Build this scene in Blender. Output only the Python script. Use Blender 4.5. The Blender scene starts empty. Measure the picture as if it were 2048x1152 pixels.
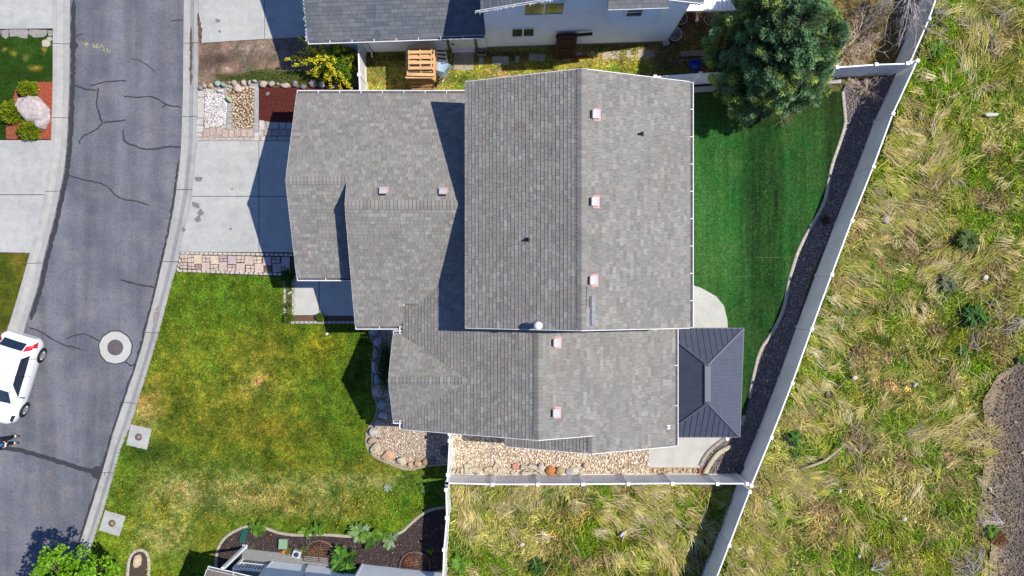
import bpy, math, random
import numpy as np
from mathutils import Vector, Matrix, noise as mnoise
from mathutils.geometry import tessellate_polygon
random.seed(7); np.random.seed(7)
sc = bpy.context.scene
COL = sc.collection
# ---------------------------------------------------------------- camera, sky, sun, exposure
CAMZ, FPX = 36.0, 1640.0
cam = bpy.data.objects.new('camera', bpy.data.cameras.new('camera'))
COL.objects.link(cam); sc.camera = cam
cam.location = (0, 0, CAMZ); cam.rotation_euler = (0, 0, 0)
cam.data.sensor_width = 36.0; cam.data.lens = 36.0*FPX/2048.0
cam.data.clip_start = 0.5; cam.data.clip_end = 600
SUND = Vector((0.65, 0.10, 1.0)).normalized()          # towards the sun
w = bpy.data.worlds.new('World'); sc.world = w; w.use_nodes = True
nt = w.node_tree; bg = nt.nodes['Background']
sky = nt.nodes.new('ShaderNodeTexSky'); sky.sky_type = 'NISHITA'; sky.sun_disc = False
sky.sun_elevation = math.asin(SUND.z); sky.sun_rotation = math.atan2(SUND.x, SUND.y)
sky.air_density = 1.0; sky.dust_density = 0.4; sky.ozone_density = 3.0
tint = nt.nodes.new('ShaderNodeVectorMath'); tint.operation = 'MULTIPLY'; tint.inputs[1].default_value = (0.82, 1.0, 1.36)   # the photograph's white balance
nt.links.new(sky.outputs[0], tint.inputs[0]); nt.links.new(tint.outputs[0], bg.inputs[0]); bg.inputs[1].default_value = 0.083
sl = bpy.data.lights.new('sun', 'SUN'); sl.energy = 4.6; sl.angle = math.radians(0.5); sl.color = (1.0, 0.945, 0.84)
so = bpy.data.objects.new('sun', sl); COL.objects.link(so)
so.rotation_euler = SUND.to_track_quat('Z', 'Y').to_euler(); so.location = (0, 0, 60)
vs = sc.view_settings; vs.view_transform = 'Standard'; vs.look = 'None'; vs.exposure = 0.22; vs.gamma = 1.0
vs.use_curve_mapping = False
sc.render.engine = 'CYCLES'
# ---------------------------------------------------------------- helpers
K = 1.45
def lin(c):
    c = c/255.0
    return c/12.92 if c <= 0.04045 else ((c+0.055)/1.055)**2.4
def S(r, g, b, k=K):                      # the sunlit sRGB seen in the photograph -> base colour
    return (min(lin(r)/k, .9), min(lin(g)/k, .9), min(lin(b)/k, .9))
def gp(px, py, z=0.0):                    # surveyed point of the site plan -> metres at height z
    s = (CAMZ-z)/FPX
    return Vector(((px-1024)*s, (576-py)*s, z))
def jit(c, a=.08):
    f = 1+random.uniform(-a, a)
    return tuple(max(0, x*f*(1+random.uniform(-a*.3, a*.3))) for x in c[:3])
def mixc(a, b, t): return tuple(a[i]*(1-t)+b[i]*t for i in range(3))
def mat(name, col=(.5, .5, .5), rough=.85, noise=None, bump=None, attr=False, metal=0, spec=.3, blotch=None, streak=None, trans=0):
    m = bpy.data.materials.new(name); m.use_nodes = True
    n = m.node_tree.nodes; l = m.node_tree.links; b = n['Principled BSDF']
    b.inputs['Roughness'].default_value = rough; b.inputs['Metallic'].default_value = metal
    b.inputs['Specular IOR Level'].default_value = spec
    geo = n.new('ShaderNodeNewGeometry')
    if attr:
        a = n.new('ShaderNodeAttribute'); a.attribute_name = 'Col'; cur = a.outputs['Color']
    else:
        a = n.new('ShaderNodeRGB'); a.outputs[0].default_value = (*col, 1); cur = a.outputs[0]
    def mod(cur, scale, amt, detail=3, vec=None, col2=None, lo=.35, hi=.65):
        t = n.new('ShaderNodeTexNoise'); t.inputs['Scale'].default_value = scale; t.inputs['Detail'].default_value = detail
        l.new(vec or geo.outputs['Position'], t.inputs['Vector'])
        mr = n.new('ShaderNodeMapRange'); mr.inputs[1].default_value = lo; mr.inputs[2].default_value = hi
        l.new(t.outputs['Fac'], mr.inputs[0])
        if col2 is None:
            mr.inputs[3].default_value = 1-amt; mr.inputs[4].default_value = 1+amt
            mx = n.new('ShaderNodeVectorMath'); mx.operation = 'SCALE'
            l.new(cur, mx.inputs[0]); l.new(mr.outputs[0], mx.inputs['Scale']); return mx.outputs[0]
        mr.inputs[3].default_value = 0; mr.inputs[4].default_value = amt
        mx = n.new('ShaderNodeMix'); mx.data_type = 'RGBA'
        l.new(mr.outputs[0], mx.inputs[0]); l.new(cur, mx.inputs[6]); mx.inputs[7].default_value = (*col2, 1); return mx.outputs[2]
    if blotch:
        for q in (blotch if isinstance(blotch, list) else [blotch]):
            cur = mod(cur, q[0], q[1], 4, col2=q[2] if len(q) > 2 else None, lo=q[3] if len(q) > 3 else .35, hi=q[4] if len(q) > 4 else .65)
    if streak:
        mp = n.new('ShaderNodeMapping'); mp.inputs['Rotation'].default_value = (0, 0, streak[3] if len(streak) > 3 else 0)
        mp.inputs['Scale'].default_value = streak[2]; l.new(geo.outputs['Position'], mp.inputs['Vector'])
        cur = mod(cur, streak[0], streak[1], 3, mp.outputs[0])
    if noise:
        for q in (noise if isinstance(noise, list) else [noise]): cur = mod(cur, q[0], q[1])
    l.new(cur, b.inputs['Base Color'])
    if bump:
        t = n.new('ShaderNodeTexNoise'); t.inputs['Scale'].default_value = bump[0]; t.inputs['Detail'].default_value = 4
        l.new(geo.outputs['Position'], t.inputs['Vector'])
        bn = n.new('ShaderNodeBump'); bn.inputs['Strength'].default_value = bump[1]; bn.inputs['Distance'].default_value = bump[2] if len(bump) > 2 else .02
        l.new(t.outputs['Fac'], bn.inputs['Height']); l.new(bn.outputs[0], b.inputs['Normal'])
    if trans:
        b.inputs['Subsurface Weight'].default_value = 0
        tr = n.new('ShaderNodeBsdfTranslucent'); l.new(cur, tr.inputs[0])
        ms = n.new('ShaderNodeMixShader'); ms.inputs[0].default_value = trans
        out = n['Material Output']; l.new(b.outputs[0], ms.inputs[1]); l.new(tr.outputs[0], ms.inputs[2]); l.new(ms.outputs[0], out.inputs[0])
    return m
ICO = {}
def ico(d):
    if d not in ICO:
        import bmesh
        bm = bmesh.new(); bmesh.ops.create_icosphere(bm, subdivisions=d, radius=1)
        ICO[d] = (np.array([v.co[:] for v in bm.verts]), [[v.index for v in f.verts] for f in bm.faces]); bm.free()
    return ICO[d]
class MB:
    """collects shapes with one colour per face and links them as one mesh object"""
    def __init__(s): s.v = []; s.f = []; s.c = []; s.sm = []
    def add(s, vs, fs, col=(.5, .5, .5), smooth=False):
        o = len(s.v); s.v.extend(vs)
        for f in fs: s.f.append([i+o for i in f]); s.c.append(col); s.sm.append(smooth)
        return s
    def box(s, c, size, rz=0, col=(.5, .5, .5), taper=1.0, M=None):
        hx, hy, hz = size[0]/2, size[1]/2, size[2]/2
        R = M if M is not None else Matrix.Rotation(rz, 3, 'Z')
        vs = []
        for z in (-hz, hz):
            t = taper if z > 0 else 1
            for x, y in ((-hx, -hy), (hx, -hy), (hx, hy), (-hx, hy)): vs.append(tuple(R@Vector((x*t, y*t, z))+Vector(c)))
        return s.add(vs, [(3, 2, 1, 0), (4, 5, 6, 7), (0, 1, 5, 4), (1, 2, 6, 5), (2, 3, 7, 6), (3, 0, 4, 7)], col)
    def bar(s, a, b, w, h, col=(.5, .5, .5), up=(0, 0, 1)):
        a, b = Vector(a), Vector(b); d = (b-a); L = d.length; x = d/L
        y = Vector(up).cross(x)
        y = y.normalized() if y.length > 1e-4 else Vector((0, 1, 0))
        z = x.cross(y); M = Matrix((x, y, z)).transposed()
        return s.box((a+b)/2, (L, w, h), col=col, M=M)
    def prism(s, pts, z0, z1, col=(.5, .5, .5), inset=0, bottom=False):
        """pts: world xy polygon; vertical prism with a flat top"""
        p = [(q[0], q[1]) for q in pts]; n = len(p)
        a = sum(p[i][0]*p[(i+1) % n][1]-p[(i+1) % n][0]*p[i][1] for i in range(n))
        if a < 0: p.reverse()
        cx = sum(q[0] for q in p)/n; cy = sum(q[1] for q in p)/n
        top = p
        if inset:
            top = []
            for q in p:
                d = math.hypot(q[0]-cx, q[1]-cy) or 1; k = max(0, 1-inset/d); top.append((cx+(q[0]-cx)*k, cy+(q[1]-cy)*k))
        vs = [(x, y, z0) for x, y in p]+[(x, y, z1) for x, y in top]
        tris = tessellate_polygon([[Vector((x, y, 0)) for x, y in p]])
        fs = []
        for t in tris:
            A, B, C = [Vector(p[i]) for i in t]
            if (B-A).cross(C-A) < 0: t = (t[0], t[2], t[1])
            fs.append([i+n for i in t])
            if bottom: fs.append([t[2], t[1], t[0]])
        fs += [(i, (i+1) % n, (i+1) % n+n, i+n) for i in range(n)]
        return s.add(vs, fs, col)
    def xprism(s, prof, a, b, col=(.5, .5, .5)):
        """closed 3D profile swept from offset a to offset b"""
        n = len(prof); a, b = Vector(a), Vector(b)
        vs = [tuple(Vector(q)+a) for q in prof]+[tuple(Vector(q)+b) for q in prof]
        fs = [(i, (i+1) % n, (i+1) % n+n, i+n) for i in range(n)]+[list(range(n))[::-1], list(range(n, 2*n))]
        return s.add(vs, fs, col)
    def tube(s, pts, rad, n=6, col=(.5, .5, .5), caps=True, smooth=True):
        pts = [Vector(p) for p in pts]; N = len(pts)
        if not isinstance(rad, (list, tuple)): rad = [rad]*N
        vs = []; pv = None
        for i, p in enumerate(pts):
            d = (pts[min(i+1, N-1)]-pts[max(i-1, 0)]).normalized()
            if pv is None: pv = d.orthogonal().normalized()
            pv = (pv-d*pv.dot(d)); pv = pv.normalized() if pv.length > 1e-5 else d.orthogonal().normalized()
            q = d.cross(pv)
            for k in range(n):
                t = 2*math.pi*k/n; vs.append(tuple(p+(pv*math.cos(t)+q*math.sin(t))*rad[i]))
        fs = []
        for i in range(N-1):
            for k in range(n): fs.append((i*n+k, i*n+(k+1) % n, (i+1)*n+(k+1) % n, (i+1)*n+k))
        if caps: fs += [list(range(n))[::-1], list(range((N-1)*n, N*n))]
        return s.add(vs, fs, col, smooth)
    def lathe(s, c, prof, n=20, col=(.5, .5, .5), M=None, smooth=True):
        """prof: (r, z) pairs round the z axis"""
        vs = []; c = Vector(c)
        for r, z in prof:
            for k in range(n):
                t = 2*math.pi*k/n; q = Vector((r*math.cos(t), r*math.sin(t), z))
                vs.append(tuple((M@q if M is not None else q)+c))
        fs = [(i*n+k, i*n+(k+1) % n, (i+1)*n+(k+1) % n, (i+1)*n+k) for i in range(len(prof)-1) for k in range(n)]
        fs.append(list(range((len(prof)-1)*n, len(prof)*n)))
        return s.add(vs, fs, col, smooth)
    def rock(s, c, size, seed=0, rz=0, d=2, col=(.4, .4, .4), rough=.28, cvar=.1, smooth=False):
        V, F = ico(d); rnd = random.Random(seed); R = Matrix.Rotation(rz, 3, 'Z'); o = Vector((rnd.uniform(0, 99), rnd.uniform(0, 99), 3.1))
        planes = [(Vector((rnd.gauss(0, 1), rnd.gauss(0, 1), rnd.gauss(0, .7))).normalized(), rnd.uniform(.62, .92)) for _ in range(9)]
        vs = []
        for v in V:
            p = Vector(v); p *= 1+rough*mnoise.noise(p*1.3+o)+rough*.4*mnoise.noise(p*3.1+o)
            for n_, dd in planes:
                t = p.dot(n_)-dd
                if t > 0: p -= n_*t*.9
            p = Vector((p.x*size[0]/2, p.y*size[1]/2, p.z*size[2]/2)); vs.append(tuple(R@p+Vector(c)))
        o0 = len(s.v); s.v.extend(vs)
        for f in F: s.f.append([i+o0 for i in f]); s.c.append(jit(col, cvar)); s.sm.append(smooth)
        return s
    def build(s, name, m, parent=None, kind=None, label=None, cat=None, group=None):
        me = bpy.data.meshes.new(name); me.from_pydata(s.v, [], s.f)
        a = me.attributes.new('Col', 'FLOAT_COLOR', 'FACE')
        a.data.foreach_set('color', np.array([(*c, 1) for c in s.c], dtype=np.float32).ravel())
        if any(s.sm): me.polygons.foreach_set('use_smooth', s.sm)
        me.materials.append(m); me.update()
        return link(name, me, parent, kind, label, cat, group)
def link(name, data, parent=None, kind=None, label=None, cat=None, group=None):
    o = bpy.data.objects.new(name, data); COL.objects.link(o)
    if parent is not None: o.parent = parent
    return tag(o, kind, label, cat, group)
def tag(o, kind=None, label=None, cat=None, group=None):
    if kind: o['kind'] = kind
    if label: o['label'] = label
    if cat: o['category'] = cat
    if group: o['group'] = group
    return o
def thing(name, label, cat, group=None):
    return link(name, None, None, None, label, cat, group)
def settle(root):
    """move a thing's Empty to the base of its parts, parts keep their place"""
    pts = []
    def walk(o, off):
        off = off+np.array(o.location)
        if o.type == 'MESH' and len(o.data.vertices):
            n = len(o.data.vertices); a = np.empty(n*3, np.float32); o.data.vertices.foreach_get('co', a); a = a.reshape(-1, 3)+off
            pts.append((a.min(0), a.max(0)))
        for c in o.children: walk(c, off)
    walk(root, np.zeros(3))
    if not pts: return root
    lo = np.min([p[0] for p in pts], 0); hi = np.max([p[1] for p in pts], 0)
    b = Vector(((lo[0]+hi[0])/2, (lo[1]+hi[1])/2, lo[2]))
    root.location = b
    for c in root.children: c.location = c.location-b
    return root
def npmesh(name, V, F, C, m, parent=None, kind=None, label=None, cat=None, group=None, smooth=False):
    """V (n,3), F (k,3|4) indices, C (n,3) vertex colours"""
    me = bpy.data.meshes.new(name); V = np.asarray(V, np.float32); F = np.asarray(F, np.int32); k = F.shape[1]
    me.vertices.add(len(V)); me.vertices.foreach_set('co', V.ravel())
    me.loops.add(F.size); me.loops.foreach_set('vertex_index', F.ravel())
    me.polygons.add(len(F)); me.polygons.foreach_set('loop_start', np.arange(0, F.size, k, dtype=np.int32))
    me.polygons.foreach_set('loop_total', np.full(len(F), k, np.int32))
    me.update(calc_edges=True)
    a = me.attributes.new('Col', 'FLOAT_COLOR', 'POINT'); C4 = np.ones((len(V), 4), np.float32); C4[:, :3] = C
    a.data.foreach_set('color', C4.ravel())
    if smooth: me.polygons.foreach_set('use_smooth', np.ones(len(F), bool))
    me.materials.append(m); me.validate()
    return link(name, me, parent, kind, label, cat, group)
def blades(P, D, L, W, C, droop=.3, tip=None):
    """grass blades: base points P, direction D (unit 3-vectors), length, width, colours -> arrays (quad + tri as 3 tris)"""
    n = len(P); D = D/np.linalg.norm(D, axis=1, keepdims=True)
    up = np.array([0, 0, 1.0]); sd = np.cross(D, up); nn = np.linalg.norm(sd, axis=1, keepdims=True); sd = np.where(nn > 1e-3, sd/np.maximum(nn, 1e-6), np.array([1.0, 0, 0]))
    W = W.reshape(-1, 1); L = L.reshape(-1, 1)
    mid = P+D*L*.55; D2 = D.copy(); D2[:, 2] -= droop; D2 /= np.linalg.norm(D2, axis=1, keepdims=True)
    end = mid+D2*L*.45
    V = np.stack([P-sd*W/2, P+sd*W/2, mid+sd*W*.42, mid-sd*W*.42, end], 1).reshape(-1, 3)
    b = (np.arange(n)*5).reshape(-1, 1)
    F = np.concatenate([b+np.array([[0, 1, 2]]), b+np.array([[0, 2, 3]]), b+np.array([[3, 2, 4]])], 0)
    T = C if tip is None else tip
    Cc = np.stack([C, C, C*.5+T*.5, C*.5+T*.5, T], 1).reshape(-1, 3)
    return V, F, Cc
def leaves(P, D, N, L, W, C):
    """diamond leaves: centre, long axis, normal"""
    n = len(P); D = D/np.maximum(np.linalg.norm(D, axis=1, keepdims=True), 1e-6); sd = np.cross(D, N); sd /= np.maximum(np.linalg.norm(sd, axis=1, keepdims=True), 1e-6)
    L = np.asarray(L).reshape(-1, 1); W = np.asarray(W).reshape(-1, 1)
    V = np.stack([P-D*L/2, P+sd*W/2, P+D*L/2, P-sd*W/2], 1).reshape(-1, 3)
    F = (np.arange(n)*4).reshape(-1, 1)+np.array([[0, 1, 2, 3]])
    return V, F, np.repeat(C, 4, 0)
def vnoise(x, y, scale, seed=0):
    r = np.random.RandomState(seed); G = r.rand(257, 257)
    x = x*scale+100.37; y = y*scale+100.71
    xi = np.floor(x).astype(int); yi = np.floor(y).astype(int); fx = x-xi; fy = y-yi
    fx = fx*fx*(3-2*fx); fy = fy*fy*(3-2*fy); xi %= 256; yi %= 256
    return (G[xi, yi]*(1-fx)+G[xi+1, yi]*fx)*(1-fy)+(G[xi, yi+1]*(1-fx)+G[xi+1, yi+1]*fx)*fy
def fbm(x, y, scale, seed=0, o=4):
    t = 0; a = 1; s_ = 0
    for i in range(o): t = t+a*vnoise(x, y, scale*2**i, seed+i); s_ += a; a *= .55
    return t/s_
def sstep(a, b, x): t = np.clip((x-a)/(b-a), 0, 1); return t*t*(3-2*t)
def inpoly(x, y, poly):
    ins = np.zeros(x.shape, bool); n = len(poly)
    for i in range(n):
        x1, y1 = poly[i][0], poly[i][1]; x2, y2 = poly[(i+1) % n][0], poly[(i+1) % n][1]
        if y1 == y2: continue
        c = ((y1 > y) != (y2 > y)) & (x < (x2-x1)*(y-y1)/(y2-y1)+x1); ins ^= c
    return ins
def W2(pts, z=0): return [gp(a, b, z) for a, b in pts]
def samp(poly, n, rs):
    xs = [p[0] for p in poly]; ys = [p[1] for p in poly]; X = []; Y = []
    tot = 0
    while tot < n:
        x = rs.uniform(min(xs), max(xs), n); y = rs.uniform(min(ys), max(ys), n); k = inpoly(x, y, poly)
        X.append(x[k]); Y.append(y[k]); tot += k.sum()
        if k.sum() == 0: break
    return np.concatenate(X)[:n], np.concatenate(Y)[:n]
def area(poly):
    n = len(poly); return abs(sum(poly[i][0]*poly[(i+1) % n][1]-poly[(i+1) % n][0]*poly[i][1] for i in range(n)))/2
def resample(pts, step):
    pts = [Vector(p) for p in pts]; out = [pts[0].copy()]; acc = 0
    for a, b in zip(pts, pts[1:]):
        L = (b-a).length; n = max(1, round(L/step))
        for i in range(1, n+1): out.append(a.lerp(b, i/n))
    return out
def smooth_poly(pts, it=2, closed=False):
    pts = [Vector(p) for p in pts]
    for _ in range(it):
        q = []
        n = len(pts); rng = range(n if closed else n-1)
        if not closed: q.append(pts[0])
        for i in rng:
            a, b = pts[i], pts[(i+1) % n]; q += [a*.75+b*.25, a*.25+b*.75]
        if not closed: q.append(pts[-1])
        pts = q
    return pts
def gridmesh(name, poly, z, step, colfn, m, hfn=None, **kw):
    xs = [p[0] for p in poly]; ys = [p[1] for p in poly]
    nx = int((max(xs)-min(xs))/step)+2; ny = int((max(ys)-min(ys))/step)+2
    gx = min(xs)+np.arange(nx)*step; gy = min(ys)+np.arange(ny)*step
    X, Y = np.meshgrid(gx, gy, indexing='ij')
    ci = inpoly(X[:-1, :-1]+step/2, Y[:-1, :-1]+step/2, poly)
    idx = np.arange(nx*ny).reshape(nx, ny)
    F = np.stack([idx[:-1, :-1][ci], idx[1:, :-1][ci], idx[1:, 1:][ci], idx[:-1, 1:][ci]], 1)
    used = np.unique(F); remap = np.full(nx*ny, -1); remap[used] = np.arange(len(used)); F = remap[F]
    x = X.ravel()[used]; y = Y.ravel()[used]; h = hfn(x, y) if hfn else 0*x
    V = np.stack([x, y, z+h], 1)
    return npmesh(name, V, F, colfn(x, y), m, smooth=True, **kw)
# ---------------------------------------------------------------- materials
M = {}
M['asphalt'] = mat('asphalt', S(130, 132, 141), .92, noise=[(9, .10), (26, .22), (70, .22)], blotch=[(.45, .7, S(98, 101, 114)), (1.1, .7, S(144, 141, 142), .45, .75), (3.2, .5, S(104, 104, 112), .5, .8)], streak=(1.5, .16, (1, .07, 1), -.12), bump=(60, .3, .01))
M['sealant'] = mat('crack sealant', S(70, 68, 74), .75, noise=(30, .25))
M['concrete'] = mat('concrete', S(204, 204, 200), .9, noise=[(3, .05), (14, .06), (50, .07)], blotch=[(.6, .6, S(186, 187, 186), .42, .75), (2.4, .5, S(176, 175, 172), .55, .85)], streak=(1.6, .05, (.12, 1, 1)), bump=(80, .15, .005))
M['kerb_concrete'] = mat('kerb concrete', S(193, 191, 187), .9, noise=[(4, .07), (70, .08)], blotch=[(1.1, .55, S(168, 165, 162), .5, .8)], streak=(2.2, .07, (1, .12, 1), -.15), bump=(80, .2, .005))
M['pale_concrete'] = mat('pale concrete', S(216, 214, 207), .9, noise=[(2.5, .05), (60, .05)], blotch=[(1.2, .5, S(196, 194, 188), .48, .8)])
M['attr'] = mat('painted', rough=.8, attr=True, noise=(25, .08))
M['stone'] = mat('stone', rough=.9, attr=True, noise=[(9, .14), (45, .14)], bump=(30, .5, .01))
M['shingle'] = mat('asphalt shingle', rough=.95, attr=True, noise=[(38, .10), (160, .12), (8, .04)], blotch=[(.45, .35, S(158, 156, 150), .4, .7), (.9, .30, S(126, 122, 120), .48, .75)], spec=.15)
M['grass'] = mat('grass', rough=.8, attr=True, noise=(3, .1), trans=.25, spec=.2)
M['turf'] = mat('turf', rough=.9, attr=True, noise=[(11, .22), (26, .32), (60, .3)], spec=.15)
M['earth'] = mat('earth', rough=1, attr=True, noise=[(14, .25), (70, .3)], bump=(25, .6, .02), spec=.1)
M['leaf'] = mat('leaf', rough=.6, attr=True, trans=.3, spec=.3)
M['bark'] = mat('bark', rough=.95, attr=True, noise=(20, .2), spec=.1)
M['white'] = mat('white vinyl', (.86, .86, .87), .45, noise=(2, .03), spec=.4)
M['panel'] = mat('grey white vinyl', (.84, .85, .87), .5, noise=[(1.5, .05), (.6, .05)], spec=.35, trans=.18)
M['siding'] = mat('white siding', (.86, .88, .90), .6, noise=(2, .03), spec=.3)
M['gutter'] = mat('white gutter', (.80, .80, .80), .4, noise=(6, .04), spec=.4)
M['glass'] = mat('window glass', S(52, 62, 70), .06, spec=.8)
M['metal'] = mat('charcoal metal', S(94, 98, 114), .42, metal=.1, noise=(3, .08), spec=.5)
M['metal_trim'] = mat('charcoal trim', S(112, 115, 130), .4, metal=.1, spec=.5)
M['carpaint'] = mat('white car paint', (.82, .83, .85), .18, spec=.6)
M['carglass'] = mat('car glass', (.012, .02, .04), .04, spec=.9)  # bluish base colour stands in for the reflected sky
M['rubber'] = mat('rubber', (.018, .018, .02), .8)
M['alloy'] = mat('alloy', (.55, .56, .58), .35, metal=.7)
M['dark'] = mat('dark plastic', (.02, .02, .022), .6)
M['red'] = mat('red lens', (.55, .015, .03), .25, spec=.6)
M['wood'] = mat('wood', rough=.85, attr=True, noise=[(30, .15)], streak=(6, .18, (.3, 4, 4)))
M['rust'] = mat('rusty steel', S(150, 120, 112), .7, metal=.4, noise=(20, .25))
# ---------------------------------------------------------------- ground, roads, kerbs
MB().box((0, 0, -.56), (340, 340, 1.0)).build('ground', mat('bare soil', S(120, 112, 74), 1, noise=[(2, .2), (20, .25)], blotch=[(.25, .7, S(90, 100, 45))]), kind='structure')
KR_IN = [(368, -60), (368, 0), (367, 80), (366, 190), (363, 280), (361, 319), (349, 410), (338.5, 467), (312.5, 579), (285, 690), (270, 740), (230, 856), (204, 948), (167, 1065), (140, 1152), (118, 1225)]
KR_OUT = [(400, -60), (399, 0), (398, 80), (397, 190), (396, 280), (385, 389), (370, 462), (354, 538), (342, 579), (318, 670), (300, 730), (262.5, 852), (245, 891), (213.5, 1005), (187.5, 1084), (166, 1152), (142, 1225)]
KL_IN = [(140, -60), (140, 0), (139, 157), (134, 280), (127.6, 345), (108, 436), (90, 506), (74, 579), (54, 640), (40, 690), (10, 780), (-70, 1010), (-150, 1225)]
KL_OUT = [(108, -60), (108, 0), (108, 157), (105, 280), (90, 392), (62.5, 506), (42, 579), (24, 640), (6, 690), (-26, 780), (-106, 1010), (-190, 1225)]
MB().prism(W2(KL_IN+KR_IN[::-1]), -.3, 0, S(112, 112, 121)).build('road', M['asphalt'], kind='structure')
def kerb(inn, out, root_label):
    A = resample(W2(inn), .25); cum = [0]
    for p, q in zip(A, A[1:]): cum.append(cum[-1]+(q-p).length)
    root = link('kerb', None, kind='structure')
    B = [Vector(p) for p in W2(out)]
    Bc = [0]
    for p, q in zip(B, B[1:]): Bc.append(Bc[-1]+(q-p).length)
    Ac = [Vector(p) for p in W2(inn)]; Acc = [0]
    for p, q in zip(Ac, Ac[1:]): Acc.append(Acc[-1]+(q-p).length)
    def at(P, C, t):
        d = t*C[-1]
        for i in range(len(P)-1):
            if d <= C[i+1] or i == len(P)-2: return P[i].lerp(P[i+1], (d-C[i])/max(1e-6, C[i+1]-C[i]))
    n = int(Acc[-1]/3.0)
    for k in range(n):
        t0 = k/n+.0004; t1 = (k+1)/n-.0004; mb = MB(); m = 6; rows = []
        for i in range(m+1):
            t = t0+(t1-t0)*i/m; a = at(Ac, Acc, t); b = at(B, Bc, t)
            rows.append([tuple(a.lerp(b, f)+Vector((0, 0, z))) for f, z in ((0, -.2), (0, .012), (.42, -.004), (.62, .05), (.72, .085), (1, .10), (1, -.2))])
        vs = [v for r in rows for v in r]; fs = []
        for i in range(m):
            for j in range(6): fs.append((i*7+j, i*7+j+1, (i+1)*7+j+1, (i+1)*7+j))
        fs += [tuple(range(7))[::-1], tuple(range(m*7, m*7+7))]
        mb.add(vs, fs); mb.build('kerb_segment', M['kerb_concrete'], root)
    MB().prism([at(Ac, Acc, i/60)+Vector((.02 if root_label == 'l' else 0, 0, 0)) for i in range(61)]+[at(B, Bc, i/60) for i in range(60, -1, -1)], -.3, -.02).build('kerb_joint_bed', M['dark'], root)
    return root
kerb(KR_IN, KR_OUT, 'r'); kerb(KL_IN, KL_OUT, 'l')
def ribbon(mb, pts, wd, z, col, jitter=.25, seed=0, step=.12):
    rnd = random.Random(seed); P = resample([gp(a, b) for a, b in pts], step); n = len(P); L = []; R = []
    for i, p in enumerate(P):
        d = (P[min(i+1, n-1)]-P[max(i-1, 0)]).normalized(); s_ = Vector((-d.y, d.x, 0)); e = min(1, .35+min(i, n-1-i)*.3)
        o = s_*rnd.uniform(-.3, .3)*min(wd, .07)
        L.append(p+o+s_*wd*.5*e*rnd.uniform(1-jitter, 1+jitter)); R.append(p+o-s_*wd*.5*e*rnd.uniform(1-jitter, 1+jitter))
    vs = [(q.x, q.y, z) for q in L]+[(q.x, q.y, z) for q in R]
    mb.add(vs, [(i, i+n, i+1+n, i+1) for i in range(n-1)], col)
def smooth_px(p): return [(q.x, q.y) for q in smooth_poly([Vector((a, b, 0)) for a, b in p], 2)]
seal = link('crack_sealant', None, kind='structure')
CR = [([(147, 170), (160, 174), (170, 179), (195, 181)], .10), ([(180, 172), (205, 165), (235, 161), (253, 162)], .09), ([(197, 175), (194, 195), (193, 212), (200, 235), (205, 245)], .10),
      ([(205, 245), (225, 243), (252, 240)], .09), ([(205, 245), (195, 258), (170, 270), (159, 278), (160, 289)], .09), ([(246, 192), (270, 195), (300, 193), (320, 200), (333, 210), (364, 215)], .09),
      ([(323, 215), (334, 210)], .08), ([(247, 259), (247, 283), (270, 292), (295, 301), (330, 294), (362, 294)], .11), ([(260, 118), (277, 119), (295, 130), (311, 145)], .06), ([(343, 42), (352, 40), (367, 40)], .08),
      ([(137, 350), (165, 360), (195, 365), (217, 373), (230, 392), (250, 400), (280, 403), (297, 411)], .09), ([(240, 559), (262, 565), (285, 571), (312, 576)], .11),
      ([(58, 655), (80, 662), (105, 678), (125, 690), (155, 696), (163, 699)], .09), ([(131, 677), (150, 670), (172, 668), (187, 676), (203, 683)], .08),
      ([(-20, 893), (30, 898), (75, 910), (125, 925), (165, 938), (203, 948)], .30), ([(250, 724), (262, 733), (270, 727)], .10), ([(150, 75), (158, 70), (166, 69)], .07)]
for i, (p, wd) in enumerate(CR):
    mb = MB(); ribbon(mb, smooth_px(p), wd*.66, .004, S(58, 57, 66), .12 if wd > .2 else .3, seed=i); mb.build('sealant_strip', M['sealant'], seal)
mb = MB(); mb.prism([gp(147, 91)+Vector((.20*math.cos(t/3), .17*math.sin(t/3), 0)) for t in range(19)], .0, .005); mb.prism([gp(196, 945)+Vector((.32*math.cos(t/3), .28*math.sin(t/3), 0)) for t in range(19)], .0, .005)
mb.build('sealant_patch', M['sealant'], seal)
mb = MB(); ribbon(mb, [(x+7, y) for x, y in KL_IN[1:9]], .2, .0045, (.1, .1, .1), .25, 77); ribbon(mb, [(x-3, y) for x, y in KR_IN[5:]], .09, .0045, (.1, .1, .1), .6, 78); mb.build('edge_seal', M['sealant'], seal)
# spray-painted marks on the road
zz = lambda *p: [(150+a/16.46, 60+b/16.46) for a, b in p]
STR = [zz((215, 430), (320, 450)), zz((335, 400), (430, 470), (345, 505), (335, 400)), zz((600, 450), (600, 545), (640, 580), (668, 545), (640, 515), (600, 535)), zz((755, 485), (710, 478), (700, 525), (745, 560), (715, 600), (685, 580)),
       zz((790, 520), (815, 560), (790, 612)), zz((780, 660), (795, 664)), zz((835, 670), (852, 678)), zz((872, 450), (860, 570)), zz((860, 535), (900, 512), (928, 535), (918, 575)), zz((955, 590), (945, 660), (968, 712)), zz((900, 645), (1000, 625)),
       zz((1040, 600), (1072, 612), (1068, 660), (1035, 665)), zz((1068, 660), (1072, 712), (1025, 715)), zz((1160, 640), (1122, 665), (1155, 695), (1110, 738))]
mb = MB()
for i, s_ in enumerate(STR): ribbon(mb, s_, .05, .0055, S(190, 190, 130), .25, 50+i, .05)
mb.build('spray_paint_marking', mat('yellow spray paint', S(192, 190, 140), .8), kind='structure')
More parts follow.
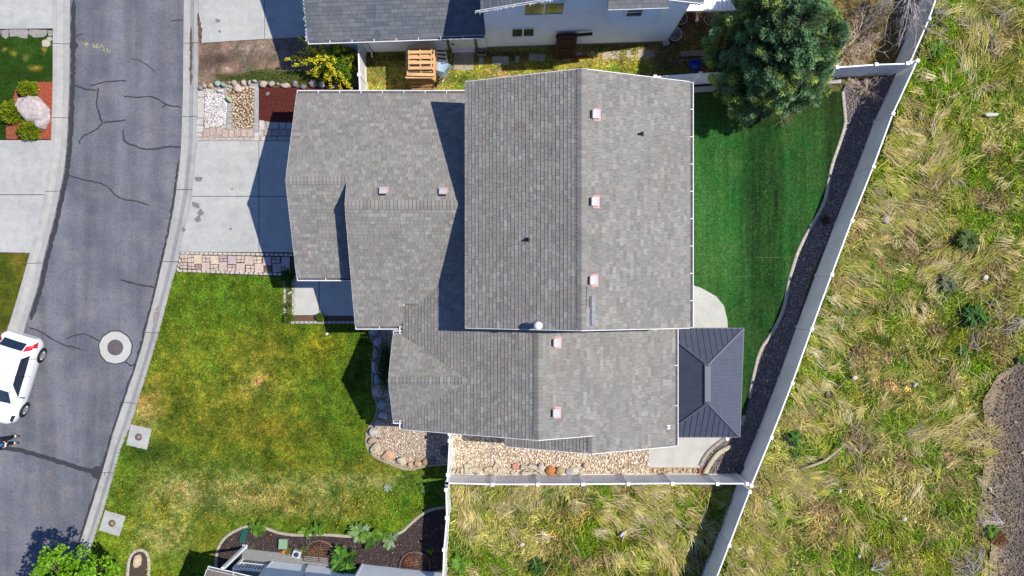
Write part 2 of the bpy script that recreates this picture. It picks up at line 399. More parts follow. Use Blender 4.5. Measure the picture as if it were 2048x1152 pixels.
# manhole in the road
mh = thing('manhole', 'round iron manhole cover in a pale concrete collar set in the road', 'manhole cover')
c = gp(231, 695)
mb = MB(); pts = [(c.x+.70*(1+.010*math.sin(5*t)+.012*math.sin(11*t))*math.cos(t), c.y+.70*(1+.010*math.sin(5*t)+.012*math.sin(11*t))*math.sin(t)) for t in [k*math.pi/24 for k in range(48)]]
mb.prism(pts, -.1, .012); mb.build('collar', M['pale_concrete'], mh)
mb = MB(); mb.prism([(c.x+(p[0]-c.x)*1.07+.0, c.y+(p[1]-c.y)*1.07) for p in pts], -.1, .0065); mb.build('seal_ring', M['sealant'], mh)
iron = mat('cast iron', S(112, 103, 110), .75, metal=0, noise=(25, .2), bump=(60, .6, .01))
MB().lathe((c.x, c.y, 0), [(.35, .0), (.35, .02), (.33, .022)], 28).build('cover', iron, mh)
mb = MB(); mb.box((c.x, c.y, .026), (.30, .035, .012), math.radians(50)); mb.box((c.x+.06, c.y-.05, .026), (.20, .035, .012), math.radians(50)); mb.build('handle', M['rust'], mh)
settle(mh)
# ---------------------------------------------------------------- driveways and slabs
def slab(name, polys, m=None, z=.10, parent=None, piece='slab', kind='structure'):
    r = link(name, None, parent, kind)
    for p in polys: MB().prism(W2(p), -.25, z, inset=0).build(piece, m or M['concrete'], r)
    return r
def kx(y):   # kerb outer x at row y
    for (x0, y0), (x1, y1) in zip(KR_OUT, KR_OUT[1:]):
        if y0 <= y <= y1: return x0+(x1-x0)*(y-y0)/(y1-y0)
slab('driveway', [[(kx(283)+.5, 283), (518.3, 283), (518.3, 392.4), (kx(392)+.5, 392.4)], [(519.7, 283), (640, 283), (640, 392.4), (519.7, 392.4)],
                  [(kx(393)+.5, 393.6), (518.3, 393.6), (518.3, 504.5), (kx(505)+.5, 503.5), (kx(450)+.5, 450)], [(519.7, 393.6), (640, 393.6), (640, 505), (519.7, 504.5)]])
slab('driveway', [[(-60, 281), (105, 281), (98, 335), (91, 389.3), (-60, 389.3)], [(-60, 390.7), (90.5, 390.7), (78, 445), (62, 506), (-60, 503)]])
slab('driveway', [[(-60, -60), (107.5, -60), (107.5, 58), (-60, 60)]])
slab('driveway', [[(399.5, -60), (530, -60), (530, 79), (405, 87), (399.5, 60)], [(531.3, -60), (700, -60), (700, 70), (531.3, 79)]])
slab('walkway', [[(585, 552), (638.6, 552), (638.6, 630), (585, 630)], [(640, 552), (760, 552), (760, 632), (640, 631)]], M['pale_concrete'])
slab('patio', [[(1290, 560), (1375, 568), (1400, 575), (1432, 593), (1447, 612), (1454, 640), (1456, 700), (1290, 700)], [(1290, 701), (1456, 701), (1462, 760), (1470, 830), (1455, 876), (1432, 888), (1412, 905), (1399, 934), (1297, 934), (1297, 800)]], M['pale_concrete'], .08)
# ---------------------------------------------------------------- lawns, turf, fields: sheets with worn and dry patches, plus grass blades
def patched(base, patches, seed, amp=.18, breakup=.55, fine=9.0, gain=1.0):
    base = np.array(base)
    def f(x, y):
        n1 = fbm(x, y, .5, seed); n2 = fbm(x, y, 2.0, seed+11, 3); n3 = fbm(x, y, fine, seed+23, 2); n4 = fbm(x, y, 3.3, seed+31, 3)
        C = np.repeat(base[None, :], len(x), 0)
        for px, py, rx, ry, col, st in patches:
            c = gp(px, py); sx = rx*.022; sy = ry*.022
            d = ((x-c.x)/sx)**2+((y-c.y)/sy)**2
            wgt = np.exp(-d)*st; wgt = np.clip(wgt*(1-breakup+breakup*2*sstep(.3, .7, n2*.6+n3*.4)), 0, 1)[:, None]
            C = C*(1-wgt)+np.array(col)[None, :]*wgt
        b = np.clip(1+amp*2*(n1-.5)+amp*6*(n2-.5)+amp*4*(n3-.5), .3, 2.2)
        hue = np.clip(1+(n4-.5)[:, None]*amp*np.array([[6.0, 2.6, 4.0]]), .35, 2)
        return C*hue*b[:, None]*gain
    return f
G1, G2, OL, YL, BR, ST, DG = S(82, 112, 26), S(70, 98, 22), S(108, 110, 32), S(134, 134, 24), S(136, 116, 52), S(152, 142, 88), S(56, 82, 28)
LAWNF = patched(S(98, 120, 26), [(430, 600, 150, 60, G1, .9), (700, 690, 90, 60, G1, .9), (620, 590, 60, 50, G2, .8), (640, 690, 45, 38, YL, .8), (520, 700, 90, 60, OL, .7), (480, 790, 130, 60, S(126, 118, 44), .45), (520, 765, 30, 24, S(172, 156, 80), .5), (350, 720, 50, 90, OL, .6),
     (300, 800, 35, 40, BR, .8), (560, 860, 160, 50, S(118, 112, 34), .7), (660, 800, 70, 60, G1, .7), (430, 850, 110, 45, OL, .7), (300, 905, 60, 25, DG, .9), (480, 930, 140, 18, DG, .5), (700, 900, 60, 50, G2, .7), (380, 985, 110, 38, ST, .75), (520, 990, 120, 35, ST, .7),
     (640, 1010, 110, 30, S(132, 126, 66), .6), (330, 1070, 60, 40, ST, .6), (420, 1010, 30, 40, DG, .6), (420, 1080, 40, 40, OL, .7), (850, 960, 60, 40, G1, .8), (820, 1010, 50, 35, G1, .8), (700, 960, 120, 16, ST, .5), (780, 925, 60, 14, BR, .6), (600, 1050, 120, 16, G1, .6),
     (260, 1000, 25, 40, G2, .6), (620, 930, 160, 20, OL, .5), (570, 640, 90, 14, G2, .6), (350, 570, 12, 40, G1, .7), (255, 960, 20, 60, G1, .6), (290, 835, 22, 30, S(170, 150, 90), .6)], 3, .20, gain=1.38)
LAWN = W2([(kx(545), 543), (460, 550), (592, 556), (592, 646), (700, 648), (735, 648), (738, 660), (741.7, 673), (751, 693), (744.4, 732), (746, 765), (744, 784), (754, 804), (755.5, 820), (747, 843), (736, 857), (732, 884), (736, 898), (750, 914), (778, 926), (805, 937), (825, 939), (839, 934), (860, 931), (905, 930), (905, 1180), (150, 1180), (170, 1152), (187.5, 1084), (213.5, 1005), (245, 891), (262.5, 852), (300, 730), (318, 670), (342, 579)])
und = lambda x, y: .05*(fbm(x, y, .3, 91, 2)-.5)
MBED = W2([(432, 1200), (433, 1110), (440, 1088), (455, 1070), (480, 1056), (500, 1050), (530, 1054), (560, 1066), (600, 1070), (640, 1067), (700, 1072), (760, 1074), (802, 1066), (820, 1048), (845, 1026), (868, 1016), (900, 1013), (900, 1200)])
EXCL = [MBED, W2([(256, 1200), (260, 1112), (271, 1101), (285, 1098), (296, 1104), (300, 1200)]), W2([(264, 850), (304, 858), (297, 896), (255, 886)]), W2([(212, 1022), (252, 1032), (242, 1068), (203, 1060)])]
def lawn(name, poly, fn, z, step, dens, ln, wd, seed, bladek=1.15):
    def inside(x, y): return np.any([inpoly(x, y, e) for e in EXCL], 0)
    gridmesh(name, poly, z, step, fn, M['turf'], lambda x, y: und(x, y)-.07*inside(x, y), kind='structure')
    rs = np.random.RandomState(seed); n = int(area(poly)*dens); x, y = samp(poly, n, rs); k_ = ~inside(x, y); x = x[k_]; y = y[k_]; n = len(x)
    a = rs.rand(n)*6.283+3*fbm(x, y, .8, seed); t = rs.uniform(.3, 1.1, n)
    D = np.stack([np.cos(a)*np.cos(t), np.sin(a)*np.cos(t), np.sin(t)], 1)
    C = fn(x, y)*bladek*np.clip(rs.lognormal(-.05, .52, n), .3, 2.5)[:, None]
    C = C*(1+rs.uniform(-.12, .12, (n, 3)))
    V, F, Cc = blades(np.stack([x, y, z+und(x, y)-.005], 1), D, ln*rs.uniform(.6, 1.5, n), wd*rs.uniform(.7, 1.4, n), C)
    npmesh('grass', V, F, Cc, M['grass'], kind='stuff')
lawn('lawn', LAWN, LAWNF, .07, .06, 800, .085, .021, 1)
LF = patched(S(48, 80, 18), [(60, 100, 60, 20, S(56, 88, 24), .7), (72, 138, 10, 5, S(190, 160, 60), 1.0), (90, 100, 4, 6, S(180, 150, 70), .9), (12, 100, 6, 4, S(170, 150, 70), .9), (28, 108, 6, 4, S(165, 155, 60), .9), (52, 115, 5, 7, S(130, 135, 60), .9), (20, 250, 20, 40, S(36, 62, 12), .8), (60, 150, 60, 14, S(38, 66, 16), .7)], 21, .12)
lawn('lawn', W2([(-60, 70), (107, 68), (107, 167), (38, 167), (22, 215), (15, 278), (-60, 279)]), LF, .08, .05, 700, .05, .011, 2)
LF2 = patched(S(96, 104, 28), [(20, 540, 30, 30, S(78, 92, 22), .8), (45, 520, 20, 40, S(112, 108, 36), .8)], 22, .14)
lawn('lawn', W2([(-60, 505), (61, 507), (42, 579), (24, 640), (8, 662), (-60, 662)]), LF2, .08, .05, 800, .06, .012, 3)
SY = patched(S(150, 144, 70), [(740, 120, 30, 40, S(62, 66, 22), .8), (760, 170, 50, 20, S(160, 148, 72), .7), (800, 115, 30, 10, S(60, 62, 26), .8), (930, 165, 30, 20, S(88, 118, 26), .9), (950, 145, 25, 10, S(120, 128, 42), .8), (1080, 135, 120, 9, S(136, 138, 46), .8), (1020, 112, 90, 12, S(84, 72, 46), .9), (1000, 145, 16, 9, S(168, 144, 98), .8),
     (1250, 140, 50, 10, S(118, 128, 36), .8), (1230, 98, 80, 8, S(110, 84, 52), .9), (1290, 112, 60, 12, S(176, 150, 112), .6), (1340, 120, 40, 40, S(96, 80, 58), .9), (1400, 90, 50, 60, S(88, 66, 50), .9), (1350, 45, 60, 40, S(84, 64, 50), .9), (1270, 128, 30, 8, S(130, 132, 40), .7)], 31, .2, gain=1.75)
SIDEYARD = W2([(726, 99), (820, 97), (975, 91), (1340, 82), (1385, 10), (1470, 0), (1470, 152), (1310, 158), (1180, 160), (930, 200), (726, 200)])
lawn('side_yard', SIDEYARD, SY, .03, .05, 650, .09, .024, 4)
# strip of dirt between the two driveways
DIRT = W2([(399, 60), (420, 80), (530, 74), (731, 60), (731, 190), (600, 186), (520, 170), (396, 172)])
DF = patched(S(142, 122, 104), [(415, 130, 22, 18, S(98, 76, 70), .8), (440, 118, 30, 14, S(88, 72, 64), .8), (500, 98, 45, 10, S(176, 152, 136), .9), (600, 95, 60, 20, S(130, 112, 105), .8), (470, 150, 24, 14, S(112, 100, 72), .6), (455, 140, 10, 6, S(176, 150, 136), .8), (418, 142, 12, 10, S(170, 145, 132), .7)], 41, .16)
gridmesh('dirt', DIRT, .045, .05, DF, M['earth'], lambda x, y: .05*(fbm(x, y, 2.5, 5)-.5), kind='structure')
def tufts(name, poly, n, ln, wd, cols, seed, z=.04, lean=(.4, 1.3), group=None):
    rs = np.random.RandomState(seed); x, y = samp(poly, n, rs); n = len(x); a = rs.rand(n)*6.283; t = rs.uniform(*lean, n)
    D = np.stack([np.cos(a)*np.cos(t), np.sin(a)*np.cos(t), np.sin(t)], 1); ci = rs.randint(0, len(cols), n)
    C = np.array(cols)[ci]*rs.uniform(.7, 1.25, n)[:, None]
    V, F, Cc = blades(np.stack([x, y, 0*x+z], 1), D, ln*rs.uniform(.5, 1.4, n), wd*rs.uniform(.6, 1.3, n), C)
    return npmesh(name, V, F, Cc, M['grass'], kind='stuff')
tufts('grass', W2([(470, 155), (520, 140), (640, 146), (690, 150), (690, 170), (600, 172), (520, 163), (480, 162)]), 2600, .17, .016, [S(96, 130, 30), S(70, 110, 24), S(120, 140, 40)], 5)
tufts('grass', W2([(435, 150), (480, 150), (480, 163), (435, 163)]), 250, .14, .016, [S(120, 130, 50), S(96, 116, 34)], 6)
# artificial turf
TURFP = [(1350, 184), (1684, 184), (1689, 234), (1690, 250), (1674, 299), (1663.6, 327), (1657, 358), (1650.6, 397), (1637.6, 426), (1616.7, 460), (1596, 499), (1583, 540), (1576, 566), (1570, 607), (1557, 641), (1540, 672), (1519, 699), (1506.7, 747.5), (1498, 796), (1489, 831), (1470, 850), (1350, 860)]
def turff(x, y):
    s_ = .10*np.sign(np.sin((x-7.9)/.62))*sstep(0, .3, np.abs(np.sin((x-7.9)/.62)))+.10*np.tanh((10.35-x)*6)
    base = np.array(S(52, 98, 42))[None, :]*(1+2.0*s_+.5*(fbm(x, y, .6, 61)-.5)+.5*(fbm(x, y, 9, 62, 2)-.5)+.5*(vnoise(x*1.0, y*.06, 10, 63)-.5))[:, None]
    base = base*(1+(fbm(x, y, 1.3, 64)-.5)[:, None]*np.array([[1.4, .2, .6]]))
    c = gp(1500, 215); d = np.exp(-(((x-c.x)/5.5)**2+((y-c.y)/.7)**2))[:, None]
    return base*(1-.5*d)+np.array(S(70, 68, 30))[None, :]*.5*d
gridmesh('turf_lawn', W2(TURFP), .06, .05, turff, M['turf'], kind='structure')
rs = np.random.RandomState(8); tp = W2(TURFP); x, y = samp(tp, int(area(tp)*900), rs); n = len(x); a = rs.normal(1.57, .9, n); t = rs.uniform(.5, 1.3, n)
V, F, Cc = blades(np.stack([x, y, 0*x+.058], 1), np.stack([np.cos(a)*np.cos(t), np.sin(a)*np.cos(t), np.sin(t)], 1), .04*rs.uniform(.6, 1.4, n), .010*rs.uniform(.7, 1.3, n), turff(x, y)*rs.uniform(.75, 1.4, n)[:, None])
npmesh('turf_fibres', V, F, Cc, M['grass'], kind='stuff')
mb = MB()
for p in ([(1508, 516), (1540, 515), (1588, 514)], [(1450, 555), (1480, 553), (1508, 552)]): ribbon(mb, p, .02, .105, S(84, 118, 66), .7, 3, .1)
mb.build('turf_seam', M['attr'], kind='structure')
# bright specks lying on the turf
rs = np.random.RandomState(9); x, y = samp(W2([(1390, 260), (1670, 300), (1600, 480), (1500, 650), (1390, 560)]), 80, rs); n = len(x); a = rs.rand(n)*6.28
V, F, Cc = leaves(np.stack([x, y, 0*x+.11], 1), np.stack([np.cos(a), np.sin(a), 0*a], 1), np.tile([0, 0, 1.0], (n, 1)), rs.uniform(.03, .07, n), rs.uniform(.02, .04, n), np.array([S(150, 165, 110)]*n)*rs.uniform(.6, 1.1, n)[:, None])
npmesh('leaf_litter', V, F, Cc, M['attr'], kind='stuff')
# wild field
FG = W2([(2110, 720), (2030, 735), (2000, 760), (1985, 800), (1978, 870), (1985, 930), (1970, 980), (1975, 1030), (1995, 1080), (1990, 1120), (1998, 1200), (2110, 1200)])
FIELD = W2([(1890, -60), (1832, 130), (1650, 585), (1497, 985), (1415, 1200), (2110, 1200), (2110, -60)])
FIELD2 = W2([(897, 962), (1500, 962), (1495, 990), (1410, 1200), (880, 1200), (888, 1090)])
GN, YG, STR_, BRN, DK = S(78, 100, 30), S(128, 128, 42), S(186, 168, 112), S(138, 114, 84), S(54, 60, 28)
FP = [(1720, 450, 90, 90, GN, .6), (1850, 60, 70, 50, S(92, 124, 24), .7), (1830, 200, 60, 60, S(110, 136, 28), .6), (1900, 60, 120, 70, GN, .6), (1880, 150, 60, 60, S(96, 122, 28), .8), (1990, 90, 60, 50, BRN, .5), (2000, 200, 50, 30, BRN, .8), (1950, 330, 70, 60, GN, .6), (1800, 330, 60, 60, YG, .8), (1790, 270, 30, 30, STR_, .7), (1850, 420, 60, 40, GN, .6), (1780, 500, 60, 40, BRN, .7), (1880, 520, 60, 50, BRN, .8), (2000, 450, 60, 60, GN, .7),
      (1720, 600, 30, 40, GN, .8), (1830, 600, 60, 40, BRN, .6), (1900, 590, 60, 40, S(148, 148, 98), .7), (1700, 700, 60, 50, BRN, .5), (1900, 700, 70, 60, YG, .8), (1800, 720, 60, 50, BRN, .6), (1650, 740, 30, 30, GN, .6), (1850, 780, 90, 60, S(166, 148, 92), .7), (1760, 760, 40, 30, BRN, .7), (1760, 560, 60, 40, S(150, 130, 92), .7), (1720, 1000, 120, 60, S(132, 122, 66), .6), (1560, 1030, 40, 60, S(150, 128, 80), .6), (1970, 690, 30, 40, GN, .6), (1720, 870, 60, 40, S(150, 128, 106), .7), (1650, 870, 40, 30, YG, .7),
      (1800, 940, 120, 60, S(132, 130, 66), .7), (1900, 900, 60, 50, S(150, 124, 100), .6), (1620, 960, 60, 60, BRN, .7), (1880, 1030, 60, 60, GN, .7), (1640, 1060, 60, 60, BRN, .6), (1800, 1060, 60, 40, S(110, 122, 40), .7), (1960, 960, 30, 120, GN, .7), (1700, 1130, 80, 40, GN, .6), (1580, 1120, 60, 50, STR_, .5), (1880, 1110, 80, 40, YG, .6)]
FP2 = [(930, 1000, 30, 60, STR_, .8), (1000, 990, 80, 20, GN, .8), (1090, 990, 60, 14, S(74, 108, 30), .9), (1150, 1020, 80, 30, BRN, .6), (1250, 1000, 70, 30, GN, .7), (1130, 1060, 50, 30, S(168, 120, 62), .6), (1200, 1080, 90, 50, S(120, 118, 34), .8), (1330, 1020, 70, 60, YG, .7), (1060, 1100, 80, 40, BRN, .5), (930, 1110, 30, 40, S(84, 116, 40), .9), (1080, 1125, 60, 20, DK, .7), (1400, 1040, 50, 70, GN, .8), (1330, 1110, 70, 40, YG, .8), (1420, 980, 50, 20, GN, .9)]
FFa = patched(S(122, 136, 38), FP, 71, .26, .6, 5.0); FF2a = patched(S(116, 132, 38), FP2, 72, .26, .6, 5.0)
def zones(f, seed):
    """patchy cover: fresh green, yellow green, straw and bare brown soil in irregular drifts"""
    def g(x, y):
        a = fbm(x, y, .55, seed, 4); b = fbm(x, y, .8, seed+5, 4); C = f(x, y)
        st = sstep(.55, .64, a)[:, None]*.55; gr = sstep(.50, .60, b)[:, None]*.75; so = sstep(.60, .66, fbm(x, y, .9, seed+9, 4))[:, None]*.75
        C = C*(1-gr)+np.array(S(104, 138, 24))[None]*gr; C = C*(1-st)+np.array(S(190, 172, 108))[None]*st; return C*(1-so)+np.array(S(146, 120, 92))[None]*so
    return g
FF = zones(FFa, 171); FF2 = zones(FF2a, 172)
fh = lambda x, y: .22*(fbm(x, y, .55, 81, 3)-.5)
STRAW = np.array([S(230, 212, 146), S(216, 198, 128), S(224, 212, 172), S(208, 186, 116), S(200, 190, 140)])
def field(poly, fn, seed, dens, combs, nb):
    gridmesh('field', poly, .04, .06, lambda x, y: fn(x, y)*.50, M['earth'], fh, kind='structure')  # ground colour darkened to paint shade into the gaps between blades
    rs = np.random.RandomState(seed); n = int(area(poly)*dens); x, y = samp(poly, n, rs)
    cl = fbm(x, y, 1.6, seed+2, 3); k = (rs.rand(len(x)) < .30+1.2*sstep(.35, .65, cl)) & ~inpoly(x, y, FG); x = x[k]; y = y[k]; n = len(x)
    ang = 14*fbm(x, y, .38, seed+5, 2)+rs.normal(0, .9, n); t = np.clip(rs.normal(.55, .35, n), .05, 1.4)
    D = np.stack([np.cos(ang)*np.cos(t), np.sin(ang)*np.cos(t), np.sin(t)], 1)
    u = rs.rand(n); dry = sstep(.40, .62, fbm(x, y, .9, seed+7, 4)); C = fn(x, y)*1.95
    green = np.array([S(106, 142, 18), S(130, 152, 24), S(84, 124, 26), S(152, 158, 34)])[rs.randint(0, 4, n)]*1.7
    gr = sstep(.35, .65, fbm(x, y, .35, seed+3, 3)); C = np.where((u > .84-.30*gr+.2*dry)[:, None], green*.5+C*.5, C)*np.clip(rs.lognormal(-.08, .55, n), .25, 2.4)[:, None]
    C = np.where((u < .07*dry)[:, None], STRAW[rs.randint(0, 5, n)]*1.2, C)
    L = .21*rs.lognormal(0, .4, n)
    V, F, Cc = blades(np.stack([x, y, .04+fh(x, y)-.01], 1), D, np.clip(L, .1, .8), .024*rs.uniform(.6, 1.35, n), C, .3, C*1.1)
    npmesh('wild_grass', V, F, Cc, M['grass'], kind='stuff')
    # single long pale stems
    m_ = int(nb*2); x, y = samp(poly, m_, rs); k = ~inpoly(x, y, FG); x = x[k]; y = y[k]; n = len(x); ang = 12*fbm(x, y, .3, seed+15, 2)+rs.normal(0, .8, n); t = rs.uniform(.0, .4, n)
    V, F, Cc = blades(np.stack([x, y, .16+fh(x, y)+rs.uniform(0, .1, n)], 1), np.stack([np.cos(ang)*np.cos(t), np.sin(ang)*np.cos(t), np.sin(t)], 1), rs.uniform(.35, 1.0, n), rs.uniform(.012, .024, n), STRAW[rs.randint(0, 5, n)]*rs.uniform(.9, 1.5, n)[:, None], .15)
    npmesh('straw_stems', V, F, Cc, M['grass'], kind='stuff')
    # fallen tussocks of straw: bundles of long stems combed one way
    bx, by = samp(poly, nb*2, rs); k = rs.rand(len(bx)) < .15+1.3*sstep(.42, .6, fbm(bx, by, .7, seed+9, 3)); bx = bx[k][:nb]; by = by[k][:nb]
    ba = 16*fbm(bx, by, .33, seed+5, 2)
    for px, py, rx, ry, da in combs:
        c = gp(px, py); m_ = 34; bx = np.r_[bx, rs.normal(c.x, rx*.016, m_)]; by = np.r_[by, rs.normal(c.y, ry*.014, m_)]; ba = np.r_[ba, rs.normal(da, .22, m_)]
    ok = inpoly(bx, by, poly) & ~inpoly(bx, by, FG); bx = bx[ok]; by = by[ok]; ba = ba[ok]
    m_ = rs.randint(12, 36, len(bx)); I = np.repeat(np.arange(len(bx)), m_); n = len(I)
    spread = rs.uniform(.10, .42, len(bx))[I]; sz = rs.uniform(.35, .85, len(bx))[I]; tone = rs.uniform(.55, 1.25, len(bx))[I]; cc = STRAW[rs.randint(0, 5, len(bx))][I]*.7+STRAW[rs.randint(0, 5, n)]*.3
    gy = (rs.rand(len(bx)) < .42)[I][:, None]; cc = np.where(gy, cc*np.array([[.70, .82, .34]]), cc)
    a = ba[I]+rs.normal(0, 1, n)*spread; t = np.clip(rs.normal(.22, .16, n), .0, .8); off = rs.normal(0, .10, (n, 2))
    X = bx[I]+off[:, 0]; Y = by[I]+off[:, 1]
    V, F, Cc = blades(np.stack([X, Y, .08+fh(X, Y)+rs.uniform(0, .10, n)], 1), np.stack([np.cos(a)*np.cos(t), np.sin(a)*np.cos(t), np.sin(t)], 1), sz*rs.uniform(.5, 1.2, n), .019*rs.uniform(.6, 1.4, n), cc*(tone*rs.uniform(.7, 1.25, n))[:, None]*1.35, .25)
    npmesh('dry_straw', V, F, Cc, M['grass'], kind='stuff')
cb = [(1790, 285, 26, 50, -.5), (1770, 380, 30, 60, -.4), (1730, 470, 30, 60, -.6), (1690, 540, 40, 60, -.5), (1640, 660, 40, 50, -.6), (1600, 800, 34, 60, -.7), (1560, 940, 40, 50, -.5), (1590, 960, 40, 30, .1), (1520, 1080, 40, 60, -.8), (1480, 1130, 40, 50, -.9), (1900, 540, 60, 40, .5), (1870, 330, 50, 40, .9), (1950, 100, 30, 60, 1.7), (1835, 420, 50, 40, -.6), (1900, 860, 80, 50, .5)]
field(FIELD, FF, 11, 850, cb, 330)
field(FIELD2, FF2, 12, 850, [(935, 1010, 16, 50, -1.55), (1350, 1030, 80, 50, -.6), (1300, 1000, 60, 30, -.5), (1000, 1000, 40, 30, .9), (1080, 990, 30, 20, 1.2), (1340, 1110, 60, 40, -1.0), (1230, 1020, 40, 30, -.4)], 75)
# corner of yard beyond the north fence
YC = W2([(1460, -60), (1890, -60), (1800, 150), (1640, 168), (1460, 175)])
YF = patched(S(128, 108, 66), [(1680, 60, 60, 60, S(124, 112, 54), .8), (1720, 100, 40, 30, S(138, 104, 74), .9), (1740, 30, 50, 40, S(78, 66, 50), .8), (1660, 130, 30, 40, S(116, 112, 50), .7), (1440, 100, 60, 60, S(80, 62, 46), .9)], 73, .28, gain=1.2)
gridmesh('back_yard', YC, .03, .06, YF, M['earth'], fh, kind='structure')
tufts('grass', W2([(1640, 0), (1800, 0), (1790, 130), (1650, 140)]), 5200, .26, .013, [S(206, 180, 134), S(180, 168, 76), S(150, 146, 56), S(216, 192, 148)], 14, .05, (.05, .9))
# dark gravel on the far side of the field
def pebbles(name, poly, n, size, cols, seed, m, z=.0, zs=.55, kind='stuff', parent=None, big=None, var=.3):
    rs = np.random.RandomState(seed); V0, F0 = ico(1); V0 = V0[:]
    if size < .075: V0, F0 = OCT
    x, y = samp(poly, n, rs); n = len(x); nv = len(V0)
    s_ = size*rs.lognormal(0, var, n); el = rs.uniform(.65, 1.35, n); a = rs.rand(n)*6.283
    R = 1+.25*(rs.rand(n, nv)-.5)
    P = V0[None]*R[:, :, None]; X = P[:, :, 0]*(s_*el/2)[:, None]; Y = P[:, :, 1]*(s_/el/2)[:, None]; Z = P[:, :, 2]*(s_*zs/2)[:, None]
    ca = np.cos(a)[:, None]; sa = np.sin(a)[:, None]
    V = np.stack([x[:, None]+X*ca-Y*sa, y[:, None]+X*sa+Y*ca, z+Z+(s_*zs*.25*rs.uniform(0, 2.2, n))[:, None]], 2).reshape(-1, 3)
    F = (np.arange(n)*nv)[:, None, None]+np.array(F0)[None]; F = F.reshape(-1, 3)
    C = np.array(cols)[rs.randint(0, len(cols), n)]*rs.uniform(.7, 1.25, n)[:, None]
    return npmesh(name, V, F, np.repeat(C, nv, 0), m, parent, kind)
OCT = (np.array([(1, 0, 0), (.3, .95, 0), (-.8, .6, 0), (-.8, -.6, 0), (.3, -.95, 0), (.1, 0, 1), (0, .1, -1)]), [[0, 1, 5], [1, 2, 5], [2, 3, 5], [3, 4, 5], [4, 0, 5], [1, 0, 6], [2, 1, 6], [3, 2, 6], [4, 3, 6], [0, 4, 6]])
def fgc(x, y):
    e = sstep(21.0, 22.4, x+1.2*(fbm(x, y, 1.2, 7)-.5))[:, None]; return (np.array(S(168, 148, 122))[None]*(1-e)+np.array(S(124, 112, 104))[None]*e)*(1+.7*(fbm(x, y, 2, 3)-.5))[:, None]
gridmesh('gravel_path', W2([(x_-8*math.sin(y_*.05), y_) for x_, y_ in [(2110, 700), (2030, 722), (1990, 750), (1968, 800), (1962, 870), (1968, 930), (1952, 980), (1958, 1030), (1975, 1080), (1970, 1120), (1978, 1200), (2110, 1200)]]), .155, .05, fgc, M['earth'], lambda x, y: .06*(fbm(x, y, 1.5, 4)-.5), kind='structure')
pebbles('gravel', FG, 9000, .042, [S(132, 120, 114), S(162, 146, 130), S(108, 98, 98), S(200, 182, 156), S(146, 132, 122)], 15, M['stone'], .185)
pebbles('gravel', W2([(2110, 715), (2030, 730), (1985, 770), (1968, 830), (1972, 930), (1958, 1000), (1978, 1080), (1985, 1200), (2110, 1200)]), 300, .07, [S(196, 176, 150), S(170, 150, 130), S(150, 140, 140)], 16, M['stone'], .19)
# ---------------------------------------------------------------- beds, edging, stones, pavers
def bed(name, pts, z, col, m='earth', amp=.35):
    MB().prism(W2(pts), -.2, z, col).build(name, M[m], kind='structure')
def edging(pts, name, label_parts=None, w=.13, z=.11, col=S(198, 190, 176), seg=.9, close=False):
    r = link(name, None, kind='structure'); P = resample(smooth_poly(W2(pts), 2, close), .15); step = max(2, int(seg/.15)); rnd = random.Random(len(pts))
    i = 0
    while i < len(P)-1:
        q = P[i:i+step+1]
        if len(q) < 2: break
        L = []; R = []; n = len(q)
        for j, p in enumerate(q):
            g0 = P[max(0, i+j-1)]; g1 = P[min(len(P)-1, i+j+1)]; d = (g1-g0).normalized(); s_ = Vector((-d.y, d.x, 0))
            e = d*(.006 if j == 0 else (-.006 if j == n-1 else 0)); L.append(p+s_*w/2+e); R.append(p-s_*w/2+e)
        vs = []
        for l_, r_ in zip(L, R):
            m1 = l_.lerp(r_, .2); m2 = l_.lerp(r_, .8)
            vs += [(l_.x, l_.y, -.05), (l_.x, l_.y, z*.8), (m1.x, m1.y, z), (m2.x, m2.y, z), (r_.x, r_.y, z*.8), (r_.x, r_.y, -.05)]
        fs = [(a*6+b, a*6+b+1, (a+1)*6+b+1, (a+1)*6+b) for a in range(n-1) for b in range(5)]+[tuple(range(6))[::-1], tuple(range((n-1)*6, n*6))]
        MB().add(vs, fs, jit(col, .06)).build('edging_piece', M['stone'], r); i += step
    return r
WB = [(737.5, 652), (737.5, 658), (741.7, 673), (751, 693), (744.4, 732), (746, 765), (744, 784), (754, 804), (755.5, 820), (747, 843), (736, 857), (732, 884), (736, 898), (750, 914), (778, 926), (805, 937), (825, 939), (839, 934), (860, 930), (895, 928)]
bed('gravel_bed', WB+[(898, 860), (810, 850), (810, 652)], .07, S(176, 164, 146))
edging(WB, 'bed_edging', w=.10, col=S(186, 176, 150))
TAN = [tuple(min(.92, q*1.45) for q in c) for c in (S(232, 216, 194), S(218, 200, 176), S(240, 228, 210), S(208, 188, 166), S(228, 210, 192), S(196, 178, 162))]
PALE = [tuple(min(.92, q*1.45) for q in c) for c in (S(224, 206, 184), S(206, 186, 164), S(234, 220, 200), S(196, 174, 154), S(214, 190, 170), S(176, 152, 138))]
pebbles('gravel', W2([(752, 655), (812, 655), (812, 846), (896, 862), (896, 925), (850, 926), (822, 934), (790, 928), (742, 906), (737, 884), (750, 848), (760, 820), (758, 800), (750, 780), (752, 730), (757, 693)]), 8000, .050, PALE, 21, M['stone'], .07)
bed('gravel_bed', [(897, 862), (1297, 862), (1297, 934), (1400, 934), (1400, 951), (897, 951)], .06, S(196, 168, 132))
pebbles('gravel', W2([(899, 864), (1296, 864), (1296, 950), (899, 950)]), 8200, .068, TAN, 22, M['stone'], .06)
BLG = [(1692, 166), (1790, 150)]+[(1620, 560), (1492, 950), (1380, 950)]+[(1399, 936), (1412, 908), (1440, 884), (1480, 845)]+[p for p in TURFP[::-1] if p[0] > 1485 and p[1] < 835]
bed('gravel_strip', BLG, .045, S(136, 130, 134))
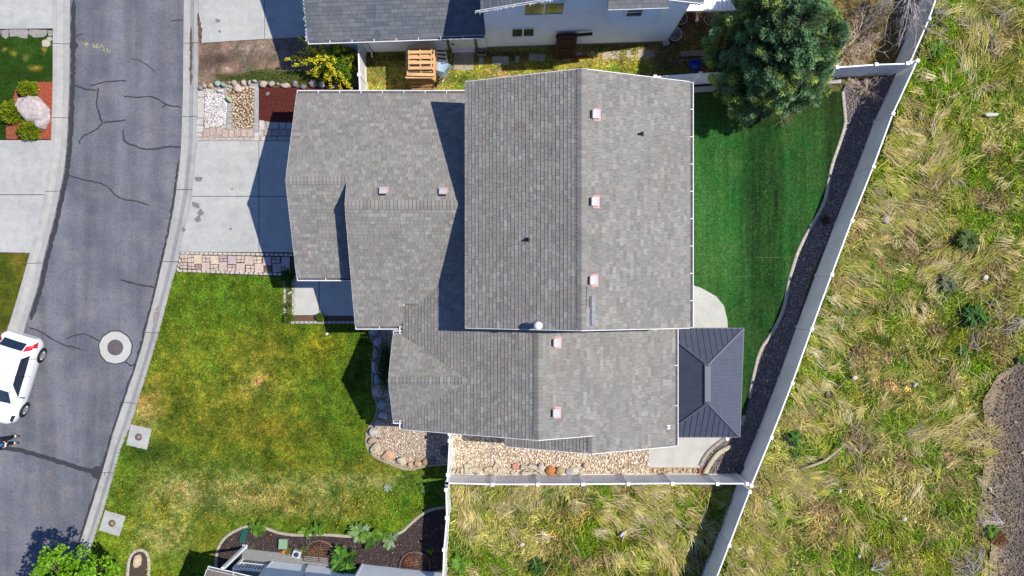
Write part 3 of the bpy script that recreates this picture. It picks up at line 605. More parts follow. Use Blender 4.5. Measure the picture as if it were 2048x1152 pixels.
LAVA = [S(166, 156, 154), S(142, 132, 132), S(180, 168, 164), S(202, 186, 174), S(154, 138, 132)]
pebbles('gravel', W2([(1692, 168), (1788, 152), (1620, 558), (1492, 948), (1400, 948), (1413, 908), (1440, 884), (1478, 852), (1494, 836), (1503, 796), (1512, 748), (1524, 700), (1545, 672), (1562, 642), (1575, 608), (1581, 566), (1588, 540), (1600, 500), (1620, 462), (1642, 428), (1655, 398), (1661, 358), (1668, 328), (1678, 300), (1694, 250), (1693, 234)]), 9000, .055, LAVA, 23, M['stone'], .05)
edging(TURFP[1:19], 'turf_edging', w=.14, z=.12, col=S(206, 198, 182), seg=1.5)
edging([(1489, 831), (1478, 852), (1455, 872), (1440, 882), (1420, 898), (1408, 913), (1400, 930)], 'wall_edging', w=.16, z=.16, col=S(190, 182, 168), seg=1.2)
edging([(1462, 892), (1446, 898), (1432, 908), (1420, 924), (1407, 948)], 'wall_edging', w=.20, z=.20, col=S(216, 204, 178), seg=1.0)
MB().prism(W2([(1383, 176), (1680, 160), (1680, 168), (1383, 186)]), -.1, .16).build('fence_footing', M['kerb_concrete'], kind='structure')
# bottom mulch bed
MBD = [(432, 1200), (433, 1110), (440, 1088), (455, 1070), (480, 1056), (500, 1050), (530, 1054), (560, 1066), (600, 1070), (640, 1067), (700, 1072), (760, 1074), (802, 1066), (820, 1048), (845, 1026), (868, 1016), (895, 1013)]
bed('mulch_bed', MBD+[(895, 1200)], .085, S(74, 62, 62))
edging(MBD, 'bed_edging', w=.13, z=.13, col=S(196, 186, 168))
MUL = [S(84, 70, 72), S(104, 88, 86), S(68, 58, 62), S(130, 112, 106), S(92, 78, 74)]
def chips(name, poly, n, L, cols, seed, z, m=None):
    rs = np.random.RandomState(seed); x, y = samp(poly, n, rs); n = len(x); a = rs.rand(n)*6.28; t = rs.uniform(-.35, .35, n)
    N = np.stack([rs.normal(0, .3, n), rs.normal(0, .3, n), np.ones(n)], 1)
    V, F, C = leaves(np.stack([x, y, z+rs.uniform(0, .03, n)], 1), np.stack([np.cos(a), np.sin(a), np.sin(t)], 1), N, L*rs.uniform(.5, 1.6, n), L*rs.uniform(.25, .6, n), np.array(cols)[rs.randint(0, len(cols), n)]*rs.uniform(.6, 1.35, n)[:, None])
    return npmesh(name, V, F, C, m or M['attr'], kind='stuff')
chips('mulch', W2(MBD[1:]+[(895, 1140), (440, 1150)]), 16000, .05, MUL, 31, .095)
chips('mulch', W2(MBD[1:]+[(895, 1140), (440, 1150)]), 260, .06, [S(190, 180, 176), S(150, 140, 136)], 32, .12)
# red mulch bed on the far side of the road
RB = [(108, 165), (74, 165), (38, 172), (20, 220), (14, 262), (16, 279), (105, 279)]
bed('mulch_bed', RB, .09, S(188, 92, 72))
RED = [S(204, 96, 76), S(186, 84, 66), S(214, 116, 92), S(170, 84, 64), S(196, 130, 104)]
chips('mulch', W2(RB), 5200, .045, RED, 33, .10); chips('mulch', W2([(40, 172), (60, 168), (30, 240), (40, 278), (16, 278), (16, 250)]), 700, .05, [S(176, 130, 92), S(160, 120, 84)], 34, .115)
# brown-red mulch by the garage
bed('mulch_bed', [(519, 175), (720, 175), (720, 200), (640, 250), (519, 242)], .075, S(108, 52, 46))
chips('mulch', W2([(519, 178), (716, 180), (716, 198), (640, 248), (519, 243)]), 8000, .04, [S(122, 58, 50), S(100, 46, 42), S(140, 76, 64), S(92, 44, 42), S(84, 44, 44)], 35, .08)
st = thing('flat_stone', 'grey flat stone lying alone on the dark red mulch', 'stone'); MB().rock((*gp(535, 188, .1)[:2], .11), (.24, .17, .08), 3, .6, 2, S(140, 134, 136)).build('stone', M['stone'], st); settle(st)
# narrow soil strip round the entry walk
bed('soil_strip', [(569, 556), (585, 556), (585, 632), (760, 632), (760, 646), (571, 646)], .08, S(128, 98, 80))
chips('mulch', W2([(574, 556), (584, 556), (584, 633), (740, 633), (740, 642), (574, 642)]), 1500, .04, [S(146, 116, 96), S(118, 90, 76), S(100, 80, 70), S(166, 140, 116)], 36, .088)
def pieces(root, items, z0, z1, m, inset=.008):
    """items: (px, py, w, h, rot deg, colour) flat stones"""
    for px, py, w_, h_, rot, col in items:
        c = gp(px, py); k = .02195; r = math.radians(-rot); cs = []
        for sx, sy in ((-1, -1), (1, -1), (1, 1), (-1, 1)):
            X = sx*w_*k/2*random.uniform(.93, 1); Y = sy*h_*k/2*random.uniform(.93, 1); cs.append((c.x+X*math.cos(r)-Y*math.sin(r), c.y+X*math.sin(r)+Y*math.cos(r)))
        MB().prism(cs, z0, z1+random.uniform(-.008, .008), jit(col, .07), inset=inset).build('paver', m, root)
eb = link('stone_edging', None, kind='structure'); WHT = S(196, 190, 182)
pieces(eb, [(571, 560+i*11.3, 5, 10.6, 0, WHT) for i in range(7)]+[(587+i*9.1, 644.5, 8.4, 5.5, random.uniform(-5, 5), WHT) for i in range(19)], -.05, .14, M['stone'])
# paver strip along the lower edge of the driveway
pv = link('paver_walk', None, kind='structure')
MB().prism(W2([(357, 506), (590, 508), (590, 553), (460, 549), (352, 541)]), -.1, .055, S(96, 84, 76)).build('joint_bed', M['earth'], pv)
PK, PK2, LV = S(222, 200, 184), S(232, 212, 188), S(200, 184, 184)
zp = lambda a, b: (350+a/8.192, 495+b/8.192)
big = [(390, 195, 140, 155, PK2), (660, 205, 140, 150, PK2), (945, 205, 140, 145, LV), (1225, 215, 150, 150, PK), (1520, 225, 140, 150, LV), (1820, 230, 145, 155, LV), (515, 315, 135, 145, PK), (800, 310, 140, 150, PK), (1085, 330, 145, 155, PK), (1385, 335, 150, 150, PK), (1680, 335, 150, 150, LV)]
pieces(pv, [(*zp(a, b), c/8.192, d/8.192, random.uniform(-3, 3), e) for a, b, c, d, e in big], -.05, .105, M['stone'])
def shatter(a, b, w_, h_, col, n=4):
    """a broken paver: quarters with open joints"""
    cx, cy = a+random.uniform(-.15, .15)*w_, b+random.uniform(-.15, .15)*h_; g = 3.2
    X0, X1, Y0, Y1 = a-w_/2, a+w_/2, b-h_/2, b+h_/2; t = random.uniform(-.12, .12)*w_; u = random.uniform(-.12, .12)*h_
    for poly in ([(X0, Y0), (cx+t-g, Y0), (cx-g, cy-g), (X0, cy+u-g)], [(cx+t+g, Y0), (X1, Y0), (X1, cy-u-g), (cx+g, cy-g)], [(X0, cy+u+g), (cx-g, cy+g), (cx-t-g, Y1), (X0, Y1)], [(cx+g, cy+g), (X1, cy-u+g), (X1, Y1), (cx-t+g, Y1)]):
        MB().prism(W2([zp(*q) for q in poly]), -.05, .10+random.uniform(-.006, .006), jit(col, .08), inset=.008).build('paver', M['stone'], pv)
for a, b, w_, h_, c in [(170, 175, 95, 125, PK), (270, 185, 90, 125, PK), (155, 295, 110, 95, PK), (280, 300, 105, 95, PK), (525, 185, 120, 105, PK), (800, 180, 125, 100, LV), (1080, 190, 125, 105, PK), (1365, 205, 125, 105, PK2), (1665, 205, 125, 95, LV), (655, 330, 125, 95, PK), (940, 340, 125, 100, PK), (1240, 350, 130, 105, PK2), (1825, 355, 130, 100, LV)]: shatter(a, b, w_, h_, c)
pieces(pv, [(*zp(390, 320), 12, 11.5, 4, S(178, 146, 134)), (*zp(1530, 360), 14, 12, 0, S(150, 118, 104))], -.05, .085, M['stone'])
rowx = np.linspace(140, 1900, 24)
pieces(pv, [(*zp(x_, 92+(x_-140)*.017), 8.2, 5.2, random.uniform(-3, 3), S(214, 206, 196)) for x_ in rowx], -.05, .10, M['stone'])
pieces(pv, [(*zp(x_, 378+(x_-100)*.038), 8.0, 5.4, random.uniform(-8, 8)+2, S(216, 208, 198)) for x_ in np.linspace(100, 1800, 23)], -.05, .11, M['stone'])
pieces(pv, [(*zp(105-i*16, 145+i*70), 4.2, 7.8, -12, S(214, 202, 190)) for i in range(4)], -.05, .10, M['stone'])
# front garden panels by the kerb
fg = link('garden_paving', None, kind='structure'); k8 = lambda a, b: (380+a/8.227, 150+b/8.227)
MB().prism(W2([(395, 172), (519, 168), (519, 240), (600, 240), (640, 283), (393, 283)]), -.1, .06, S(186, 172, 160)).build('joint_bed', M['earth'], fg)
CR2, GY, RS = S(216, 210, 202), S(186, 186, 186), S(214, 188, 176)
it = [(195, 322, 105, 100), (192, 550, 108, 330), (180, 780, 98, 110), (172, 895, 105, 108)]
pieces(fg, [(*k8(a, b), c/8.227, d/8.227, 0, CR2) for a, b, c, d in it]+[(*k8(330, 270), 15, 7.5, 3, CR2)]+[(*k8(1105, y_), 9, 1.2*h_/8.227, 0, GY) for y_, h_ in ((250, 150), (380, 95), (530, 190), (705, 140), (855, 145))]+[(*k8(1190, 830), 10, 20, 0, CR2), (*k8(1105, 1010), 9.5, 18, 0, CR2), (*k8(1180, 965), 8.5, 11, 0, CR2)]
       +[(*k8(1210, 1050), 9, 8, 0, CR2), (*k8(1365, 840), 25, 13, 0, GY), (*k8(1530, 840), 12.5, 13, 0, GY), (*k8(1650, 840), 13, 13, 0, GY)]+[(*k8(x_, 955), 13.5, 12.4, 0, RS if i == 0 else S(178, 166, 164)) for i, x_ in enumerate((1290, 1415, 1545, 1660, 1780))]+[(*k8(x_, 1052), 16.5, 8, 0, GY) for x_ in (1360, 1510, 1640, 1780)]
       +[(*k8(x_, y_), 11.3, 13+random.uniform(0, 2), random.uniform(-3, 3), RS) for x_, y_ in ((280, 960), (385, 940), (490, 935), (590, 970), (690, 970), (795, 955), (895, 965), (1000, 965))]+[(*k8(x_, 1062), 11, 5.4, random.uniform(-2, 2), S(206, 198, 186)) for x_ in range(160, 1060, 98)]+[(*k8(x_, 990), 5, 8, 0, CR2) for x_ in (135, 180)]
       +[(*k8(660, y_), 9.5, h_/8.227, random.uniform(-4, 4), GY) for y_, h_ in ((500, 60), (570, 85), (665, 90), (755, 85), (860, 100))], -.05, .10, M['stone'])
pieces(fg, [(*k8(x_, y_), 10, 7, random.uniform(-20, 20), CR2) for x_, y_ in ((290, 860), (380, 845), (470, 835), (560, 860))], -.05, .10, M['stone'])
pebbles('gravel', W2([k8(255, 300), k8(560, 300), k8(615, 480), k8(600, 800), k8(520, 830), k8(245, 850)]), 2600, .052, [(.74, .70, .67), (.66, .60, .56), (.54, .46, .42), (.80, .78, .76)], 24, M['stone'], .075)
cbd = link('cobble_bed', None, kind='structure')
cobble_poly = W2([k8(600, 240), k8(720, 250), k8(1055, 200), k8(1055, 880), k8(760, 880), k8(715, 820), k8(705, 560), k8(725, 420)])
MB().prism(cobble_poly, -.1, .066, S(132, 104, 70)).build('cobble_soil', M['earth'], cbd)
COBM = []
for i in range(8):
    mb = MB(); mb.rock((0, 0, 0), (1, .78, .6), 100+i, 0, 2, [S(232, 212, 186), S(220, 196, 168), S(238, 224, 204), S(210, 184, 154)][i % 4], .2, .05); o = mb.build('cobble', M['stone'], cbd); COBM.append(o.data)
    o.scale = (.14, .14, .14); o.location = (0, 0, .1)
rs = np.random.RandomState(5); X, Y = samp(cobble_poly, 1800, rs); kept = []
for x_, y_ in zip(X, Y):
    r_ = random.uniform(.045, .075)
    if all((x_-a)**2+(y_-b)**2 > (.80*(r_+c))**2 for a, b, c in kept): kept.append((x_, y_, r_))
    if len(kept) >= 250: break
first = list(cbd.children)
for i, (x_, y_, r_) in enumerate(kept):
    if i < 8: o = [q for q in first if q.name.startswith('cobble') and 'soil' not in q.name][i]
    else: o = link('cobble', COBM[i % 8], cbd)
    o.location = (x_, y_, .085); o.rotation_euler = (0, 0, random.uniform(0, 6.28)); s_ = r_*2.15; o.scale = (s_, s_, s_)
def stones(lst, group=None, cat='rock', name='rock', m='stone', d=2):
    for px, py, w_, h_, rot, z, zs, col, lab in lst:
        k = .0216; c = gp(px, py, z)
        o = MB().rock((0, 0, zs*.36), (w_*k, h_*k, zs), int(px*7+py), -math.radians(rot), d, col, .22, .06).build(name, M[m], None, None, lab, cat, group); o.location = (c.x, c.y, z)
TN, PG, GR, WH2 = S(206, 190, 170), S(190, 174, 168), S(172, 166, 162), S(224, 218, 212)
k8s = lambda a, b, w_, h_, *r: (*k8(a, b), w_/8.227, h_/8.227, *r)
stones([k8s(180, 215, 95, 90, 10, .06, .22, S(170, 158, 156), 'mauve grey rock nearest the kerb in the rock row by the dirt strip'), k8s(250, 180, 100, 95, 0, .06, .25, PG, 'pinkish grey rock second from the kerb in the row edging the dirt'), k8s(355, 180, 105, 90, 0, .06, .25, S(216, 190, 140), 'yellow tan rock in the row edging the dirt strip'),
        k8s(470, 155, 115, 100, 20, .08, .32, S(176, 206, 196), 'pale turquoise boulder at the corner of the white gravel'), k8s(565, 170, 95, 80, 40, .08, .34, S(160, 190, 178), 'blue green boulder with a dark notch next to the pale turquoise one'), k8s(515, 270, 130, 70, -6, .1, .22, S(222, 222, 222), 'white rounded rock in front of the turquoise boulders'),
        k8s(645, 410, 150, 75, 32, .1, .30, S(196, 216, 164), 'light green oblong rock casting a shadow on the white gravel'), k8s(650, 130, 55, 50, 0, .06, .16, S(214, 190, 140), 'small tan rock squeezed behind the blue green boulder'), k8s(655, 200, 50, 45, 0, .06, .14, S(222, 204, 180), 'small cream rock between blue green boulder and the cobbles'),
        k8s(740, 140, 115, 100, 0, .06, .26, S(196, 184, 176), 'grey pink rock heading the cobble bed'), k8s(800, 225, 150, 145, 25, .08, .30, S(226, 204, 186), 'large cream wedge-shaped rock lying on the cobbles'), k8s(895, 135, 115, 105, 0, .06, .26, S(200, 190, 180), 'grey cream rock behind the cobble bed, beside the narrow one'),
        k8s(990, 140, 60, 100, 0, .06, .24, S(190, 182, 174), 'narrow upright grey rock at the right of the cobble bed'), k8s(1070, 110, 85, 60, 20, .06, .2, S(196, 204, 204), 'bluish pale rock above the grey paver column'),
        k8s(1210, 155, 160, 130, 5, .07, .34, S(206, 190, 172), 'big rounded cream rock at the left corner of the dark red mulch'), k8s(1360, 155, 125, 110, -8, .07, .3, S(196, 186, 176), 'grey cream rock second along the red mulch border'), k8s(1455, 155, 50, 80, 0, .06, .2, S(176, 168, 160), 'small grey rock wedged in the red mulch border'),
        k8s(1580, 175, 190, 95, 4, .07, .26, S(206, 192, 176), 'long low cream rock along the red mulch border'), k8s(1740, 160, 120, 120, 20, .07, .32, S(160, 154, 154), 'pointed grey rock along the red mulch, left of the shrub'), k8s(1880, 200, 115, 90, 10, .07, .26, S(150, 146, 150), 'dull grey rock half shaded by the yellow shrub'),
        (628, 168, 20, 17, 0, .07, .3, S(150, 142, 140), 'dark mottled rock under the left of the yellow shrub'), (645, 171, 13, 18, -35, .07, .24, S(160, 160, 166), 'slanting slab-like grey rock under the yellow shrub'), (672, 174, 14, 9, 0, .07, .2, S(196, 170, 156), 'pink rock under the yellow shrub by the gutter'), (706, 172, 14, 7, 0, .07, .2, S(140, 134, 134), 'dark rock beside the white fence under the shrub')], 'rocks edging the front garden')
z7 = lambda a, b, w_, h_, *r: (700+a/3.6, 640+b/3.6, w_/3.6, h_/3.6, *r)
stones([z7(178, 85, 65, 72, 0, .07, .36, S(192, 194, 204), 'bluish grey boulder just below the entry gutter in the west bed'), z7(207, 160, 78, 76, 0, .07, .36, S(186, 189, 202), 'round blue grey boulder second from the entry gutter'), z7(188, 245, 44, 84, 5, .07, .32, S(192, 186, 186), 'thin grey boulder left of the dark green shrub'),
        z7(183, 335, 52, 92, -6, .07, .32, S(209, 189, 194), 'purplish long boulder beside the dark green shrub'), z7(198, 425, 48, 70, 8, .07, .3, S(166, 184, 204), 'slate blue boulder below the purplish one'), z7(200, 508, 72, 92, 10, .07, .4, S(212, 194, 174), 'big brown grey boulder at the foot of the shrub'), z7(230, 605, 78, 80, 25, .07, .34, S(186, 189, 179), 'greenish grey boulder below the brown grey one'),
        z7(245, 685, 86, 60, 15, .07, .34, S(230, 209, 202), 'pinkish grey boulder where the shade of the gable ends'), z7(218, 742, 86, 66, -8, .07, .36, S(196, 184, 168), 'grey tan boulder in the sun at the lawn corner of the bed'), z7(172, 803, 70, 76, 0, .07, .36, S(212, 206, 198), 'whitish boulder on the outer curve of the pale gravel'), z7(160, 868, 66, 54, 0, .07, .28, S(192, 174, 150), 'tan boulder at the outermost curve of the edging'),
        z7(207, 850, 20, 18, 0, .07, .14, S(150, 124, 104), 'small brown stone behind the tan boulder'), z7(192, 925, 84, 96, 35, .07, .32, S(216, 200, 168), 'large beige wedge boulder on the curve of the pale gravel'), z7(275, 975, 104, 80, 6, .07, .26, S(226, 180, 150), 'flat salmon boulder on the lower curve of the bed'), z7(375, 1010, 78, 62, 20, .07, .28, S(220, 206, 180), 'cream boulder on the lower edge of the pale gravel'),
        z7(435, 1037, 40, 40, 0, .07, .22, S(220, 184, 146), 'small tan orange boulder at the lower edge of the bed'), z7(492, 1033, 60, 56, -15, .07, .26, S(224, 190, 150), 'apricot boulder right of the small tan orange one'), z7(545, 1018, 52, 50, 0, .07, .26, S(176, 140, 116), 'brown boulder at the fence shadow'), z7(603, 1015, 46, 40, 0, .07, .24, S(130, 130, 138), 'grey boulder inside the fence shadow'), z7(680, 940, 62, 76, 0, .07, .3, S(120, 116, 116), 'dark domed boulder by the white gate')], 'boulders edging the west gravel bed', 'boulder', 'boulder', 'stone', 3)
z3 = lambda a, b, w_, h_, *r: (890+a/7.877, 860+b/7.877, w_/7.877, h_/7.877, *r)
stones([z3(515, 712, 120, 84, 0, .07, .24, S(214, 214, 208), 'white lump of rock against the south fence'), z3(1515, 585, 140, 130, 0, .07, .3, S(212, 208, 202), 'white round stone beside the curved kerb block'), z3(1658, 632, 155, 160, 0, .07, .3, S(206, 138, 78), 'orange stone among the stones by the south fence'),
        z3(1822, 640, 160, 155, 15, .07, .32, S(196, 172, 140), 'tan rounded stone right of the orange stone'), z3(2010, 650, 220, 150, 0, .07, .3, S(214, 208, 198), 'large white grey stone right of the tan one'), (1171, 930, 12, 13, 0, .07, .22, S(204, 190, 168), 'cream block-like stone at the right end of the stone row'), (1162, 940, 9, 5, 0, .07, .1, S(196, 180, 158), 'flat small stone beside the cream block-like stone'),
        z3(1060, 670, 72, 86, 25, .07, .16, S(204, 194, 174), 'small beige stone under the pink paver'), z3(300, 690, 60, 60, 0, .07, .12, S(190, 160, 120), 'brownish stone next to the upright edging block')], 'stones by the south fence', 'stone', 'stone', 'stone', 3)
def block(px, py, w_, h_, rot, col, lab, bend=0, z=.07, hgt=.12, name='edging_block', cat='edging block'):
    k = .0216; c = gp(px, py, z); L = w_*k; n = 6; mb = MB(); R = Matrix.Rotation(-math.radians(rot), 3, 'Z'); top = []
    for i in range(n+1):
        x_ = (i/n-.5)*L; y_ = bend*k*(1-(2*i/n-1)**2); top.append((x_, y_))
    pts = [(x_, y_+h_*k/2) for x_, y_ in top]+[(x_, y_-h_*k/2) for x_, y_ in top[::-1]]
    mb.prism([tuple((R@Vector((a, b, 0)))[:2]) for a, b in pts], 0, hgt, col, inset=.012, bottom=True)
    o = mb.build(name, M['stone'], None, None, lab, cat, 'loose edging blocks by the south fence'); o.location = c
BG = S(206, 196, 174)
zb = lambda a, b, w_, h_: (890+a/7.877, 860+b/7.877, w_/7.877, h_/7.877)
block(*zb(272, 670, 150, 52), 90, BG, 'upright beige edging block nearest the gate corner'); block(*zb(335, 600, 150, 60), 88, BG, 'upright beige edging block right of the first one'); block(*zb(465, 640, 220, 60), -6, BG, 'long beige edging block above the white lump of rock', 4)
block(*zb(690, 625, 140, 62), -14, BG, 'short beige edging block left of the tilted one', 3); block(*zb(800, 578, 130, 80), -55, BG, 'tilted beige edging block'); block(*zb(925, 642, 195, 72), 4, S(216, 200, 178), 'bowed pinkish beige edging block left of the pink paver', 3)
block(*zb(1250, 585, 115, 72), 4, BG, 'stubby beige edging block right of the pink paver'); block(*zb(1300, 682, 190, 62), 4, BG, 'lower beige edging block against the fence right of the pink paver', 2); block(*zb(1440, 630, 300, 70), 30, BG, 'long curved edging block lying askew beside the white round stone', 4, .1)
block(*zb(1440, 690, 120, 50), 25, BG, 'edging block half under the askew curved one'); block(*zb(200, 650, 110, 40), -62, S(190, 176, 146), 'slanting edging block in the gate corner'); block(*zb(1280, 630, 90, 40), 14, BG, 'edging block sandwiched between the stubby and the lower one')
hx = thing('hexagonal_paver', 'pink hexagonal paver standing among the stones', 'paver'); c = gp(1031, 932, .07)
MB().prism([(c.x+.16*math.cos(math.radians(60*i+30)), c.y+.16*math.sin(math.radians(60*i+30))) for i in range(6)], .07, .2, S(216, 150, 144), inset=.01).build('paver', M['stone'], hx); settle(hx)
# stones in the slot between patio and fence
q5 = lambda a, b: (1140+a/5.25, 860+b/5.25)
sl_ = [(885, 425, 48, 60), (930, 435, 40, 40), (960, 425, 18, 45), (988, 415, 30, 46), (1030, 410, 66, 30), (1035, 443, 70, 26), (1100, 425, 50, 52), (1135, 408, 44, 26), (1170, 437, 46, 34), (1200, 415, 34, 44), (1248, 424, 56, 56), (1300, 425, 24, 60), (1322, 425, 22, 46), (800, 410, 40, 24)]
ORD = ['first', 'second', 'third', 'fourth', 'fifth', 'sixth', 'seventh', 'eighth', 'ninth', 'tenth', 'eleventh', 'twelfth', 'thirteenth', 'fourteenth']; rank = {i: r for r, i in enumerate(sorted(range(len(sl_)), key=lambda i: -sl_[i][0]))}
for i, (a, b, w_, h_) in enumerate(sl_):
    px, py = q5(a, b); c = gp(px, py, .06)
    o = MB().rock((0, 0, .03), (w_/5.25*.0218, h_/5.25*.0218, .12), 300+i, random.uniform(-.2, .2), 2, jit(S(214, 196, 168), .08), .2, .06).build('slot_stone', M['stone'], None, None, f'{ORD[rank[i]]} cream stone from the red brick in the slot below the patio', 'stone', 'stones filling the slot below the patio'); o.location = c
bb = thing('red_brick', 'red brick standing in the stone slot beside the curved edging', 'brick')
c = gp(1398, 941); MB().box((c.x, c.y, .12), (.10, .20, .10), 0, S(206, 100, 78)).build('brick', M['stone'], bb); settle(bb)
stones([(1457, 938, 10, 4, 55, .06, .1, S(196, 190, 182), 'white flat stone shard on the dark gravel corner'), (1444, 944, 5, 3, 20, .06, .06, S(176, 172, 166), 'tiny pale stone beside the white shard on dark gravel'), (1479, 936, 18, 15, 0, .05, .3, S(96, 98, 104), 'dark grey boulder in the fence corner')], 'stones on the dark gravel', 'stone', 'stone')
# far-left boulder and flagstones
bo = thing('boulder', 'huge white and pink quartz boulder between three yellow green bushes', 'boulder'); c = gp(68, 223, .3)
mb = MB(); mb.rock((c.x, c.y, .42), (1.42, 1.36, 1.05), 12, .3, 3, S(224, 208, 204), .34, .09)
mb.rock((c.x+.28, c.y-.45, .28), (.75, .8, .7), 5, .9, 3, S(214, 198, 196), .3, .08); mb.build('rock', M['stone'], bo); settle(bo)
fs_ = link('flagstone_row', None, kind='structure')
for pts, cl in [([(-10, 61), (5, 61), (4, 68), (-2, 76), (-10, 76)], GR), ([(7, 61), (20, 60), (20, 75), (14, 80), (6, 74)], GR), ([(22, 60), (58, 60), (60, 66), (57, 79), (46, 78), (36, 74), (22, 75)], GR), ([(61, 60), (97, 61), (96, 72), (90, 76), (70, 77), (60, 70)], GR), ([(99, 62), (107, 62), (107, 73), (99, 74)], GR), ([(96, 76), (105, 74), (108, 80), (103, 85), (96, 82)], S(206, 200, 180)), ([(86, 83), (94, 79), (103, 85), (104, 92), (97, 96), (87, 94)], S(212, 204, 178))]:
    MB().prism(W2(pts), -.1, .11, jit(cl, .04), inset=.015).build('flagstone', M['stone'], fs_)
# stepping slabs in the side yard
ss = link('stepping_stones', None, kind='structure'); k9 = lambda a, b: (900+a/6.827, 60+b/6.827)
pieces(ss, [(*k9(186, 430), 42, 38, 0, S(196, 182, 168)), (*k9(427, 430), 9, 16, 0, S(196, 188, 182)), (*k9(692, 420), 35, 17, 0, S(196, 190, 184)), (*k9(915, 405), 8, 16, 8, S(186, 178, 172)), (*k9(1185, 378), 34, 15, 3, S(190, 184, 178)), (*k9(1760, 330), 13, 7, 0, S(200, 190, 180)), (*k9(1945, 315), 8, 8, 0, S(196, 186, 176)), (1222, 111, 37, 17, 0, S(214, 202, 188)), (1257.5, 109, 9, 15, 0, S(216, 208, 196)), (1292, 108, 34, 16, 0, S(220, 208, 192))], -.05, .06, M['stone'])
# small bed with a pale stone, bottom left
edging([(256, 1160), (258, 1130), (262, 1112), (272, 1101), (284, 1098), (295, 1104), (300, 1118), (299, 1160)], 'bed_edging', w=.13, z=.13, col=S(206, 196, 178), seg=.6)
bed('mulch_bed', [(259, 1200), (262, 1118), (272, 1104), (284, 1101), (294, 1106), (298, 1120), (297, 1200)], .09, S(92, 82, 70))
stones([(277, 1120, 18, 32, 5, .1, .4, S(216, 196, 164), 'pale cream stone inside the small arched bed')], None, 'rock')
# water meter pads
for px, py, rot, lab in ((280, 873, 13, 'square concrete pad with a rusty round lid nearer the lawn bend of the kerb'), (227, 1045, 17, 'square concrete pad with a rusty lid beside the lime green tree')):
    r = thing('water_meter', lab, 'water meter'); c = gp(px, py); 
    MB().box((c.x, c.y, .02), (.92, .92, .2), -math.radians(rot), S(208, 206, 200)).build('pad', M['concrete'], r)
    MB().lathe((c.x, c.y, .12), [(.16, 0), (.16, .015), (.145, .02), (.10, .032), (0.04, .04)], 20).build('lid', M['rust'], r); MB().lathe((c.x, c.y, .158), [(.045, 0), (.045, .012), (.02, .02)], 10).build('cap', M['alloy'], r); settle(r)
# ---------------------------------------------------------------- vinyl fences
def fence(top, label, name='vinyl_fence', h=1.80, cat='fence', posts=True, side=None, m='panel'):
    """top: surveyed positions of the post tops"""
    r = thing(name, label, cat); P = []
    for px, py in top: q = gp(px, py, h+.06); P.append(Vector((q.x, q.y, 0)))
    for i, p in enumerate(P):
        d = (P[min(i+1, len(P)-1)]-P[max(i-1, 0)]).normalized(); rz = math.atan2(d.y, d.x)
        po = MB().box((p.x, p.y, (h+.02)/2), (.125, .125, h+.02), rz).build('post', M['white'], r)
        MB().box((p.x, p.y, h+.045), (.155, .155, .05), rz, taper=.9).build('post_cap', M['white'], po)
    for a, b in zip(P, P[1:]):
        d = (b-a); L = d.length; d.normalize(); a2 = a+d*.066; b2 = b-d*.066
        MB().bar(a2+Vector((0, 0, h*.5)), b2+Vector((0, 0, h*.5)), .025, h-.16).build('panel', M[m], r)
        MB().bar(a2+Vector((0, 0, h-.05)), b2+Vector((0, 0, h-.05)), .055, .10).build('top_rail', M['white'], r)
        MB().bar(a2+Vector((0, 0, .07)), b2+Vector((0, 0, .07)), .055, .15).build('bottom_rail', M['white'], r)
    return settle(r)
fence([(1836, 121), (1787, 227), (1748, 333), (1705, 441), (1664.5, 549.5), (1624.5, 658), (1585.5, 767), (1543.5, 875.5), (1503.5, 972)], 'long white vinyl fence between the back yard and the wild field')
fence([(1500, 984), (1459, 1091.6), (1416, 1204)], 'white vinyl fence running off below the yard corner between two weedy plots')
fence([(1885, -36), (1859.7, 37), (1822, 124)], 'white vinyl fence beside the bare grey tree in the upper corner')
fence([(1310.5, 153), (1402, 146.5), (1493, 141), (1584, 137.5), (1675, 134), (1753.5, 128.5), (1816, 126.5)], 'white vinyl fence behind the turf, partly hidden by the conifer')
fence([(894, 967), (985, 969.5), (1076, 969.3), (1166, 969), (1257, 968.3), (1345.6, 967.6), (1435.4, 968), (1495, 968)], 'white vinyl fence along the stones and pebbles south of the house')
fence([(899, 868), (899, 882), (895.5, 950), (894, 966)], 'short white gate section between the house corner and the south fence', 'vinyl_gate', cat='gate')
fence([(892, 980), (893.5, 1036), (888, 1100), (885.5, 1165)], 'white vinyl fence between the mulch bed and the weedy plot')
fence([(715.8, 86), (718, 149), (720, 200)], 'short white fence between the yellow shrub and the pallets', h=1.7)
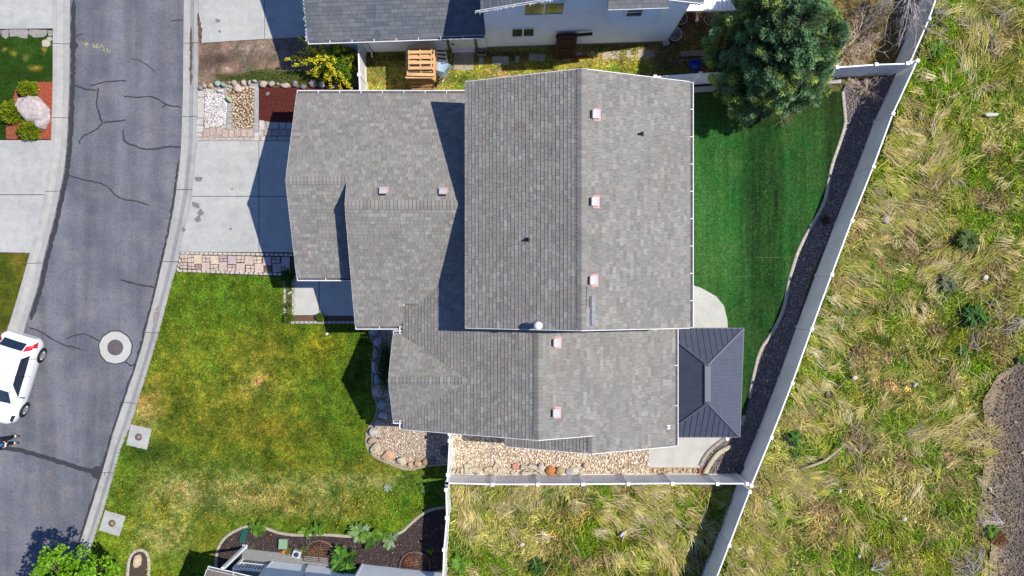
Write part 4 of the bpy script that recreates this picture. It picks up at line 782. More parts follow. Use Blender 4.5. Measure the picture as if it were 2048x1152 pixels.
# ---------------------------------------------------------------- the grey house
PAL = [S(152, 149, 144), S(160, 157, 151), S(140, 137, 133), S(146, 144, 140), S(170, 166, 159), S(132, 129, 126), S(156, 148, 142), S(150, 150, 141), S(156, 153, 148), S(144, 140, 137)]
RAR = [S(158, 140, 136), S(174, 171, 165), S(134, 129, 128), S(152, 138, 134), S(170, 168, 162)]
PAL_N = [S(112, 118, 128), S(122, 128, 137), S(103, 109, 119), S(128, 133, 141), S(108, 114, 124)]
M['felt'] = mat('roof felt', S(110, 106, 104), .95, noise=(20, .1))
M['dirt'] = mat('dark gutter floor', S(112, 106, 108), .9, noise=(9, .25))  # dark tone for the inside of the gutters
PAL = [tuple(q*1.13 for q in c) for c in PAL]; RAR = [tuple(q*1.13 for q in c) for c in RAR]
def PAL_MID(p): return tuple(sum(c[i] for c in p)/len(p) for i in range(3))
def clipz(poly, axis, lim, keep_less):
    out = []; n = len(poly)
    for i in range(n):
        a, b = poly[i], poly[(i+1) % n]; ia = (a[axis] <= lim) == keep_less; ib = (b[axis] <= lim) == keep_less
        if ia: out.append(a)
        if ia != ib: t = (lim-a[axis])/(b[axis]-a[axis]); out.append(tuple(a[k]+(b[k]-a[k])*t for k in range(2)))
    return out
def slope(root, E, udir, ndir, pitch, rects, pal=PAL, rar=RAR, expo=.145, name='roof_slope', single=0, rarep=.07, seed=0, m='shingle', wr=(.12, .28), deck=True, butt=.020):
    """one roof slope: E eave corner, u along the eave, n uphill; rects (u0,u1,run0,run1); rows of separate laminated shingles"""
    rnd = random.Random(seed); E = Vector(E); u = Vector((udir[0], udir[1], 0)).normalized(); n = Vector((*ndir, 0)).normalized()
    k = math.sqrt(1+pitch*pitch); v = Vector((n.x/k, n.y/k, pitch/k)); nm = u.cross(v)
    if nm.z < 0: nm = -nm
    part = MB()
    for u0, u1, r0, r1 in rects:
        part.xprism([E+u*u0+v*(r0*k)-nm*.004, E+u*u0+v*(r1*k)-nm*.004, E+u*u0+v*(r1*k)-nm*.10, E+u*u0+v*(r0*k)-nm*.10], (0, 0, 0), u*(u1-u0), (.12, .12, .12))
    base = part.build(name, M['felt'], root)
    rest = MB(); U0 = min(q[0] for q in rects); U1 = max(q[1] for q in rects); D1 = max(q[3] for q in rects)*k; D0 = min(q[2] for q in rects)*k
    nrow = int((D1-D0)/expo)+1; tops = []
    for r in range(nrow):
        a = D0+r*expo; b = a+expo+.012; x_ = U0-rnd.uniform(0, .3)
        while x_ < U1:
            w_ = rnd.uniform(*wr); lift = rnd.choice((0, 0, .007)); g = .004
            col = jit(mixc(rnd.choice(rar) if rnd.random() < rarep else rnd.choice(pal), PAL_MID(pal), .30), .04)
            for u0, u1, r0, r1 in rects:
                q = [(x_+g, a), (x_+w_-g, a), (x_+w_-g, b), (x_+g, b)]
                for ax, lim, kl in ((0, u0, False), (0, u1, True), (1, r0*k, False), (1, r1*k, True)):
                    q = clipz(q, ax, lim, kl)
                    if len(q) < 3: break
                if len(q) < 3: continue
                h0 = butt+lift; h1 = .003; L = []
                for uu, vv in q:
                    t = (vv-a)/(b-a); L.append(E+u*uu+v*vv+nm*(h0+(h1-h0)*t))
                if (L[1]-L[0]).cross(L[2]-L[0]).dot(nm) < 0: L.reverse(); q = q[::-1]
                vs = [tuple(p) for p in L]; m_ = len(vs)
                vs += [tuple(E+u*uu+v*vv-nm*.002) for uu, vv in q]
                fs = [tuple(range(m_))]+[(i+m_, (i+1) % m_+m_, (i+1) % m_, i) for i in range(m_)]
                tops.append((r, vs, fs, col))
            x_ += w_
    tops.sort(key=lambda t: -t[0])
    for i, (r, vs, fs, col) in enumerate(tops):
        if i < single: MB().add(vs, fs, col).build('shingle', M[m], base)
        else: rest.add(vs, fs, col)
    rest.build('shingles', M[m], base, kind='stuff')
    return base
RCM = {}
def ridge(root, A, B, pl, pr, pal=PAL, step=.143, hw=.15, m='shingle', lab='ridge_shingle'):
    """bent cap shingles along a ridge A->B; slopes fall at pl / pr either side"""
    A, B = Vector(A), Vector(B); d = (B-A); L = d.length; d.normalize(); s_ = Vector((-d.y, d.x, 0)); n = int(L/step); rz = math.atan2(d.y, d.x)
    for i in range(n):
        key = (pl, pr, m, random.randrange(14))
        if key not in RCM:
            mb = MB(); col = tuple(q*random.uniform(.84, 1.16) for q in random.choice(pal)) if False else jit(mixc(random.choice(pal), PAL_MID(pal), .5), .15); vs = []
            for x_, h in ((0, .062), (step+.02, .022)):
                vs += [(x_, hw, h-hw*pl), (x_, .02, h+.0), (x_, -.02, h+.0), (x_, -hw, h-hw*pr)]
            vs += [(0, hw, .0-hw*pl), (0, .02, 0), (0, -.02, 0), (0, -hw, .0-hw*pr)]
            mb.add(vs, [(0, 4, 5, 1), (1, 5, 6, 2), (2, 6, 7, 3), (8, 0, 1, 9), (9, 1, 2, 10), (10, 2, 3, 11), (0, 8, 4), (3, 7, 11)], col)
            o = mb.build(lab, M[m], root); RCM[key] = o.data
        else: o = link(lab, RCM[key], root)
        o.location = A+d*(i*step); o.rotation_euler = (0, math.asin(-d.z), rz)
def gutter(root, A, B, out, straps=.82, ends=(0, 0)):
    """open K-style gutter along an eave from A to B; out = horizontal outward direction"""
    A, B = Vector(A), Vector(B); o = Vector((*out, 0)).normalized(); w_ = .125; prof = [(0, -.01), (0, -.11), (w_*.7, -.11), (w_, -.02), (w_+.018, -.02), (w_+.018, -.0), (w_-.012, -.0), (w_-.012, -.02), (w_*.66, -.095), (.014, -.095), (.014, -.01)]
    P = [A+o*x_+Vector((0, 0, z)) for x_, z in prof]; g = MB().xprism(P, (0, 0, 0), B-A).build('gutter', M['gutter'], root)
    MB().xprism([A+o*.016+Vector((0, 0, -.045)), A+o*(w_*.9)+Vector((0, 0, -.045)), A+o*(w_*.9)+Vector((0, 0, -.055)), A+o*.016+Vector((0, 0, -.055))], (0, 0, 0), B-A).build('gutter_dark_strip', M['dirt'], g)  # dark strip added so the open channel reads darker
    d = (B-A); L = d.length; d.normalize(); n = max(1, int(L/straps))
    for i in range(n+1):
        p = A+d*min(L-.015, max(.015, i*L/n)); 
        st_ = MB().bar(p+Vector((0, 0, -.006)), p+o*w_+Vector((0, 0, -.006)), .028, .01) if 0 < i < n else MB().bar(p+o*.004+Vector((0, 0, -.05)), p+o*(w_+.01)+Vector((0, 0, -.05)), .02, .1)
        st_.build('gutter_strap', M['gutter'], g)
    return g
def rake(root, A, B, out, wd=.022, drop=.13):
    A, B = Vector(A), Vector(B); o = Vector((*out, 0)).normalized()
    P = [A+Vector((0, 0, .012)), A+o*wd+Vector((0, 0, .012)), A+o*wd+Vector((0, 0, -drop)), A+Vector((0, 0, -drop))]
    return MB().xprism(P, (0, 0, 0), B-A).build('rake_trim', M['gutter'], root)
H = thing('house', 'large house with brownish grey shingle roofs in the middle of the plot', 'house')
PI_ = .437
def wallbox(root, x0, x1, y0, y1, z0, z1, gable=None, m='siding', name='wall'):
    """walls with gable ends: gable = (axis, ridge pos, ridge z)"""
    if not gable: return MB().box(((x0+x1)/2, (y0+y1)/2, (z0+z1)/2), (x1-x0, y1-y0, z1-z0)).build(name, M[m], root)
    ax, rp, rzz = gable
    if ax == 'y': return MB().xprism([(x0, y0, z0), (x1, y0, z0), (x1, y0, z1), (rp, y0, rzz), (x0, y0, z1)], (0, 0, 0), (0, y1-y0, 0)).build(name, M[m], root)
    return MB().xprism([(x0, y0, z0), (x0, y1, z0), (x0, y1, z1), (x0, rp, rzz), (x0, y0, z1)], (0, 0, 0), (x1-x0, 0, 0)).build(name, M[m], root)
# walls
wallbox(H, -1.35, 6.24, -1.16, 7.4, 0, 5.30, ('y', 2.445, 6.95))
wallbox(H, -8.3, -1.36, .85, 7.45, 0, 2.85, ('x', 4.13, 4.28)); wallbox(H, -5.95, -1.36, -1.1, 7.44, 0, 2.86, ('x', 3.16, 4.68))
wallbox(H, -4.0, 6.2, -5.35, -1.17, 0, 2.9, ('y', .99, 5.08)); wallbox(H, -4.42, -3.9, -4.95, -2.2, 0, 2.9, ('x', -3.6, 3.95)); wallbox(H, .0, 6.19, -6.02, -5.36, 0, 2.88, ('y', 3.08, 4.18))
gd = MB()
for i in range(4): gd.box((-8.315, 3.55, .32+i*.56), (.05, 4.9, .54))
gd.build('garage_door', M['white'], H)
# main two-storey roof
YN, YS = 7.69, -1.49; XW, XE, XR = -1.75, 6.64, 2.445; ZE = 5.4; ZR = ZE+PI_*(XR-XW)
slope(H, (XW, YN, ZE), (0, -1), (1, 0), PI_, [(0, YN-YS, 0, XR-XW)], single=300, seed=1, butt=.024)
slope(H, (XE, YS, ZE), (0, 1), (-1, 0), PI_, [(0, YN-YS, 0, XE-XR)], seed=2, rarep=.05)
ridge(H, (XR, YN, ZR), (XR, YS, ZR), PI_, PI_, hw=.17)
gutter(H, (XE, YN, ZE-.01), (XE, YS, ZE-.01), (1, 0), 1.0)
for y_, o in ((YN, 1), (YS, -1)):
    rake(H, (XW, y_, ZE), (XR, y_, ZR), (0, o)); rake(H, (XR, y_, ZR), (XE, y_, ZE), (0, o))
# garage and entry roofs
zg = 2.9; YNG = 7.85
slope(H, (-1.36, YNG, zg), (-1, 0), (0, -1), PI_, [(0, 4.97, 0, YNG-3.158), (4.97, 7.33, 0, YNG-4.137)], seed=3, rarep=.07)
slope(H, (-8.69, .424, zg), (1, 0), (0, 1), PI_, [(0, 2.75, 0, 4.137-.424)], seed=4, rarep=.07)
slope(H, (-6.33, -1.534, zg), (1, 0), (0, 1), PI_, [(0, 1.96, 0, 4.692), (1.96, 4.97, .9, 4.692)], seed=5, rarep=.07)
ridge(H, (-8.69, 4.137, zg+PI_*3.713), (-6.1, 4.137, zg+PI_*3.713), PI_, PI_, hw=.17); ridge(H, (-6.33, 3.158, zg+PI_*4.692), (-1.9, 3.158, zg+PI_*4.692), PI_, PI_, hw=.17)
gutter(H, (-8.69, YNG, zg-.01), (-1.78, YNG, zg-.01), (0, 1)); gutter(H, (-8.69, .424, zg-.01), (-6.36, .424, zg-.01), (0, -1)); gutter(H, (-6.33, -1.534, zg-.01), (-4.37, -1.534, zg-.01), (0, -1))
for x_, ya, yb, yr, zr in ((-8.69, YNG, .424, 4.137, zg+PI_*3.713), (-6.33, YNG-.0, -1.534, 3.158, zg+PI_*4.692)):
    if x_ < -8: rake(H, (x_, ya, zg), (x_, yr, zr), (-1, 0), .010)
    else: rake(H, (x_, 4.0, zg+PI_*(YNG-4.0)), (x_, yr, zr), (-1, 0), .010)
    rake(H, (x_, yr, zr), (x_, yb, zg), (-1, 0), .010)
# entry part gable front walls are under wallbox; south wing
zw = 2.99
slope(H, (-4.39, 1.9, zw), (0, -1), (1, 0), PI_, [(0, 1.9+5.69, 0, 3.03), (1.9+1.17, 1.9+5.69, 3.03, 5.382)], seed=6, butt=.024)
slope(H, (6.58, -6.38, zg), (0, 1), (-1, 0), PI_, [(0, .69, 0, 3.5), (.69, 5.2, 0, 5.588)], seed=7, rarep=.05)
slope(H, (-.28, -5.4, 2.96), (0, -1), (1, 0), PI_, [(0, .98, 0, 3.36)], seed=8, butt=.024)
ridge(H, (.992, -1.2, 5.342), (.992, -5.69, 5.342), PI_, PI_, hw=.17); ridge(H, (3.08, -5.75, 4.43), (3.08, -6.38, 4.43), PI_, PI_, hw=.16)
rake(H, (-4.39, -5.69, zw), (.992, -5.69, 5.342), (0, -1)); rake(H, (.992, -5.69, 5.342), (3.2, -5.69, 4.38), (0, -1), drop=.06); rake(H, (-.28, -6.38, 2.96), (3.08, -6.38, 4.43), (0, -1)); rake(H, (3.08, -6.38, 4.43), (6.58, -6.38, zg), (0, -1))
gutter(H, (6.58, -1.5, zg-.01), (6.58, -6.38, zg-.01), (1, 0), 1.5)
# west-facing gable
pg = (4.18-2.95)/1.72
slope(H, (-1.5, -1.88, 2.95), (-1, 0), (0, -1), pg, [(0, 3.3, 0, 1.72)], seed=9, rarep=.07); slope(H, (-4.8, -5.32, 2.95), (1, 0), (0, 1), pg, [(0, 3.3, 0, 1.72)], seed=10, rarep=.07)
ridge(H, (-4.8, -3.6, 4.18), (-1.75, -3.6, 4.18), pg, pg, hw=.15)
rake(H, (-4.8, -1.88, 2.95), (-4.8, -3.6, 4.18), (-1, 0), .010); rake(H, (-4.8, -3.6, 4.18), (-4.8, -5.32, 2.95), (-1, 0), .010)
gutter(H, (-4.8, -1.86, 2.94), (-4.41, -1.86, 2.94), (0, 1)); gutter(H, (-4.4, -1.55, 2.97), (-4.4, -1.86, 2.97), (-1, 0)); gutter(H, (-4.8, -5.33, 2.94), (-4.41, -5.33, 2.94), (0, -1)); gutter(H, (-4.4, -5.34, 2.97), (-4.4, -5.69, 2.97), (-1, 0))
# roof furniture
pinkf = mat('faded red flashing', S(222, 176, 174), .7, noise=(30, .1)); hood = mat('white vent hood', S(214, 210, 214), .5)
def zroof(px, py, pl):
    """intersect the view ray of a surveyed roof point with a roof plane: pl(x,y)->z"""
    z = 5
    for _ in range(12): p = gp(px, py, z); z = pl(p.x, p.y)
    return gp(px, py, z)
plE = lambda x, y: ZE+PI_*(XE-x); plW = lambda x, y: ZE+PI_*(x-XW); plS = lambda x, y: zg+PI_*(6.58-x); plG = lambda x, y: zg+PI_*(YNG-y)
def vent(px, py, pl, down, sz=.30):
    p = zroof(px, py, pl)+Vector((0, 0, .025)); dn = Vector((*down, 0)); v = Vector((dn.x, dn.y, -PI_)).normalized(); s_ = Vector((-dn.y, dn.x, 0)); n = s_.cross(v)
    if n.z < 0: n = -n
    Mx = Matrix((v, s_, n)).transposed()
    f = MB().box(p+n*.008, (sz*.95, sz*1.5, .016), M=Mx).build('roof_vent', pinkf, H)
    b = MB(); b.xprism([p+n*.02-v*sz*.85-s_*sz*.5, p+n*.10-v*sz*.75-s_*sz*.5, p+n*.13-v*sz*.2-s_*sz*.5, p+n*.10+v*sz*.22-s_*sz*.5, p+n*.02+v*sz*.22-s_*sz*.5], (0, 0, 0), s_*sz); b.build('vent_hood', hood, f)
    MB().box(p+n*.05-v*(sz*.86), (.03, sz*.9, .07), M=Mx).build('vent_slot', M['dark'], f)
for q in ((1194, 230), (1192, 404), (1189, 561)): vent(*q, plE, (1, 0))
for q in ((1116, 685), (1115, 825)): vent(*q, plS, (1, 0))
for q in ((767, 380), (886, 381)): vent(*q, plG, (0, 1), .27)
for q, pl in (((1282, 268), plE), ((1057, 479), plW)):
    p = zroof(*q, pl); f = MB().box(p+Vector((0, 0, .02)), (.20, .16, .03)).build('vent_pipe', M['dark'], H); MB().tube([p, p+Vector((0, 0, .24))], .045, 8).build('pipe', M['dark'], f)
p = zroof(1076, 650, plW); fl = MB().lathe(p+Vector((0, 0, -.05)), [(.20, .0), (.11, .16), (.10, .2), (.10, .55)], 14).build('flue', M['alloy'], H)
MB().lathe(p+Vector((0, 0, .48)), [(.10, 0), (.145, .02), (.145, .08), (.13, .12), (.0, .135)], 18).build('flue_cap', M['gutter'], fl)
for x0, y0, w_, h_, c in ((1172.5, 571, 1.8, 44, 'd'), (1180.5, 592, 4.0, 60, 'm'), (1165.5, 608, 7, 4.5, 'm'), (1176, 615, 8, 38, 'l'), (1187, 590, 9, 60, 'l')):
    a = zroof(x0, y0, plE); b = zroof(x0, y0+h_, plE); 
    MB().bar(a+Vector((0, 0, .036)), b+Vector((0, 0, .036)), w_*.0176, .012, {'d': S(52, 48, 52), 'm': S(118, 114, 114), 'l': S(166, 166, 172)}[c], up=(PI_, 0, 1)).build('patch_strip', M['stone'], H)
a = zroof(1337, 854, plS)+Vector((0, 0, .035)); tv = Vector((1, 0, -PI_)).normalized(); Mt = Matrix((tv, (0, 1, 0), tv.cross(Vector((0, 1, 0))))).transposed()
pm = MB()
for dx, dy, w_, h_ in ((0, -3.2, 8, 1.8), (0, 3.2, 8, 1.8), (0, 0, 2.6, 6)): pm.box(a+Vector((0, -dy*.0195, 0)), (w_*.0195, h_*.0195, .012), M=Mt)
pm.build('roof_marker', M['white'], H)
settle(H)
# ---------------------------------------------------------------- neighbour's white house (top of the picture)
N = thing('house', 'white two-storey house with blue grey shingles beside the stacked pallets', 'house')
TN1 = .033; nu = Vector((1, TN1, 0)).normalized(); nn_ = Vector((-TN1, 1, 0)).normalized()
def nv(x, d, z): return Vector((x, 10.553+TN1*x+d, z))
def nq(pts): return [tuple(nv(*p)) for p in pts]
def nbox(x0, x1, d0, d1, z0, z1, m, name, parent):
    return MB().add(nq([(x0, d0, z0), (x1, d0, z0), (x1, d1, z0), (x0, d1, z0), (x0, d0, z1), (x1, d0, z1), (x1, d1, z1), (x0, d1, z1)]), [(3, 2, 1, 0), (4, 5, 6, 7), (0, 1, 5, 4), (1, 2, 6, 5), (2, 3, 7, 6), (3, 0, 4, 7)]).build(name, m, parent)
nbox(-7.9, -1.1, 0, 6.2, 0, 2.8, M['siding'], 'wall', N)
MB().xprism(nq([(-1.09, 0, 0), (6.72, 0, 0), (6.72, 0, 5.3), (2.815, 0, 6.75), (-1.09, 0, 5.3)]), (0, 0, 0), nn_*7).build('wall', M['siding'], N)
nbox(-1.08, 6.70, -.02, -.001, 0, .28, mat('grey foundation', S(140, 140, 126), .95, noise=(12, .15)), 'foundation', N)
def siding(root, P, u, L, z0, z1, out, step=.115, cut=None, m=None):
    mb = MB(); n = int((z1-z0)/step); u = Vector(u).normalized(); o = Vector(out).normalized(); P = Vector(P)
    for i in range(n):
        za, zb = z0+i*step, z0+(i+1)*step-.003
        x0, x1 = (0, L) if cut is None else cut(zb)
        if x1-x0 < .1: continue
        a = P+u*x0; b = P+u*x1
        vs = [a+o*.002+Vector((0, 0, zb)), b+o*.002+Vector((0, 0, zb)), b+o*.017+Vector((0, 0, za)), a+o*.017+Vector((0, 0, za)), a+Vector((0, 0, za)), b+Vector((0, 0, za))]
        mb.add([tuple(v) for v in vs], [(0, 3, 2, 1), (3, 4, 5, 2)])
    return mb.build('siding', m or M['siding'], root, kind='stuff')
siding(N, nv(-7.9, 0, 0), nu, 6.8, .05, 2.8, -nn_); siding(N, nv(-1.08, 0, 0), nu, 7.8, .30, 6.7, -nn_, cut=lambda z: (0, 7.8) if z < 5.3 else ((z-5.3)/.371, 7.8-(z-5.3)/.371))
nbox(6.66, 6.75, -.03, .09, 0, 5.3, M['white'], 'corner_trim', N)
slope(N, nv(-8.25, -.30, 2.9), nu, nn_, PI_, [(0, 7.17, 0, 3.4)], pal=PAL_N, rar=[S(98, 104, 114), S(134, 138, 144)], expo=.16, seed=21, wr=(.2, .4))
gutter(N, nv(-8.25, -.30, 2.89), nv(-1.1, -.30, 2.89), -nn_[:2] if False else (-nn_.x, -nn_.y)); rake(N, nv(-8.25, -.30, 2.9), nv(-8.25, 3.1, 2.9+PI_*3.4), (-1, 0))
slope(N, nv(-1.38, 6.5, 5.4), (-nn_.x, -nn_.y), nu, .39, [(0, 6.66, 0, 4.22)], pal=PAL_N, rar=PAL_N, expo=.16, seed=22, wr=(.2, .4)); slope(N, nv(7.05, -.16, 5.4), nn_, -nu, .39, [(0, 6.66, 0, 4.22)], pal=PAL_N, rar=PAL_N, expo=.16, seed=23, wr=(.2, .4))
rake(N, nv(-1.38, -.16, 5.4), nv(2.83, -.16, 5.4+.39*4.21), (0, -1)); rake(N, nv(2.83, -.16, 5.4+.39*4.21), nv(7.05, -.16, 5.4), (0, -1))
gutter(N, nv(7.05, -.14, 5.39), nv(7.05, 3, 5.39), (1, 0))
def window(root, px0, py0, px1, py1, plane_d, split='v', name='window'):
    """surveyed corners on a wall plane"""
    def hit(px, py):
        z = 3
        for _ in range(20): p = gp(px, py, z); y_ = 10.553+TN1*p.x+plane_d; z = CAMZ-y_*FPX/(576-py)
        return gp(px, py, z)
    a = hit((px0+px1)/2, py1); b = hit((px0+px1)/2, py0); zc = (a.z+b.z)/2; x0 = gp(px0, (py0+py1)/2, zc).x; x1 = gp(px1, (py0+py1)/2, zc).x; z0, z1 = a.z, b.z
    fr = MB(); f = .06
    for q in ((x0, x1, z0, z0+f), (x0, x1, z1-f, z1), (x0, x0+f, z0+f, z1-f), (x1-f, x1, z0+f, z1-f)):
        fr.add(nq([(q[0], plane_d-.05, q[2]), (q[1], plane_d-.05, q[2]), (q[1], plane_d+.0, q[2]), (q[0], plane_d+.0, q[2]), (q[0], plane_d-.05, q[3]), (q[1], plane_d-.05, q[3]), (q[1], plane_d, q[3]), (q[0], plane_d, q[3])]), [(3, 2, 1, 0), (4, 5, 6, 7), (0, 1, 5, 4), (1, 2, 6, 5), (2, 3, 7, 6), (3, 0, 4, 7)])
    w_ = fr.build(name, M['white'], root)
    if split == 'v': xm = (x0+x1)/2; parts = [(x0+f, xm-.03, z0+f, z1-f), (xm+.03, x1-f, z0+f, z1-f)]; bar = (xm-.03, xm+.03, z0+f, z1-f)
    else: zm = (z0+z1)/2; parts = [(x0+f, x1-f, z0+f, zm-.025), (x0+f, x1-f, zm+.025, z1-f)]; bar = (x0+f, x1-f, zm-.025, zm+.025)
    for q in parts: nbox(q[0], q[1], plane_d-.025, plane_d-.012, q[2], q[3], M['winglass'], 'pane', w_)
    nbox(bar[0], bar[1], plane_d-.04, plane_d-.005, bar[2], bar[3], M['white'], 'mullion', w_)
M['winglass'] = mat('glass with painted green reflection', S(88, 104, 84), .12, noise=(3, .5), blotch=(1.3, .7, S(60, 72, 72), .4, .6), spec=.8)  # greenish reflection is painted into the pane colour
window(N, 1047, 3, 1130, 28, -.02); window(N, 1022, 54.5, 1070, 72, -.02)
nbox(3.64, 5.55, -.40, .1, 4.05, 6.15, M['siding'], 'bay', N); siding(N, nv(3.66, -.40, 0), nu, 1.87, 4.08, 6.1, -nn_)
nbox(3.62, 3.68, -.43, -.38, 4.05, 6.13, M['white'], 'corner_trim', N); nbox(5.51, 5.57, -.43, -.38, 4.05, 6.13, M['white'], 'corner_trim', N)
window(N, 1251, 14, 1288, 31.5, -.42, 'h')
slope(N, nv(3.5, -.52, 6.12), nu, nn_, .25, [(0, 2.2, 0, .9)], pal=PAL_N, rar=PAL_N, expo=.16, seed=24, wr=(.2, .4)); MB().bar(nv(3.5, -.53, 6.06), nv(5.7, -.53, 6.06), .03, .12).build('fascia', M['gutter'], N)
# side door
def nrect(px, py): p = gp(px, py); return p.x
nbox(-2.60, -1.66, -.05, -.001, .08, 2.12, M['white'], 'door', N); d_ = [c for c in N.children if c.name.startswith('door')][0]
for q in ((-2.48, -2.18, 1.15, 1.95), (-2.08, -1.78, 1.15, 1.95), (-2.48, -2.18, .25, 1.0), (-2.08, -1.78, .25, 1.0)): nbox(q[0], q[1], -.065, -.049, q[2], q[3], M['panel'], 'door_panel', d_)
MB().lathe(nv(-2.52, -.09, 1.05), [(.035, -.035), (.045, 0), (.035, .035)], 10).build('handle', M['dark'], d_)
for x_ in (-2.72, -1.54): nbox(x_-.05, x_+.05, -.07, -.002, .0, 2.2, mat('weathered door trim', S(128, 128, 112), .9, noise=(14, .2)), 'door_frame', N)
nbox(-2.64, -1.62, -.16, -.001, .0, .09, M['gutter'], 'door_sill', N)
MB().tube([nv(-6.15, -.06, 2.7), nv(-6.12, -.06, .3), nv(-6.12, -.25, .08)], .045, 6).build('downspout', M['gutter'], N)
wl = nbox(-3.28, -2.92, -.12, -.002, 1.95, 2.12, mat('grey green metal', S(84, 108, 102), .6), 'wall_lamp', N)
nbox(.78, 1.0, -.06, -.002, .42, .56, M['panel'], 'outlet_box', N)
settle(N)
lg = thing('icicle_lights', 'string of white icicle lights hanging along the white house roof edges', 'string lights')
mb = MB(); rnd = random.Random(4)
for A, B, nlt in ((nv(-8.29, -.3, 2.88), nv(-8.29, 3, 4.3), 40), (nv(-1.4, -.2, 5.36), nv(1.6, -.2, 6.53), 34)):
    pts = [A.lerp(B, i/30)+Vector((rnd.uniform(-.02, .02), rnd.uniform(-.03, .0), -.02+rnd.uniform(-.02, .02))) for i in range(31)]; mb.tube(pts, .012, 4)
    for i in range(nlt):
        p = A.lerp(B, rnd.random()); o = Vector((-.05, 0, 0)) if A.x < -5 else Vector((0, -.05, 0)); mb.tube([p+o*.3, p+o*rnd.uniform(.8, 1.9)+Vector((0, 0, -rnd.uniform(.03, .18)))], .013, 4)
mb.build('bulb_string', M['white'], lg); settle(lg)
# white corrugated patio cover behind that house
PC = thing('patio_cover', 'flat white ribbed patio cover at the back corner of the white house', 'patio cover')
x0, x1, y0, y1, zt = 6.95, 9.75, 11.35, 14.5, 2.6
for i in range(16):
    xa = x0+(x1-x0)*i/16; MB().box((xa+.085, (y0+y1)/2, zt), (.16, y1-y0, .03)).build('roof_panel', M['white'], PC); MB().box((xa+.005, (y0+y1)/2, zt+.02), (.02, y1-y0, .05)).build('rib', M['white'], PC)
MB().box(((x0+x1)/2, y0-.03, zt-.05), (x1-x0, .06, .16)).build('fascia', M['gutter'], PC)
for x_ in (x0+.15, x1-.15): MB().box((x_, y0+.15, 1.25), (.1, .1, 2.5)).build('post', M['white'], PC)
settle(PC)
# ---------------------------------------------------------------- house at the bottom of the picture
B = thing('house', 'white sided house with a railed porch at the lower edge', 'house')
b1 = Vector((1, -.109, 0)).normalized(); bn = Vector((.109, 1, 0)).normalized(); P1 = gp(547, 1120.5)
Bsid = mat('pale blue siding', (.84, .87, .90), .6, noise=(2, .03), spec=.3)
def bv(x, d, z): return P1+b1*x+bn*d+Vector((0, 0, z))
def bbox(x0, x1, d0, d1, z0, z1, m, name, parent):
    return MB().add([tuple(bv(*p)) for p in [(x0, d0, z0), (x1, d0, z0), (x1, d1, z0), (x0, d1, z0), (x0, d0, z1), (x1, d0, z1), (x1, d1, z1), (x0, d1, z1)]], [(3, 2, 1, 0), (4, 5, 6, 7), (0, 1, 5, 4), (1, 2, 6, 5), (2, 3, 7, 6), (3, 0, 4, 7)]).build(name, m, parent)
bbox(0, 7.9, -4, 0, -.1, 2.75, Bsid, 'wall', B); bbox(3.92, 7.6, -1, .30, -.1, 2.75, Bsid, 'wall', B)
siding(B, bv(0, 0, 0), b1, 3.91, .2, 2.7, bn, .105, m=Bsid); siding(B, bv(3.92, .30, 0), b1, 3.68, .2, 2.7, bn, .105, m=Bsid)
bbox(3.88, 3.95, .26, .335, 0, 2.7, M['white'], 'corner_trim', B); bbox(-.04, .03, -.05, .03, 0, 2.7, M['white'], 'corner_trim', B)
bbox(-.02, 3.9, .001, .012, 0, .17, mat('grey footing', S(150, 150, 142), .95, noise=(12, .15)), 'foundation', B)
MB().xprism([bv(.4, .35, 2.95), bv(.4, -2, 3.95), bv(.4, -4.4, 2.9)], (0, 0, 0), b1*7.8, S(122, 112, 104)).build('roof', M['shingle'], B)
# porch
def toB(px, py, z): q = gp(px, py, z)-P1; return (q.dot(b1), q.dot(bn))
pg_ = mat('grey deck', S(150, 150, 150), .9, noise=(10, .1))
bbox(-1.35, -.022, -3, .42, 0, .17, pg_, 'porch_slab', B); bbox(-.02, 2.9, .013, .42, -.05, .17, pg_, 'porch_slab', B)
bbox(-1.3, -.05, -3, -.05, .12, .42, pg_, 'porch_floor', B)
rl = bbox(-1.28, -.06, -.10, -.02, 1.22, 1.30, M['white'], 'railing', B); bbox(-1.28, -.06, -.09, -.03, .52, .58, M['white'], 'bottom_rail', rl)
for i in range(9): bbox(-1.22+i*.13, -1.18+i*.13, -.08, -.04, .58, 1.22, M['white'], 'baluster', rl)
for x_ in (-1.30, -.02): bbox(x_-.05, x_+.05, -.12, .0, .12, 1.38, M['white'], 'railing_post', rl)
rl2 = bbox(-1.33, -1.25, -1.6, -.13, 1.22, 1.30, M['white'], 'railing', B)
for i in range(9): bbox(-1.31, -1.27, -1.5+i*.15, -1.46+i*.15, .5, 1.22, M['white'], 'baluster', rl2)
q = gp(491, 1093); a_, b_ = toB(491, 1093, 0)
bbox(a_-.06, a_+.06, b_-.06, b_+.06, 0, 2.85, M['white'], 'porch_post', B); bbox(a_-.11, a_+.11, b_-.11, b_+.11, 0, .10, M['white'], 'post_base', B)
zr = 3.0; A_ = gp(414, 1139, zr); Bq = gp(474, 1153, zr); dd = (Bq-A_).normalized(); dn = Vector((dd.y, -dd.x, 0))
if dn.y > 0: dn = -dn
slope(B, A_+dn*.0, dd, dn, .3, [(0, 3.2, 0, 3)], pal=[S(128, 116, 108), S(116, 104, 98), S(138, 126, 118)], rar=[S(108, 98, 94)], seed=31, wr=(.14, .26)); gutter(B, A_+Vector((0, 0, -.01)), A_+dd*3.2+Vector((0, 0, -.01)), (-dn.x, -dn.y)); rake(B, A_, A_+dn*3+Vector((0, 0, .9)), (-dd.x, -dd.y))
MB().tube([bv(1.55, .05, .1), bv(1.6, .05, .8), bv(1.75, .05, 1.6)], .03, 6).build('conduit', M['alloy'], B)
settle(B)
